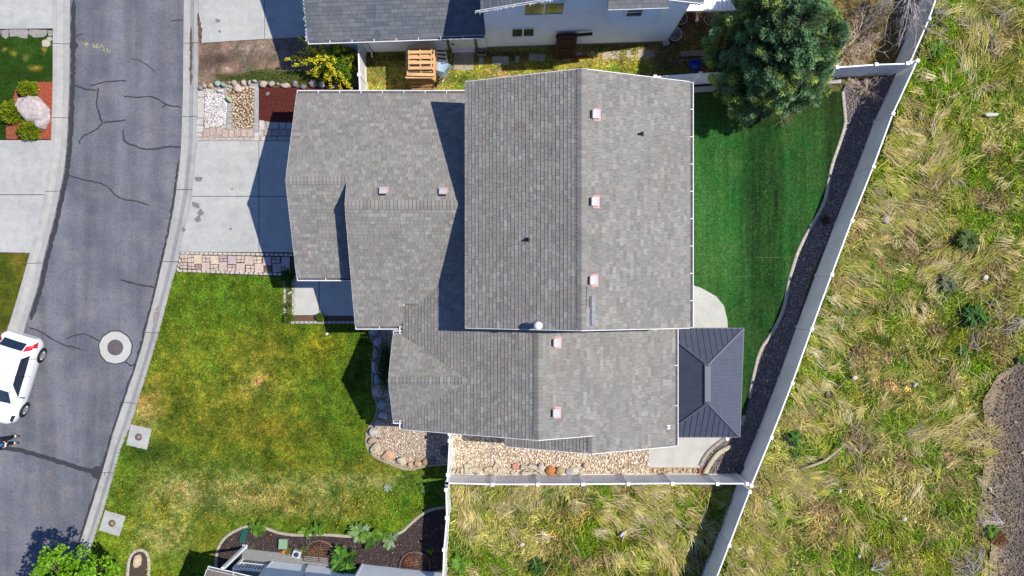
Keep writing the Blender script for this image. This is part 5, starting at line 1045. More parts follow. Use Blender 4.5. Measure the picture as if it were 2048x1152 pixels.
# window wells with rusty grates
for px, py, wpx, hpx, rot, lab in ((642, 1100, 66, 45, 6, 'rusty barred window well with dry leaves beside the big leafy plant'), (832, 1121, 64, 42, 7, 'rusty barred window well near the white fence')):
    r = thing('window_well', lab, 'window well'); c = gp(px, py); Rm = Matrix.Rotation(math.radians(-rot), 3, 'Z'); k = .0217; hw = wpx*k/2; hh = hpx*k
    def arc(s_): return [Rm@Vector((hw*s_*math.cos(t), -hh*.5+hh*s_*abs(math.sin(t))**.62*(1 if True else 0), 0)) for t in [math.pi*i/16 for i in range(17)]]
    o_, i_ = arc(1.0), arc(.93); mb = MB(); vs = []
    for p_, q_ in zip(o_, i_): vs += [tuple(c+p_+Vector((0, 0, -.3))), tuple(c+p_+Vector((0, 0, .2))), tuple(c+q_+Vector((0, 0, .2))), tuple(c+q_+Vector((0, 0, -.3)))]
    mb.add(vs, [(a*4+b, a*4+(b+1) % 4, (a+1)*4+(b+1) % 4, (a+1)*4+b) for a in range(16) for b in range(4)]); mb.build('well_wall', M['rust'], r)
    MB().prism([c+p_ for p_ in i_], -.2, .09, S(70, 50, 42)).build('well_floor', M['earth'], r)
    chips('dry_leaves', [(c+p_*.5+Rm@Vector((-hw*.25, 0, 0))) for p_ in i_], 260, .07, [S(170, 104, 60), S(150, 90, 52), S(190, 130, 80)], int(px), .105).parent = r
    gt = MB(); gt.tube([c+Rm@Vector((0, -hh*.5, .215)), c+Rm@Vector((0, hh*.46, .215))], .012, 4); g = gt.build('grate', M['rust'], r)
    for i in range(13):
        y_ = -hh*.48+hh*.93*i/12; t_ = ((y_+hh*.5)/hh); w_ = hw*.95*math.sqrt(max(.02, 1-min(1, t_**1.61)**2)) if t_ < .99 else hw*.3
        MB().tube([c+Rm@Vector((-w_, y_, .225)), c+Rm@Vector((w_, y_, .225))], .011, 4).build('bar', M['rust'], g)
    settle(r)
# ---------------------------------------------------------------- gazebo
GZ = thing('gazebo', 'dark metal hip-roofed gazebo standing on the patio next to the house', 'gazebo')
ez, rz_ = 2.3, 3.32; xw, xe, yn, ys = 6.12, 9.43, -1.66, -6.12; rx, ra, rb = 7.80, -3.08, -4.58
Cn = {'nw': Vector((xw, yn, ez)), 'ne': Vector((xe+.09, yn, ez)), 'se': Vector((xe-.07, ys, ez)), 'sw': Vector((xw, ys, ez))}; RA, RB = Vector((rx, ra, rz_)), Vector((rx, rb, rz_))
def face(quad, along, n, shade):
    """standing seam panels: eave a->b, top c->d"""
    a, b, d, c = quad
    eave = (b-a); L = eave.length; e = eave.normalized()
    nm = (b-a).cross(c-a).normalized(); nm = nm if nm.z > 0 else -nm; up = nm.cross(e); up = up if up.z > 0 else -up
    Hh = (c-a).dot(up); ta = (c-a).dot(e); tb = (d-a).dot(e)
    poly = [(0, 0), (L, 0), (tb, Hh), (ta, Hh)] if (tb-ta) > .05 else [(0, 0), (L, 0), ((ta+tb)/2, Hh)]
    for i in range(n):
        u0, u1 = L*i/n, L*(i+1)/n; q = clipz(clipz(poly, 0, u0+.006, False), 0, u1-.006, True)
        if len(q) < 3: continue
        vs = [tuple(a+e*u+up*v+nm*.01) for u, v in q]+[tuple(a+e*u+up*v-nm*.02) for u, v in q]; m_ = len(q)
        f = [tuple(range(m_)), tuple(range(m_, 2*m_))[::-1]]+[(j, (j+1) % m_, (j+1) % m_+m_, j+m_) for j in range(m_)]
        pn = MB().add(vs, f).build('roof_panel', M['metal'], GZ)
        if i:
            q = clipz(clipz(poly, 0, u0-.001, False), 0, u0+.001, True); v1 = max(v for u, v in q) if q else 0
            if v1 > .1: MB().bar(a+e*u0+up*.0+nm*.022, a+e*u0+up*v1+nm*.022, .018, .03, up=tuple(nm)).build('seam', M['metal_trim'], pn)
face((Cn['nw'], Cn['ne'], RA, RA), 0, 14, 1); face((Cn['se'], Cn['sw'], RB, RB), 0, 14, 1); face((Cn['ne'], Cn['se'], RB, RA), 0, 30, 1); face((Cn['sw'], Cn['nw'], RA, RB), 0, 16, 1)
for a, b in ((Cn['nw'], RA), (Cn['ne'], RA), (Cn['se'], RB), (Cn['sw'], RB)): MB().bar(a+Vector((0, 0, .035)), b+Vector((0, 0, .035)), .07, .035).build('hip_cap', M['metal_trim'], GZ)
MB().box(((rx), (ra+rb)/2, rz_+.012), (.26, ra-rb+.06, .03), taper=.9).build('ridge_cap', M['metal_trim'], GZ)
ks = ['nw', 'ne', 'se', 'sw']
for a, b in zip(ks, ks[1:]+ks[:1]): MB().bar(Cn[a]+Vector((0, 0, -.03)), Cn[b]+Vector((0, 0, -.03)), .05, .09).build('eave_trim', M['metal_trim'], GZ)
for x_, y_ in ((xw+.35, yn-.4), (xe-.35, yn-.4), (xe-.4, ys+.4), (xw+.35, ys+.4)): MB().box((x_, y_, 1.16), (.12, .12, 2.16)).build('post', M['metal'], GZ)
settle(GZ)
pb = thing('planter_pot', 'small round white pot on the patio edge by the gazebo corner', 'pot'); c = gp(1453.5, 877, .1); MB().lathe(c+Vector((0, 0, -.05)), [(.06, 0), (.085, .14), (.085, .16), (.05, .15), (0, .14)], 14).build('pot', M['white'], pb); settle(pb)
# ---------------------------------------------------------------- trees, shrubs, weeds
def unit(n, rs): v = rs.normal(0, 1, (n, 3)); return v/np.linalg.norm(v, axis=1, keepdims=True)
def cloud(c, rad, n, L, cols, seed, up=.3, shell=.5, lump=.25, zmin=.02, wid=.55):
    """leaves spread through an uneven ellipsoid"""
    rs = np.random.RandomState(seed); d = unit(n, rs); lm = np.array([mnoise.noise(Vector(q)*2.3+Vector((seed, 0, 0))) for q in d]); r = (shell+(1-shell)*rs.rand(n)**.5)*(1+lump*2*lm)
    P = np.array(c)+d*r[:, None]*np.array(rad); P[:, 2] = np.maximum(P[:, 2], zmin)
    ax = unit(n, rs)*.8+d*.7+np.array([0, 0, up]); N = unit(n, rs)*.7+d*.5+np.array([0, 0, 1.3])
    C = np.array(cols)[rs.randint(0, len(cols), n)]*rs.uniform(.65, 1.3, n)[:, None]; l_ = L*rs.uniform(.6, 1.4, n)
    return leaves(P, ax, N, l_, l_*wid*rs.uniform(.8, 1.2, n), C)
def cat(parts):
    V = []; F = []; C = []; o = 0
    for v, f, c in parts: V.append(v); F.append(f+o); C.append(c); o += len(v)
    return np.concatenate(V), np.concatenate(F), np.concatenate(C)
# conifer
T = thing('conifer_tree', 'big blue green conifer with a dense feathery crown at the turf corner', 'tree')
cx, cy = 10.6, 9.68
mb = MB(); mb.tube([(cx, cy, 0), (cx+.03, cy, 2), (cx, cy+.03, 4.3), (cx, cy, 6.3)], [.19, .15, .09, .02], 8, S(92, 72, 60)); mb.build('trunk', M['bark'], T)
def prof(z): return .97*np.interp(z, [0.2, .7, 1.8, 3.2, 4.5, 5.6, 6.5, 6.9], [1.9, 2.3, 2.5, 2.35, 1.9, 1.25, .45, .1])
rs = np.random.RandomState(41); mb = MB(); parts = []
TC = []
while len(TC) < 520:
    z = .35+6.3*rs.rand()**1.12; a = rs.rand()*6.283; R = prof(z)*(rs.uniform(.78, 1.0) if rs.rand() < .75 else rs.uniform(.35, .8))*(1+.10*math.sin(3*a+z*1.7)); p = np.array([cx+R*math.cos(a), cy+R*math.sin(a), z])
    if (p[0]-11.45)**2+(p[1]-9.45)**2 < .40 and p[2] > 1.5: continue
    if any(((p-q[0])**2).sum() < .16**2 for q in TC[-200:]): continue
    TC.append((p, a))
for i, (p, a) in enumerate(TC):
    if i % 4 == 0: mb.tube([(cx, cy, max(.2, p[2]-.5)), (cx*.5+p[0]*.5, cy*.5+p[1]*.5, p[2]-.3), tuple(p)], [.04, .025, .01], 4, S(96, 78, 68))
    m_ = 170; ax = np.array([math.cos(a)*rs.uniform(.35, .9), math.sin(a)*rs.uniform(.35, .9), rs.uniform(.5, 1.0)]); ax /= np.linalg.norm(ax); L = rs.uniform(.35, .62); t = rs.rand(m_)**.8
    rad = unit(m_, rs); rad -= ax[None]*(rad@ax)[:, None]; rad /= np.linalg.norm(rad, axis=1, keepdims=True); rr = L*.52*np.sin(np.clip(t, 0, 1)*2.4+.35)*rs.rand(m_)**.5
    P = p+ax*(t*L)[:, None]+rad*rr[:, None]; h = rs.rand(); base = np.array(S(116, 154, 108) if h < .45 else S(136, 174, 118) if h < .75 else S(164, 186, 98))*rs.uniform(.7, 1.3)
    C = base[None]*(.55+.75*t)[:, None]*rs.uniform(.75, 1.25, m_)[:, None]  # painted shading: leaves darker at the tuft base, lighter at the tip
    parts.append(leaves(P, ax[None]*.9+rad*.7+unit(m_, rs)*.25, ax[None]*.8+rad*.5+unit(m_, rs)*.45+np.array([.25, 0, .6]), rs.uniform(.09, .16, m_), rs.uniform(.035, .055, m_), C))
mb.build('limbs', M['bark'], T)
n = 9000; z = .35+5.4*rs.rand(n)**1.1; a = rs.rand(n)*6.283; r = prof(z)*rs.uniform(.2, .74, n)
P = np.stack([cx+r*np.cos(a), cy+r*np.sin(a), z+.15*r], 1); D = np.stack([np.cos(a), np.sin(a), rs.uniform(-.1, .8, n)], 1)+unit(n, rs)*.5
parts.append(leaves(P, D, unit(n, rs)*.6+np.array([.2, 0, 1.0]), rs.uniform(.2, .36, n), rs.uniform(.08, .14, n), np.array(S(88, 114, 76))[None]*rs.uniform(.6, 1.2, n)[:, None]))  # core leaves coloured darker so the crown's depths look shaded
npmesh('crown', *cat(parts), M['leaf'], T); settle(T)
# lime green tree
T = thing('maple_tree', 'young tree with lime green leaves at the lower left corner', 'tree'); cx, cy = -17.45, -11.95; rs = np.random.RandomState(42)
mb = MB(); mb.tube([(cx, cy, 0), (cx+.05, cy, 1.3), (cx, cy+.05, 2.6), (cx+.05, cy, 4.4)], [.09, .075, .05, .02], 8, S(120, 104, 88)); mb.build('trunk', M['bark'], T); mb = MB(); parts = []
for i in range(120):
    d = unit(1, rs)[0]; c = np.array([cx, cy, 3.6])+d*np.array([1.75, 1.75, 1.35])*(.35+.68*rs.rand()**.5)
    p0 = np.array([cx, cy, max(1.5, c[2]-1.1)]); mb.tube([tuple(p0), tuple(p0*.4+c*.6+np.array([0, 0, .1])), tuple(c)], [.03, .018, .006], 4, S(120, 108, 92))
    parts.append(cloud(c, (.27, .27, .17), 75, .11, [S(132, 190, 26), S(150, 206, 36), S(112, 168, 24), S(164, 214, 60)], 500+i, .0, .3, .2, .5, .9))
mb.build('limbs', M['bark'], T); npmesh('crown', *cat(parts), M['leaf'], T); settle(T)
# yellow-flowering shrub
T = thing('flowering_shrub', 'sprawling shrub with long yellow flowering shoots by the garage gutter', 'shrub'); rs = np.random.RandomState(43); mb = MB(); fl = []; gl = []
b0 = gp(668, 128, 0)
tips = [(596, 73, 1.5), (570, 118, 1.3), (586, 132, 1.1), (586, 114, 1.4), (598, 104, 1.5), (599, 118, 1.3), (612, 96, 1.6), (626, 98, 1.7), (616, 146, 1.0), (630, 142, 1.4), (627, 152, .9), (634, 153, .9), (648, 164, 1.0), (662, 177, 1.3), (684, 182, 1.5), (704, 182, 1.6), (700, 176, 1.7), (690, 170, 1.8), (672, 150, 1.9), (661, 136, 2.0), (668, 142, 2.0), (675, 92, 1.7), (680, 102, 1.8), (697, 97, 1.6), (712, 109, 1.4), (708, 112, 1.5), (648, 104, 1.9), (655, 117, 2.0), (645, 122, 2.0), (636, 116, 1.9), (630, 128, 1.8), (650, 156, 1.5), (660, 162, 1.6), (642, 84, 1.4), (713, 138, 1.2), (622, 122, 1.7), (670, 124, 2.0), (610, 122, 1.6), (604, 128, 1.4)]
for px, py, z in tips:
    e = gp(px, py, z*.9); m_ = b0.lerp(e, .45)+Vector((rs.normal(0, .1), rs.normal(0, .1), z*.62)); pts = [b0.lerp(m_, .5)*1.0 if False else b0]
    for i in range(1, 13): t = i/12; pts.append(b0*(1-t)**2+m_*2*t*(1-t)+e*t*t)
    mb.tube(pts, [.014-.0009*i for i in range(13)], 4, S(112, 88, 62))
    P = np.array([p[:] for p in pts[4:]]); nf = 85; k = rs.rand(nf)**.8*(len(P)-1); lo = np.floor(k).astype(int); lo = np.minimum(lo, len(P)-2); fr = (k-lo)[:, None]; Q = P[lo]*(1-fr)+P[lo+1]*fr+rs.normal(0, .045, (nf, 3))
    yl = rs.rand(nf) < np.interp(k/(len(P)-1), [0, .3, .7, 1], [.05, .35, .85, .97])
    C = np.where(yl[:, None], np.array([(.80, .72, .02), (.88, .80, .05), (.68, .60, .03)])[rs.randint(0, 3, nf)], np.array([S(92, 130, 34), S(76, 112, 30), S(120, 150, 40)])[rs.randint(0, 3, nf)])
    fl.append(leaves(Q, unit(nf, rs), unit(nf, rs)+np.array([0, 0, 1.2]), .075*rs.uniform(.6, 1.3, nf), .05*rs.uniform(.7, 1.3, nf), C))
mb.build('stems', M['bark'], T)
c1 = gp(676, 118, .9); gl = [cloud(c1, (.72, .68, .75), 4600, .08, [S(120, 160, 44), S(100, 144, 40), S(140, 176, 50), S(92, 130, 44), S(160, 186, 60)], 44, .2, .45, .3), cloud(gp(690, 148, .8), (.45, .40, .55), 1500, .08, [S(120, 160, 44), S(140, 174, 54)], 45), cloud(gp(640, 115, .9), (.5, .5, .5), 500, .07, [S(96, 128, 40), S(150, 160, 40)], 46)]
npmesh('foliage', *cat(gl), M['leaf'], T); npmesh('blossom', *cat(fl), M['leaf'], T); settle(T)
def bush(px, py, rpx, h, cols, seed, name, lab, catg, n=900, L=.08, group=None, el=1.0, shell=.5, wid=.4, up=.5):
    T = thing(name, lab, catg, group); c = gp(px, py, h*.55); r = rpx*.0215
    mb = MB(); rnd = random.Random(seed)
    for i in range(7): a = i*.9; mb.tube([(c.x, c.y, 0), (c.x+r*.3*math.cos(a), c.y+r*.3*math.sin(a), h*.4), (c.x+r*.6*math.cos(a), c.y+el*r*.6*math.sin(a), h*.75)], [.012, .009, .005], 4, S(104, 84, 62))
    mb.build('stems', M['bark'], T); npmesh('foliage', *cloud(c, (r, r*el, h*.5), n, L, cols, seed, up, shell, .18, .02, wid), M['leaf'], T); return settle(T)
LY = [S(160, 178, 20), S(140, 160, 22), S(178, 192, 34), S(120, 140, 24)]
bush(55, 178, 20, .75, LY, 51, 'bush', 'yellow green bush above the white quartz boulder', 'bush', 1700, .10, 'yellow green bushes round the boulder', .8); bush(24, 224, 24, .8, LY, 52, 'bush', 'yellow green bush left of the white quartz boulder', 'bush', 2100, .10, 'yellow green bushes round the boulder', 1.0); bush(58, 260, 22, .75, LY, 53, 'bush', 'yellow green bush below the white quartz boulder', 'bush', 1900, .10, 'yellow green bushes round the boulder', .9)
DKG = [S(64, 104, 42), S(52, 88, 38), S(80, 122, 50)]; EG = [S(104, 140, 36), S(84, 120, 30), S(132, 160, 44)]
bush(771, 733, 13, 1.2, DKG, 54, 'shrub', 'dark green upright shrub hugging the wall below the west gable', 'shrub', 2600, .12, None, 3.6, .3, .25, 1.4)
bush(575, 552, 13, .8, DKG, 55, 'shrub', 'dark green shrub at the garage corner end of the paver strip', 'shrub', 900, .09); bush(577, 611, 7, .35, EG, 56, 'shrub', 'small green plant halfway along the entry walk edging', 'shrub', 260, .09); bush(577, 635, 10, .45, EG, 57, 'shrub', 'bright green plant on the corner of the entry walk edging', 'shrub', 420, .09); bush(641, 635, 9, .4, EG, 58, 'shrub', 'green plant below the joint of the entry walk', 'shrub', 340, .09); bush(575, 571, 6, .3, EG, 59, 'shrub', 'tiny yellowish plant at the top of the entry walk edging', 'shrub', 160, .07)
def rosette(px, py, r, n, cols, seed, lab, name='weed', z=.08, lobes=4, up=.6, group=None, wid=.40, lift=.3):
    """weed: toothed leaves arching out of one root; each leaf a row of lobes"""
    rs = np.random.RandomState(seed); c = gp(px, py, z); parts = []; R = r*.0215
    for i in range(int(n*1.8)):
        a = i*2.4+rs.normal(0, .4); L = R*rs.uniform(.35, 1.1); e = rs.uniform(.15, up); k = np.linspace(.12, 1, lobes*2); h = np.sin(k*2.4)*L*e+lift*L*.3
        P = np.stack([c.x+np.cos(a)*L*k, c.y+np.sin(a)*L*k, c.z+h], 1); s_ = np.where(np.arange(lobes*2) % 2 == 0, 1, -1)
        D = np.stack([np.cos(a+s_*.75), np.sin(a+s_*.75), .25+0*k], 1); D[-1] = (math.cos(a), math.sin(a), 0)
        C = np.array(cols)[rs.randint(0, len(cols))]*rs.uniform(.75, 1.25)*np.ones((lobes*2, 1)); w_ = L*wid*np.sin(k*2.6+.25)
        parts.append(leaves(P, D, np.tile([0, 0, 1.0], (lobes*2, 1))+rs.normal(0, .3, (lobes*2, 3)), w_*1.7+.02, w_*.75+.012, C))
    T = thing(name, lab, 'weed' if name == 'weed' else 'plant', group); npmesh('leaf_whorl', *cat(parts), M['leaf'], T); return settle(T)
WG, TH, BGG = [S(110, 158, 44), S(132, 176, 58), S(92, 140, 42)], [S(176, 200, 156), S(150, 184, 120), S(136, 176, 88)], [S(78, 130, 46), S(62, 110, 44), S(104, 156, 58), S(52, 92, 38)]
G_ = 'weeds along the mulch bed'
for a in [(516, 1056, 17, 14, WG, 1, 'leafy green weed at the left of the mulch bed above the green valve box'), (612, 1062, 16, 16, WG, 2, 'low green weed on the edging left of the first window well'), (636, 1058, 17, 16, WG, 3, 'bushy green weed straddling the edging above the first window well'), (722, 1064, 24, 22, TH, 4, 'large pale thistle on the edging right of the window well'), (742, 1074, 22, 20, WG, 5, 'bright green weed right beneath the large pale thistle'), (765, 1070, 17, 14, WG, 6, 'green weed between the two pale thistles'),
          (781, 1078, 19, 16, TH, 7, 'star-shaped pale thistle at the right of the weed row'), (690, 1116, 32, 34, BGG+WG, 8, 'big leafy plant between the two window wells'), (776, 976, 9, 11, [S(196, 212, 186), S(170, 196, 160)], 9, 'small silvery thistle in the lawn'), (850, 975, 14, 14, WG, 10, 'green weed near the fence shadow on the lawn'), (862, 1100, 9, 8, WG, 11, 'small weed beyond the second window well'), (505, 1100, 7, 7, WG, 12, 'small yellowish weed at the porch post foot'), (575, 1100, 10, 12, [S(130, 140, 70), S(110, 124, 52)], 13, 'dry straggly weed round the pale green utility box'), (612, 1100, 14, 12, [S(84, 104, 40), S(120, 120, 70)], 14, 'straggly weed left of the first window well')]:
    rosette(*a[:6], a[6], group=G_, lift=1.2 if a[2] > 30 else .3)
G_ = 'leafy green plants in the wild field'
for a in [(1942, 632, 25, 30, BGG, 21, 'largest dark leafy plant in the wild field'), (1921, 703, 12, 16, BGG, 22, 'dark leafy plant below the largest one in the field'), (1586, 876, 19, 26, BGG, 23, 'dark leafy plant right of the fence near the gravel corner'), (1590, 906, 10, 12, WG+BGG, 24, 'smaller green plant just below the dark one by the fence'), (1616, 797, 11, 12, WG, 25, 'spiky green plant by the fence near the brown pot'), (2040, 722, 10, 12, BGG, 26, 'green plant at the edge of the dark gravel'), (1095, 983, 12, 14, WG, 27, 'bright green weed touching the south fence'), (920, 1120, 20, 24, WG, 28, 'broad green weed in the corner of the weedy plot'), (1075, 1128, 17, 16, BGG, 29, 'dark green weed at the bottom of the weedy plot'), (1870, 100, 18, 24, WG, 30, 'green weeds beside the fence corner up in the field'), (1980, 1060, 14, 16, WG, 31, 'green clump at the gravel edge near the dead shrub'), (1890, 565, 20, 20, [S(132, 144, 104), S(150, 160, 118)], 32, 'grey green feathery weed in the field above the dark plant'), (1930, 480, 23, 20, [S(116, 136, 80), S(90, 116, 50)], 33, 'grey green weed patch in the middle right of the field'), (1665, 655, 9, 10, WG, 34, 'fresh green weed against the fence'), (1650, 700, 9, 10, WG, 35, 'fresh green weed lower along the fence')]:
    rosette(*a[:6], a[6], name='weed', z=.1, group=G_, lift=.9)
# bare branches
def bare(px, py, lab, n, L, r, col, seed, name='bare_shrub', catg='shrub', el=(.2, 1.0), gens=3, bias=None, z0=0, base=None):
    rnd = random.Random(seed); r *= 1.55; T = thing(name, lab, catg); mb = MB(); b = base or gp(px, py, z0)
    def grow(p, d, L, r, g):
        pts = [p]; q = p.copy(); dd = d.copy(); m_ = 5
        for i in range(m_):
            dd = (dd+Vector((rnd.gauss(0, .16), rnd.gauss(0, .16), rnd.gauss(0, .12)-.05))).normalized(); q = q+dd*L/m_
            if q.z < .05: q.z = .05
            pts.append(q.copy())
        mb.tube(pts, [r*(1-.13*i) for i in range(m_+1)], 4 if g else 3, jit(col, .15), False)
        if g > 0:
            for k in range(rnd.randint(3, 4)):
                i = rnd.randint(1, m_); nd = (dd+Vector((rnd.gauss(0, .55), rnd.gauss(0, .55), rnd.gauss(0, .3)))).normalized(); grow(pts[i], nd, L*rnd.uniform(.45, .7), r*.62, g-1)
    for i in range(n):
        a = rnd.uniform(0, 6.283) if bias is None else rnd.gauss(bias[0], bias[1]); e = rnd.uniform(*el); grow(b+Vector((rnd.gauss(0, .06), rnd.gauss(0, .06), 0)), Vector((math.cos(a)*math.cos(e), math.sin(a)*math.cos(e), math.sin(e))), L*rnd.uniform(.6, 1.15), r, gens)
    mb.build('branches', M['bark'], T); return settle(T)
bare(1683, 110, 'bare tan shrub sprawling beside the conifer and over the fence', 34, 1.2, .012, (.74, .60, .46), 61, el=(.25, 1.3), gens=2)
bare(1715, 70, 'bare brown shrub in the rough corner behind the fence', 24, .95, .012, (.68, .52, .40), 62, el=(.2, 1.0), gens=2)
bare(1733, 180, 'bare brown twiggy shrub in the dark gravel corner', 28, .62, .009, (.72, .57, .45), 63, el=(.3, 1.3), gens=2)
bare(1575, 222, 'few bare twigs poking out under the conifer', 4, .45, .01, S(170, 148, 120), 64, el=(.1, .4), gens=2, bias=(-1.4, .4), z0=.3)
bare(0, 0, 'bare silver grey tree leaning over the fence at the upper edge', 26, 1.7, .017, S(196, 188, 188), 65, 'bare_tree', 'tree', (-.15, .35), 2, (-1.75, 1.0), base=Vector((16.6, 12.6, 1.9)))
for a in [(1985, 600, 'dead pale branching stalk near the right edge of the field', 5, .8, S(204, 188, 164), 71, (-1.9, .35)), (1958, 700, 'dead grey stalk with spread twigs below the large green plant', 5, .75, S(176, 160, 150), 72, (1.9, .3)), (2048, 640, 'dead white branching stalk at the right margin', 6, .95, S(214, 206, 188), 73, (3.5, .4)), (1908, 728, 'dead straw coloured stalk with a bent head in the field', 7, .8, S(206, 184, 146), 74, (-1.8, .25)), (2004, 1048, 'dead white brush lying on the edge of the dark gravel', 9, .95, S(222, 216, 210), 75, (2.6, .3)), (1945, 1150, 'dead grey brush at the lower right corner', 14, 1.1, S(196, 184, 178), 76, (1.7, .5)), (1745, 1140, 'dead white twigs at the lower edge of the field', 6, .6, S(214, 208, 204), 77, (.4, .6)), (2030, 15, 'dead pale stalk at the upper right corner', 6, 1.1, S(196, 184, 160), 78, (3.6, .3)), (1995, 110, 'dead pale stalk below the upper right corner', 5, .9, S(206, 190, 156), 79, (2.4, .4)), (1720, 905, 'dead grey brush mound in the field right of the log', 12, .8, S(178, 156, 140), 80, (1.0, 1.5))]:
    bare(a[0], a[1], a[2], a[3], a[4], .013, a[5], a[6], 'dead_stalk', 'dead plant', (.05, .4), 2, a[7], .18)
o = bush(1998, 1078, 16, .4, [S(176, 122, 56), S(150, 104, 50), S(196, 146, 80)], 81, 'bush', 'rust orange dry tuft on the dark gravel edge', 'bush', 800, .13, None, 1.0, .2, .12, .6)
bush(1651, 441, 10, .3, [S(120, 92, 66), S(100, 76, 56)], 82, 'tumbleweed', 'brown dry tumbleweed on the dark gravel strip', 'tumbleweed', 500, .1, None, 1, .3, .12)
# dandelions in the lawn
rs = np.random.RandomState(90); X = []; Y = []
for px, py, rx, ry, k in ((330, 1018, 45, 16, 70), (310, 1040, 14, 10, 24), (325, 1005, 8, 8, 16), (270, 1055, 22, 22, 26), (460, 985, 30, 16, 26), (550, 985, 40, 14, 60), (540, 1000, 12, 8, 18), (745, 987, 9, 7, 12), (715, 1005, 5, 8, 8), (790, 1012, 10, 14, 14), (840, 1010, 6, 8, 6), (680, 1000, 40, 14, 14), (610, 1020, 30, 14, 14), (430, 1030, 60, 20, 24), (320, 1148, 18, 6, 22), (290, 975, 60, 14, 14), (400, 1110, 30, 30, 14), (690, 1040, 30, 10, 12), (240, 1010, 20, 30, 6)):
    c = gp(px, py); X.append(rs.normal(c.x, rx*.022, k)); Y.append(rs.normal(c.y, ry*.022, k))
x = np.concatenate(X); y = np.concatenate(Y); n = len(x); parts = []
for i in range(3): a = rs.rand(n)*6.28; parts.append(leaves(np.stack([x, y, .15+.05*rs.rand(n)], 1), np.stack([np.cos(a), np.sin(a), 0*a], 1), np.tile([0, 0, 1.0], (n, 1)), .07*rs.uniform(.6, 1.2, n), .055*rs.uniform(.7, 1.2, n), np.array([S(232, 208, 14), S(226, 184, 20), S(220, 216, 30)])[rs.randint(0, 3, n)]))
npmesh('dandelions', *cat(parts), M['leaf'], kind='stuff')
# ---------------------------------------------------------------- loose objects
WD = [(.70, .46, .25), (.62, .39, .20), (.76, .53, .31), (.58, .35, .18)]
def pallet(x_, y_, z, rz, lab, cols, M3=None, sx=1.05, sy=1.22):
    r = thing('pallet', lab, 'pallet', 'pallets stacked in the side yard'); R = M3 if M3 is not None else Matrix.Rotation(rz, 3, 'Z'); o = Vector((x_, y_, z)); c = random.choice(cols)
    for i in range(3): MB().box(o+R@Vector(((i-1)*(sx/2-.03), 0, .065)), (.045, sy, .09), M=R, col=jit(c, .12)).build('stringer', M['wood'], r)
    for i in range(5): MB().box(o+R@Vector((0, (i-2)*(sy-.12)/4, .12)), (sx, .125, .02), M=R, col=jit(c, .14)).build('deck_board', M['wood'], r)
    for i in range(3): MB().box(o+R@Vector((0, (i-1)*(sy-.1)/2, .01)), (sx, .095, .02), M=R, col=jit(c, .12)).build('bottom_board', M['wood'], r)
    return settle(r)
base = gp(838, 138, 0); OR = [(.62, .33, .12), (.55, .28, .10), (.68, .39, .16)]
ordn = ['topmost', 'second from the top', 'third from the top', 'fourth from the top', 'fifth from the top', 'sixth from the top', 'seventh from the top', 'eighth from the top', 'ninth from the top', 'tenth from the top', 'eleventh from the top', 'third from the ground', 'second from the ground', 'lowest']
cpx = Vector((-3.84, 9.52, 0))
for i in range(14):
    k = 13-i; top = k == 0
    pallet(cpx.x+(random.uniform(-.05, .05) if not top else .02), cpx.y+(random.uniform(-.05, .05)-.12 if not top else .06), i*.14, random.uniform(-.03, .03), f'wooden pallet, {ordn[k]} in the pallet stack', WD if k < 4 else OR, sx=1.16 if not top else 1.0, sy=1.16 if not top else 1.0)
Mx = (Matrix.Rotation(.02, 3, 'Z')@Matrix.Rotation(math.radians(72), 3, 'X'))
p = Vector((-3.86, 8.84, 0)); pallet(p.x, p.y, .58, 0, 'orange pallet standing tilted against the front of the stack', OR, Mx, 1.0, 1.1)
# ladder
LD = thing('step_ladder', 'white aluminium ladder leaning on the white house wall behind the wheelbarrow', 'ladder')
a0, a1 = gp(876, 131, .02), gp(897, 134, .02); t0, t1 = nv(-3.18, -.06, 1.98), nv(-2.86, -.06, 1.98)
for a, t in ((a0, t0), (a1, t1)): MB().bar(a, t, .03, .07).build('rail', M['alloy'], LD)
for i in range(7):
    f = (i+.6)/7.4; MB().bar(a0.lerp(t0, f), a1.lerp(t1, f), .07, .025).build('rung', M['white'], LD)
settle(LD)
# wheelbarrow tipped up
WB_ = thing('wheelbarrow', 'light blue wheelbarrow tray tipped up against the ladder', 'wheelbarrow'); blu = mat('light blue plastic', S(176, 204, 232), .45, noise=(4, .06)); c = gp(883, 150, .1)
Rw = Matrix.Rotation(math.radians(-18), 3, 'Z')@Matrix.Rotation(math.radians(-50), 3, 'X'); mb = MB(); rim = []; bot = []
for i in range(16):
    t = 2*math.pi*i/16; sx = math.copysign(abs(math.cos(t))**.6, math.cos(t)); sy = math.copysign(abs(math.sin(t))**.6, math.sin(t)); rim.append(Vector((sx*.34, sy*.48, .34))); bot.append(Vector((sx*.21, sy*.26-.05, 0)))
inn = [v*.93+Vector((0, 0, .02)) for v in rim]; inb = [v*.9+Vector((0, 0, .03)) for v in bot]; vs = [tuple(c+Vector((0, -.05, .42))+Rw@v) for v in rim+bot+inn+inb]
mb.add(vs, [(i, (i+1) % 16, (i+1) % 16+16, i+16) for i in range(16)][::1]+[tuple(range(16, 32))]+[(i, (i+1) % 16, (i+1) % 16+32, i+32) for i in range(16)]+[(i+32, (i+1) % 16+32, (i+1) % 16+48, i+48) for i in range(16)]+[tuple(range(48, 64))], smooth=False); mb.build('tray', blu, WB_)
for s_ in (-1, 1): MB().tube([c+Vector((0, -.05, .42))+Rw@Vector(q) for q in ((s_*.22, -.42, -.12), (s_*.24, .2, -.05), (s_*.26, .75, .12))], .018, 6).build('handle', M['alloy'], WB_)
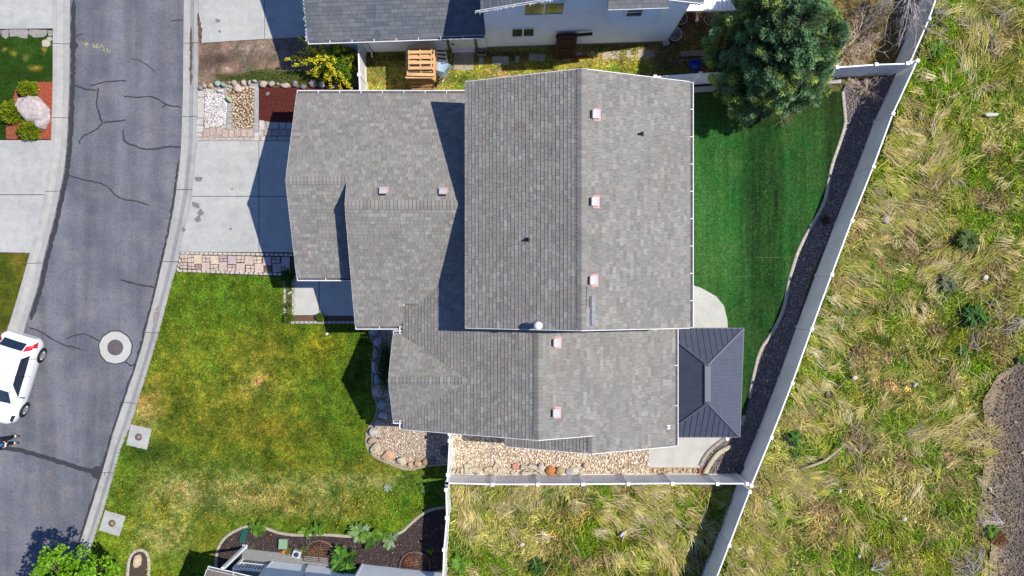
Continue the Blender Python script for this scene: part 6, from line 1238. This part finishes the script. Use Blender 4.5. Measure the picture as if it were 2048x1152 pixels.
MB().lathe(c+Vector((0, -.05, .42))+Rw@Vector((0, -.45, -.18)), [(.05, -.04), (.17, -.04), (.17, .04), (.05, .04)], 14, M=Rw@Matrix.Rotation(math.pi/2, 3, 'Y')).build('wheel', M['rubber'], WB_); settle(WB_)
# concrete block by the door
CB = thing('concrete_block', 'grey hollow concrete block beside the door slab', 'concrete block'); c = gp(962.5, 106, .1); gc = S(168, 166, 160); mb = MB()
for q in ((0, -.085, .40, .03), (0, .085, .40, .03)): mb.box(c+Vector((q[0], q[1], .0)), (q[2], q[3], .2), 0, gc)
for x_ in (-.185, 0, .185): mb.box(c+Vector((x_, 0, 0)), (.03, .14, .198), 0, gc)
mb.build('block', M['stone'], CB); settle(CB)
# brown panel door leaning on the wall
DR = thing('wooden_door', 'dark brown panelled wooden door leaning against the white house wall', 'door'); bw = [S(92, 56, 42), S(78, 46, 36), S(104, 66, 50)]
lo = gp(1130, 116, 0); tp = nv(2.28, -.10, 2.05); up = (tp-lo).normalized(); L = (tp-lo).length; rt = nu; nmv = rt.cross(up); Md = Matrix((rt, up, nmv)).transposed(); Dc = lo
def dbox(x0, x1, v0, v1, th, off, name, par, c): return MB().box(Dc+rt*((x0+x1)/2)+up*((v0+v1)/2)-nmv*0+nmv*off*-1*(-1 if nmv.y < 0 else 1)*-1 if False else Dc+rt*((x0+x1)/2)+up*((v0+v1)/2)+(nmv if nmv.y < 0 else -nmv)*off, (x1-x0, v1-v0, th), M=Md, col=c).build(name, M['wood'], par)
d0 = dbox(-.43, .43, 0, L, .035, 0, 'door_leaf', DR, bw[1])
for q in ((-.43, -.31, 0, L), (.31, .43, 0, L), (-.31, .31, 0, .22), (-.31, .31, .75, .88), (-.31, .31, 1.55, 1.66), (-.31, .31, L-.16, L)): dbox(q[0], q[1], q[2], q[3], .03, .03, 'door_rail', DR, jit(bw[0], .1))
settle(DR)
BM = thing('wooden_beam', 'dark brown beam lying across the top of the leaning door', 'beam'); MB().bar(nv(1.82, -.24, 2.12), nv(3.32, -.16, 2.12), .09, .16, S(74, 46, 42)).build('beam', M['wood'], BM); settle(BM)
RP = thing('red_plank', 'short red plank on the ground by the foot of the leaning door', 'plank'); c = gp(1163, 114.5); MB().box((c.x, c.y, .08), (.56, .11, .10), .05, S(170, 66, 44)).build('plank', M['wood'], RP); settle(RP)
BR_ = thing('bench_plank', 'weathered grey plank seat on short legs in the shade near the swing', 'bench'); c = gp(1388, 106.5, .4); MB().box((c.x, c.y, .4), (1.15, .24, .05), .05, S(150, 138, 130)).build('seat', M['wood'], BR_)
for s_ in (-.45, .45): MB().box((c.x+s_, c.y+.05*s_, .19), (.06, .2, .38), .05, S(110, 96, 86)).build('leg', M['wood'], BR_)
settle(BR_)
FR = thing('a_frame', 'grey metal A-frame of the swing under the conifer', 'swing frame'); zf = 1.9
A1, A2 = gp(1352, 120, .0), gp(1345, 138, 0); bA = gp(1349, 121, zf); bB = gp(1440, 114, zf)
dm = mat('dull grey tube', S(96, 92, 98), .6, metal=.3)
MB().tube([bA, bB], .025, 6).build('beam', dm, FR)
for e in (bA, bB):
    for s_ in (-.5, .5): MB().tube([e, Vector((e.x+(-.12 if e == bA else .12), e.y+s_, 0))], .022, 6).build('leg', dm, FR)
settle(FR)
SW = thing('swing', 'bright blue plastic swing seat hanging on yellow ropes', 'swing'); c = gp(1390, 131, .45); bl = mat('blue plastic', S(24, 60, 214), .4); mb = MB()
pts = [(-.26, .14), (-.2, .2), (0, .19), (.2, .2), (.27, .14), (.24, -.12), (.14, -.2), (0, -.22), (-.14, -.2), (-.24, -.12)]
mb.prism([(c.x+a, c.y+b) for a, b in pts], .42, .45, bottom=True); mb.build('seat', bl, SW); mb = MB(); mb.prism([(c.x+a*.5, c.y+b*.35-.06) for a, b in pts], .45, .456, S(60, 130, 150)); mb.build('grip_patch', M['attr'], SW)
MB().bar(Vector((c.x-.24, c.y+.17, .47)), Vector((c.x+.24, c.y+.17, .47)), .05, .06).build('rim', bl, SW)
for s_ in (-1, 1):
    MB().tube([Vector((c.x+s_*.25, c.y+.1, .46)), bA.lerp(bB, .5+s_*.22)], .012, 5, S(196, 160, 80)).build('rope', M['attr'], SW); MB().tube([Vector((c.x+s_*.22, c.y-.1, .46)), bA.lerp(bB, .5+s_*.24)], .012, 5, S(196, 160, 80)).build('rope', M['attr'], SW)
settle(SW)
# bicycle lying under the patio cover edge
BK = thing('bicycle', 'maroon bicycle with pale rims lying on the soil by the conifer', 'bicycle'); mar = mat('maroon paint', S(120, 30, 58), .4); w1, w2 = gp(1421, 38, .15), gp(1362, 36, .12)
def torus(c, R, r, name, m, par):
    mb = MB(); mb.tube([Vector((c.x+R*math.cos(t), c.y+R*math.sin(t), c.z)) for t in [2*math.pi*i/24 for i in range(25)]], r, 6, caps=False); return mb.build(name, m, par)
for c in (w1, w2):
    ty = torus(c, .31, .024, 'wheel', M['rubber'], BK); torus(c+Vector((0, 0, .012)), .285, .014, 'rim', M['alloy'], ty); mb = MB()
    for i in range(12): t = i*math.pi/6; mb.tube([c, c+Vector((.28*math.cos(t), .28*math.sin(t), 0))], .003, 3)
    mb.build('spokes', M['alloy'], ty); MB().lathe(c+Vector((0, 0, -.03)), [(.03, 0), (.03, .07)], 8).build('hub', M['dark'], ty)
bbk = gp(1394, 41, .2); st_ = gp(1382, 26, .22); hd = gp(1411, 26, .2)
for a, b in ((bbk, st_), (st_, hd), (hd, bbk), (bbk, w2), (st_, w2), (hd, w1)): MB().tube([a, b], .02, 6).build('frame_tube', mar, BK)
MB().tube([hd+Vector((-.05, .28, .25)), hd+Vector((.02, .12, .1)), hd, hd+Vector((.0, .12, -.1))], .014, 5).build('handlebar', M['alloy'], BK); MB().box(st_+Vector((-.06, .16, 0)), (.24, .12, .06), .4).build('saddle', M['dark'], BK); MB().lathe(bbk+Vector((0, 0, .03)), [(.09, 0), (.09, .01), (.0, .012)], 12).build('chainring', M['alloy'], BK); settle(BK)
GR_ = thing('kettle_grill', 'dull grey kettle grill standing at the corner of the white house', 'grill'); c = gp(1344, 60, .5); gm = mat('enamel grey', S(150, 160, 170), .35, metal=.3)
MB().lathe(c+Vector((0, 0, -.2)), [(.06, 0), (.2, .06), (.29, .2), (.30, .25), (.27, .36), (.16, .46), (0.0, .49)], 20).build('bowl', gm, GR_); MB().lathe(c+Vector((0, 0, .28)), [(.03, 0), (.03, .05), (.06, .07), (0, .08)], 10).build('handle', M['dark'], GR_)
for i in range(3): t = i*2.1; MB().tube([c+Vector((.15*math.cos(t), .15*math.sin(t), -.15)), Vector((c.x+.3*math.cos(t), c.y+.3*math.sin(t), 0))], .014, 5).build('leg', M['alloy'], GR_)
settle(GR_)
TB = thing('metal_tub', 'shiny galvanised tub behind the small white box', 'tub'); c = gp(1347, 66+4, .0); c = gp(1348, 72, 0); MB().lathe(c, [(.24, 0), (.30, .28), (.31, .29), (.28, .28), (.22, .06), (0, .06)], 20).build('tub', M['alloy'], TB); settle(TB)
WX = thing('bucket', 'square off-white bucket at the foot of the house corner', 'bucket'); c = gp(1331, 86, .15); mb = MB(); mb.box((c.x, c.y, .15), (.22, .24, .3), .3, S(206, 204, 192), 1.08); mb.build('body', M['attr'], WX); MB().box((c.x, c.y, .31), (.25, .27, .025), .3, S(214, 212, 200)).build('lid', M['attr'], WX); settle(WX)
# utility boxes in the mulch bed
VB = thing('valve_box', 'dark green rectangular valve box lid in the mulch bed', 'valve box'); c = gp(487.5, 1071, .1); R_ = math.radians(-14); MB().box((c.x, c.y, .09), (.24, .60, .14), R_, S(38, 112, 104)).build('box', M['attr'], VB); MB().box((c.x, c.y, .165), (.20, .55, .012), R_, S(30, 98, 92)).build('lid', M['attr'], VB); settle(VB)
UB = thing('utility_box', 'pale green utility box among the dry weeds of the mulch bed', 'utility box'); c = gp(566, 1088, .25); MB().box((c.x, c.y, .15), (.36, .42, .22), -.05, S(136, 172, 136), .95).build('body', M['attr'], UB); MB().box((c.x, c.y, .27), (.37, .43, .03), -.05, S(150, 186, 148)).build('lid', M['attr'], UB); settle(UB)
for px, py, lab in ((566, 1104, 'orange plastic bag scrap below the pale green utility box'), (603, 1103, 'orange rag beside the corner of the window well')):
    r = thing('rag', lab, 'rag'); c = gp(px, py, .15); MB().rock((c.x, c.y, .15), (.28, .22, .16), int(px), .3, 2, S(206, 124, 60), .5, .2).build('cloth', M['attr'], r); settle(r)
FC = thing('hose_reel', 'white hose reel box on the porch edge by the window well', 'hose reel'); c = gp(594, 1108, .25); MB().box((c.x, c.y, .2), (.36, .3, .28), -.3, S(216, 220, 224)).build('case', M['attr'], FC); MB().lathe((c.x, c.y, .34), [(.1, 0), (.1, .05), (.03, .06), (0, .06)], 12, S(60, 70, 100)).build('reel', M['attr'], FC); settle(FC)
SP = thing('sprinkler_cap', 'round orange sprinkler cap in the dry spot of the lawn', 'sprinkler'); c = gp(518, 762, .1); MB().lathe(c, [(.10, 0), (.10, .06), (.07, .08), (0, .085)], 14, S(226, 150, 116)).build('cap', M['attr'], SP); settle(SP)
# litter and pieces in the field
for px, py, w_, h_, lab, nm, col in ((1245, 1067, 18, 8, 'crumpled white paper in the weedy plot, the larger one', 'paper', S(226, 228, 236)), (1045, 1088, 10, 7, 'crumpled white paper in the weedy plot, the smaller one', 'paper', S(222, 220, 222)), (1679.5, 982, 6, 9, 'white plastic scrap in the middle of the lower field', 'scrap', S(224, 216, 220)), (1809, 1037, 10, 8, 'white square scrap in the lower right of the field', 'scrap', S(230, 226, 220)), (1718, 1112, 8, 8, 'grey white scrap near the bottom of the field', 'scrap', S(196, 198, 204)), (1970, 555, 11, 10, 'white stone-like scrap at the upper right of the field', 'scrap', S(232, 230, 228)), (1709, 755, 11, 9, 'white plastic scrap above the brown pot', 'scrap', S(232, 220, 214)), (1830, 769, 12, 6, 'bluish white scrap in the middle of the field', 'scrap', S(206, 212, 224)), (1982, 230, 34, 9, 'torn white board on the ground at the upper right', 'board_scrap', S(224, 222, 214)), (1770, 440, 20, 20, 'pale brown lump beside the fence in the upper field', 'lump', S(190, 170, 150)), (2044, 905, 8, 6, 'pale stone on the dark gravel, the upper one', 'stone', S(196, 176, 146)), (1979, 978, 8, 14, 'oblong pale stone at the gravel edge', 'stone', S(206, 194, 182)), (1992, 992, 5, 14, 'narrow brownish stone at the gravel edge', 'stone', S(170, 150, 136)), (653, 668, 8, 7, 'small white scrap on the lawn by the entry', 'scrap', S(226, 226, 220)), (578, 586, 14, 5, 'pale twig scrap at the lawn edge by the entry walk', 'scrap', S(196, 200, 160))):
    c = gp(px, py, .2); zz_ = .26 if px > 1400 or py > 1060 else .14; r = thing(nm, lab, 'litter' if nm not in ('stone', 'lump') else 'stone'); MB().rock((c.x, c.y, zz_), (w_*.0217, h_*.0217, min(w_, h_)*.012), int(px*3), random.random(), 2, col, .45, .06).build('piece', M['attr'], r); settle(r)
PT = thing('plant_pot', 'round brown empty pot lying open in the field near the fence', 'pot'); c = gp(1657, 789, .2); MB().lathe((c.x, c.y, .1), [(.10, 0), (.15, .2), (.165, .2), (.165, .22), (.14, .22), (.09, .03), (0, .03)], 18, S(112, 84, 92)).build('pot', M['attr'], PT); settle(PT)
LG = thing('dead_branch', 'long bleached branch lying in the lower field', 'branch'); P = [(1600, 938), (1625, 931), (1650, 921), (1662, 912), (1680, 897), (1690, 888)]; MB().tube([gp(a, b, .28+.02*i) for i, (a, b) in enumerate(P)], [.05, .055, .06, .05, .04, .02], 7, S(206, 188, 160)).build('branch', M['bark'], LG); settle(LG)
# mulch-row twigs on the south pebbles
TW = thing('twig', 'thin bare twig on the pebbles between house and south fence', 'twig'); MB().tube([gp(1242, 938, .13), gp(1252, 934, .15), (gp(1266, 928, .16))], [.014, .012, .006], 5, S(206, 176, 140)).build('twig', M['bark'], TW); settle(TW)
for i, (px, py, r_) in enumerate(((399, 359, .16), (392, 410, .15), (396, 413, .1), (403, 425, .13), (398, 438, .14), (463, 458, .06), (466, 379, .05), (437, 43, .10), (441, 64, .06), (369, 459, .09))):
    c = gp(px, py); mb = MB(); mb.prism([(c.x+r_*(1+.3*math.sin(3*t+i))*math.cos(t), c.y+r_*(.9+.3*math.cos(2*t+i))*math.sin(t)) for t in [k*.4 for k in range(16)]], .09, .104); mb.v = [(q[0], q[1], q[2]+i*.0012) for q in mb.v]; mb.build('oil_stain', M['stain'] if 'stain' in M else M.setdefault('stain', mat('oil stain', S(140, 138, 136), .7)), kind='structure')
mb = MB()
for p, wd in (([(383, 55), (384, 110), (383, 170)], .10), ([(398, 28), (402, 60), (404, 86)], .16)): ribbon(mb, p, wd, .06 if p[0][0] < 390 else .115, S(120, 98, 84), .6, 9)
mb.build('soil_streak', M['earth'], kind='structure')
for q in (([(318, 612), (311, 640), (309, 648)], .2),):
    mb = MB(); ribbon(mb, q[0], q[1], .02, S(176, 156, 140), .6, 10); mb.build('soil_streak', M['earth'], kind='structure')
# ---------------------------------------------------------------- white hatchback
CAR = thing('parked_car', 'white hatchback parked at the road edge with its rear towards the kerb lawn', 'car')
hdg = Vector((-.300, -.954, 0)).normalized(); lf = Vector((-hdg.y, hdg.x, 0)); wm = gp(66, 765, .28); ctr = wm-lf*.80; ctr.z = 0
def cw(x, y, z): return ctr+hdg*x+lf*y+Vector((0, 0, z))
ST_ = [(1.93, [(.30, .30), (.42, .42), (.50, .55), (.46, .66), (.28, .72), (0, .74)]), (1.80, [(.58, .22), (.70, .42), (.70, .62), (.64, .74), (.40, .80), (0, .82)]), (1.45, [(.74, .19), (.81, .42), (.80, .68), (.73, .84), (.48, .90), (0, .93)]), (.98, [(.77, .19), (.83, .44), (.82, .72), (.76, .92), (.62, .98), (0, 1.02)]),
       (.72, [(.77, .19), (.83, .44), (.83, .74), (.765, .94), (.60, 1.15), (0, 1.20)]), (.32, [(.77, .19), (.83, .44), (.83, .75), (.77, .95), (.565, 1.41), (0, 1.465)]), (-.3, [(.77, .19), (.83, .44), (.835, .76), (.775, .97), (.57, 1.45), (0, 1.505)]), (-1.0, [(.77, .19), (.83, .44), (.83, .78), (.77, 1.0), (.555, 1.42), (0, 1.475)]),
       (-1.42, [(.76, .2), (.82, .46), (.82, .80), (.765, 1.02), (.53, 1.35), (0, 1.40)]), (-1.68, [(.74, .22), (.80, .48), (.80, .80), (.75, 1.02), (.52, 1.12), (0, 1.17)]), (-1.86, [(.68, .28), (.75, .48), (.75, .76), (.70, .97), (.48, 1.00), (0, 1.03)]), (-1.96, [(.55, .36), (.62, .5), (.62, .72), (.56, .86), (.40, .88), (0, .90)])]
SX = [s_[0] for s_ in ST_][::-1]; SP_ = np.array([s_[1] for s_ in ST_])[::-1]
def surf(x, t):
    """x along the car, t 0..5 from sill to centre line"""
    i = max(0, min(len(SX)-2, np.searchsorted(SX, x)-1)); f = (x-SX[i])/(SX[i+1]-SX[i]); f = min(1, max(0, f)); pr = SP_[i]*(1-f)+SP_[i+1]*f
    j = int(min(4, math.floor(t))); g = t-j
    def P(k):
        return pr[max(0, min(5, k))] if k <= 5 else np.array([-pr[4][0], pr[4][1]])
    p0, p1, p2, p3 = P(j-1), P(j), P(j+1), P(j+2); lin_ = p1*(1-g)+p2*g
    cr = .5*((2*p1)+(-p0+p2)*g+(2*p0-5*p1+4*p2-p3)*g*g+(-p0+3*p1-3*p2+p3)*g**3); q = lin_*.45+cr*.55
    return q
def patch(x0, x1, t0, t1, nx, ntt, side, off=0, xf=None):
    vs = []
    for a in range(nx+1):
        for b in range(ntt+1):
            t = t0+(t1-t0)*b/ntt; u = a/nx; x = x0+(x1-x0)*u
            if xf: x = xf(u, (t-t0)/(t1-t0))
            y, z = surf(x, t); e = 1e-2; ya, za = surf(x, min(5, t+e)); yb, zb = surf(x, max(0, t-e)); tx = Vector((0, ya-yb, za-zb)); yc, zc = surf(x+.02, t); yd, zd = surf(x-.02, t); ty = Vector((.04, yc-yd, zc-zd)); nrm = ty.cross(tx); nrm = nrm.normalized() if nrm.length > 1e-9 else Vector((0, 0, 1))
            if nrm.z < 0 and nrm.y < .2: nrm = -nrm
            vs.append(tuple(cw(x+nrm.x*off, side*(y+nrm.y*off), z+nrm.z*off)))
    fs = [(a*(ntt+1)+b, (a+1)*(ntt+1)+b, (a+1)*(ntt+1)+b+1, a*(ntt+1)+b+1) for a in range(nx) for b in range(ntt)]
    if side < 0: fs = [f[::-1] for f in fs]
    return vs, fs
mb = MB()
for s_ in (1, -1): mb.add(*patch(-1.96, 1.93, 0, 5, 56, 26, s_), smooth=True)
y_, z_ = .4, .5
for x_ in (1.93, -1.96):
    pr = [surf(x_, t) for t in np.linspace(0, 5, 14)]; pts = [cw(x_, y, z) for y, z in pr]+[cw(x_, -y, z) for y, z in pr[::-1]]; mb.add([tuple(p) for p in pts], [tuple(range(len(pts)))], smooth=False)
mb.build('body', M['carpaint'], CAR)
def both(name, m, x0, x1, t0, t1, nx, ntt, off=.006, xf=None, joined=False):
    if joined:
        q = MB(); [q.add(*patch(x0, x1, t0, t1, nx, ntt, s_, off, xf), smooth=True) for s_ in (1, -1)]; return q.build(name, m, CAR)
    for s_ in (1, -1): q = MB(); q.add(*patch(x0, x1, t0, t1, nx, ntt, s_, off, xf), smooth=True); q.build(name, m, CAR)
both('windshield', M['carglass'], .38, .95, 4.12, 5, 10, 8, .006, lambda u, v: .38+.57*u+.05*(v-.3)*(u), True)
both('rear_window', M['carglass'], -1.72, -1.42, 4.05, 5, 8, 8, .006, None, True)
both('side_window', M['carglass'], -1.28, .62, 3.12, 3.90, 24, 6, .006, lambda u, v: (-1.28+.18*v)+((.66-.62*v)-(-1.28+.18*v))*u)
for s_ in (1, -1):
    q = MB(); q.add(*patch(-.36, -.28, 3.1, 3.92, 2, 6, s_, .010)); q.build('door_pillar', M['dark'], CAR)
    for xs in (.62, -.32, -1.12): q = MB(); q.add(*patch(xs-.010, xs+.010, .6, 3.05, 1, 10, s_, .004)); q.build('door_seam', M['dark'], CAR)
    for xs in (-.22, -1.02): MB().box(cw(xs, s_*.845, .80), (.03, .17, .03), math.atan2(hdg.y, hdg.x)+math.pi/2).build('door_handle', M['carpaint'], CAR)
    mr = MB(); mr.rock(cw(.62, s_*.93, .99), (.15, .20, .14), 3, math.atan2(hdg.y, hdg.x), 2, (.8, .8, .8), .05, .01, True); mo = mr.build('mirror', M['carpaint'], CAR); MB().box(cw(.56, s_*.94, .99), (.02, .16, .10), math.atan2(hdg.y, hdg.x)).build('mirror_glass', M['dark'], mo)
    q = MB(); q.add(*patch(-1.86, -1.60, 2.0, 3.05, 6, 6, s_, .012, lambda u, v: -1.86+.26*u+.10*v*(1-u)), smooth=True); q.add(*patch(-1.72, -1.52, 3.05, 3.95, 6, 5, s_, .012, lambda u, v: -1.74+.22*u+.12*v), smooth=True); q.build('tail_light', M['red'], CAR)
    q = MB(); q.add(*patch(1.45, 1.82, 2.55, 3.3, 6, 5, s_, .008, lambda u, v: 1.45+.37*u-.1*v*u), smooth=True); q.build('headlight', M['glass'], CAR)
    q = MB(); q.add(*patch(-1.42, .45, 4.02, 4.05, 30, 1, s_, .004)); q.build('roof_seam', M['dark'], CAR)
    for xs in (1.24, -1.24):
        Mw = Matrix((hdg, Vector((0, 0, 1)), lf*s_)).transposed(); c = cw(xs, s_*.735, .295)
        q = MB(); q.lathe(cw(xs, s_*.80, .305), [(.345, 0), (.345, .035), (.0, .036)], 24, M=Mw); q.build('wheel_arch', M['dark'], CAR)
        w_ = MB().lathe(c, [(.20, -.1), (.28, -.1), (.295, -.06), (.295, .075), (.275, .125), (.205, .13), (.19, .10), (0, .10)], 24, M=Mw).build('wheel', M['rubber'], CAR)
        q = MB(); q.lathe(c, [(.205, .118), (.19, .135), (.175, .118), (.0, .108)], 24, M=Mw)
        for i in range(7):
            t = i*2*math.pi/7; d_ = Vector((math.cos(t), math.sin(t), 0)); e_ = Vector((-d_.y, d_.x, 0)); p_ = [d_*.03-e_*.03, d_*.18-e_*.022, d_*.18+e_*.022, d_*.03+e_*.03]
            q.add([tuple(c+Mw@(v+Vector((0, 0, .132)))) for v in p_]+[tuple(c+Mw@(v+Vector((0, 0, .10)))) for v in p_], [(0, 1, 2, 3), (0, 4, 5, 1), (1, 5, 6, 2), (2, 6, 7, 3), (3, 7, 4, 0)])
        q.build('rim', M['alloy'], w_)
MB().tube([cw(-1.22, .12, 1.45), cw(-1.42, .16, 1.62)], .008, 5).build('antenna', M['dark'], CAR)
for s_ in (.1, -.35): MB().tube([cw(.97, s_, 1.035), cw(.80, s_+.42, 1.16)], .010, 4).build('wiper', M['dark'], CAR)
settle(CAR)
# ---------------------------------------------------------------- person standing in the road
def skinned(name, joints, edges, m, parent, sub=2, root=0):
    me = bpy.data.meshes.new(name); me.from_pydata([j[0] for j in joints], edges, []); o = bpy.data.objects.new(name, me); COL.objects.link(o)
    sk = o.modifiers.new('skin', 'SKIN'); sd = me.skin_vertices[0].data
    for i, j in enumerate(joints): sd[i].radius = (j[1], j[2] if len(j) > 2 else j[1]); sd[i].use_root = i == root
    sb = o.modifiers.new('sub', 'SUBSURF'); sb.levels = sb.render_levels = sub
    dg = bpy.context.evaluated_depsgraph_get(); me2 = bpy.data.meshes.new_from_object(o.evaluated_get(dg)); bpy.data.objects.remove(o); me2.name = name
    me2.materials.clear(); me2.materials.append(m); me2.polygons.foreach_set('use_smooth', np.ones(len(me2.polygons), bool))
    return link(name, me2, parent)
PS = thing('person', 'person in black trousers and a black and bright blue top standing on the road', 'person')
skinm = mat('skin', S(206, 160, 130), .55); blk = mat('black cloth', (.012, .012, .018), .9); blue = mat('bright blue cloth', S(50, 150, 226), .8); shoe = mat('dark shoe', S(60, 58, 62), .7)
f1, f2 = gp(34, 871.5, .05), gp(33, 885, .05)          # feet
fd = Vector((.95, -.12, 0)).normalized(); hipc = Vector(((f1.x+f2.x)/2-.16, (f1.y+f2.y)/2+.0, .92)); sdv = (f1-f2); sdv.z = 0; sdv.normalize()
hl, hr = hipc+sdv*.10, hipc-sdv*.10; kl, kr = hl.lerp(f1, .5)+fd*.05, hr.lerp(f2, .5)+fd*.05; kl.z = kr.z = .50
al, ar = Vector((f1.x-.10, f1.y, .09)), Vector((f2.x-.10, f2.y, .09)); tl, tr = al+fd*.17+Vector((0, 0, -.05)), ar+fd*.17+Vector((0, 0, -.05))
chest = hipc+Vector((-.02, 0, .38))+fd*.0; neck = hipc+Vector((-.01, 0, .60)); head = neck+Vector((.02, 0, .14)); crown_ = head+Vector((.0, 0, .12)); shl, shr = neck+sdv*.19+Vector((0, 0, -.07)), neck-sdv*.19+Vector((0, 0, -.07))
ell, elr = shl+Vector((0, 0, -.28))+sdv*.06+fd*.02, shr+Vector((0, 0, -.28))-sdv*.06+fd*.02; ctl = hipc+fd*.36+Vector((0, 0, .20)); wl_, wr_ = ctl+sdv*.10-fd*.06, ctl-sdv*.10-fd*.06; hnl, hnr = ctl+sdv*.085-fd*.0, ctl-sdv*.085
J = [(hipc, .13, .10), (hl, .085), (kl, .055), (al, .04), (tl, .035), (hr, .085), (kr, .055), (ar, .04), (tr, .035), (hipc+Vector((0, 0, .2)), .12, .09), (chest, .14, .10), (neck, .055), (head+Vector((0, 0, -.03)), .075, .085), (crown_, .065), (shl, .055), (ell, .042), (wl_, .028), (hnl, .035, .02), (shr, .055), (elr, .042), (wr_, .028), (hnr, .035, .02)]
E_ = [(0, 1), (1, 2), (2, 3), (3, 4), (0, 5), (5, 6), (6, 7), (7, 8), (0, 9), (9, 10), (10, 11), (11, 12), (12, 13), (10, 14), (14, 15), (15, 16), (16, 17), (10, 18), (18, 19), (19, 20), (20, 21)]
skinned('body', J, E_, skinm, PS)
skinned('trousers', [(hipc+Vector((0, 0, .06)), .15, .12), (hl, .105), (kl, .075), (al+Vector((0, 0, .02)), .07), (hr, .105), (kr, .075), (ar+Vector((0, 0, .02)), .07)], [(0, 1), (1, 2), (2, 3), (0, 4), (4, 5), (5, 6)], blk, PS)
skinned('top', [(hipc+Vector((0, 0, .03)), .155, .125), (hipc+Vector((0, 0, .22)), .15, .115), (chest, .165, .125), (neck+Vector((0, 0, -.04)), .08), (shl, .078), (ell, .06), (shr, .078), (elr, .06), (ell.lerp(wl_, .85), .048), (elr.lerp(wr_, .85), .048)], [(0, 1), (1, 2), (2, 3), (2, 4), (4, 5), (2, 6), (6, 7), (5, 8), (7, 9)], blk, PS)
skinned('blue_panel', [(hipc+fd*.07-sdv*.05+Vector((0, 0, .0)), .10, .10), (hipc+fd*.07-sdv*.05+Vector((0, 0, .2)), .105, .10), (chest+fd*.055-sdv*.05+Vector((0, 0, .06)), .09, .10)], [(0, 1), (1, 2)], blue, PS)
skinned('strap', [(hipc+fd*.14+sdv*.16+Vector((0, 0, .1)), .018), (chest+fd*.15+sdv*.10, .018), (neck+fd*.1+sdv*.1+Vector((0, 0, -.02)), .018)], [(0, 1), (1, 2)], blue, PS, 1)
for a, t in ((al, tl), (ar, tr)):
    so_ = skinned('shoe', [(a+Vector((-.07, 0, -.03)), .045, .045), (a+Vector((.02, 0, -.02)), .055, .05), (t+Vector((.0, 0, .0)), .055, .035), (t+fd*.07+Vector((0, 0, -.0)), .04, .028)], [(0, 1), (1, 2), (2, 3)], shoe, PS); MB().box(a+Vector((.03, 0, .045)), (.12, .10, .02)).build('shoe_lining', M['white'], so_)
skinned('hair', [(head+Vector((-.02, 0, .0)), .09, .095), (crown_+Vector((-.01, 0, .01)), .075)], [(0, 1)], mat('brown hair', (.03, .02, .015), .8), PS)
for h_, s_ in ((hnl, 1), (hnr, -1)):
    for i in range(4): b = h_+fd*(.02-.018*i)+Vector((0, 0, -.015)); skinned('finger', [(b, .010), (b-sdv*s_*.03+Vector((0, 0, -.022)), .009), (b-sdv*s_*.05+Vector((0, 0, -.008)), .008)], [(0, 1), (1, 2)], skinm, PS, 1)
    skinned('thumb', [(h_-fd*.02, .012), (h_-sdv*s_*.03+Vector((0, 0, .022)), .010), (h_-sdv*s_*.05+fd*.02+Vector((0, 0, .025)), .009)], [(0, 1), (1, 2)], skinm, PS, 1)
nz = head+fd*.085; mb = MB(); mb.rock(nz+Vector((0, 0, -.01)), (.03, .025, .04), 1, 0, 1); mb.build('nose', skinm, PS)
for s_ in (1, -1):
    MB().rock(head+fd*.075+sdv*s_*.032+Vector((0, 0, .02)), (.012, .02, .014), 2, 0, 1).build('eye', M['dark'], PS); MB().rock(head+sdv*s_*.085, (.03, .015, .055), 2, 0, 1).build('ear', skinm, PS)
MB().box(head+fd*.082+Vector((0, 0, -.05)), (.012, .04, .008), math.atan2(fd.y, fd.x)).build('mouth', M['red'], PS)
settle(PS)
RC = thing('remote_control', 'white remote control held in the hands of the person on the road', 'controller'); az = math.atan2(fd.y, fd.x); MB().box(ctl+Vector((0, 0, .01)), (.10, .16, .03), az).build('case', M['white'], RC)
for s_ in (1, -1): MB().tube([ctl+sdv*s_*.04+Vector((0, 0, .02)), ctl+sdv*s_*.04+Vector((0, 0, .05))], .008, 6).build('stick', M['dark'], RC)
MB().box(ctl+fd*.07+Vector((0, 0, .05)), (.02, .15, .08), az).build('screen', M['glass'], RC); settle(RC)
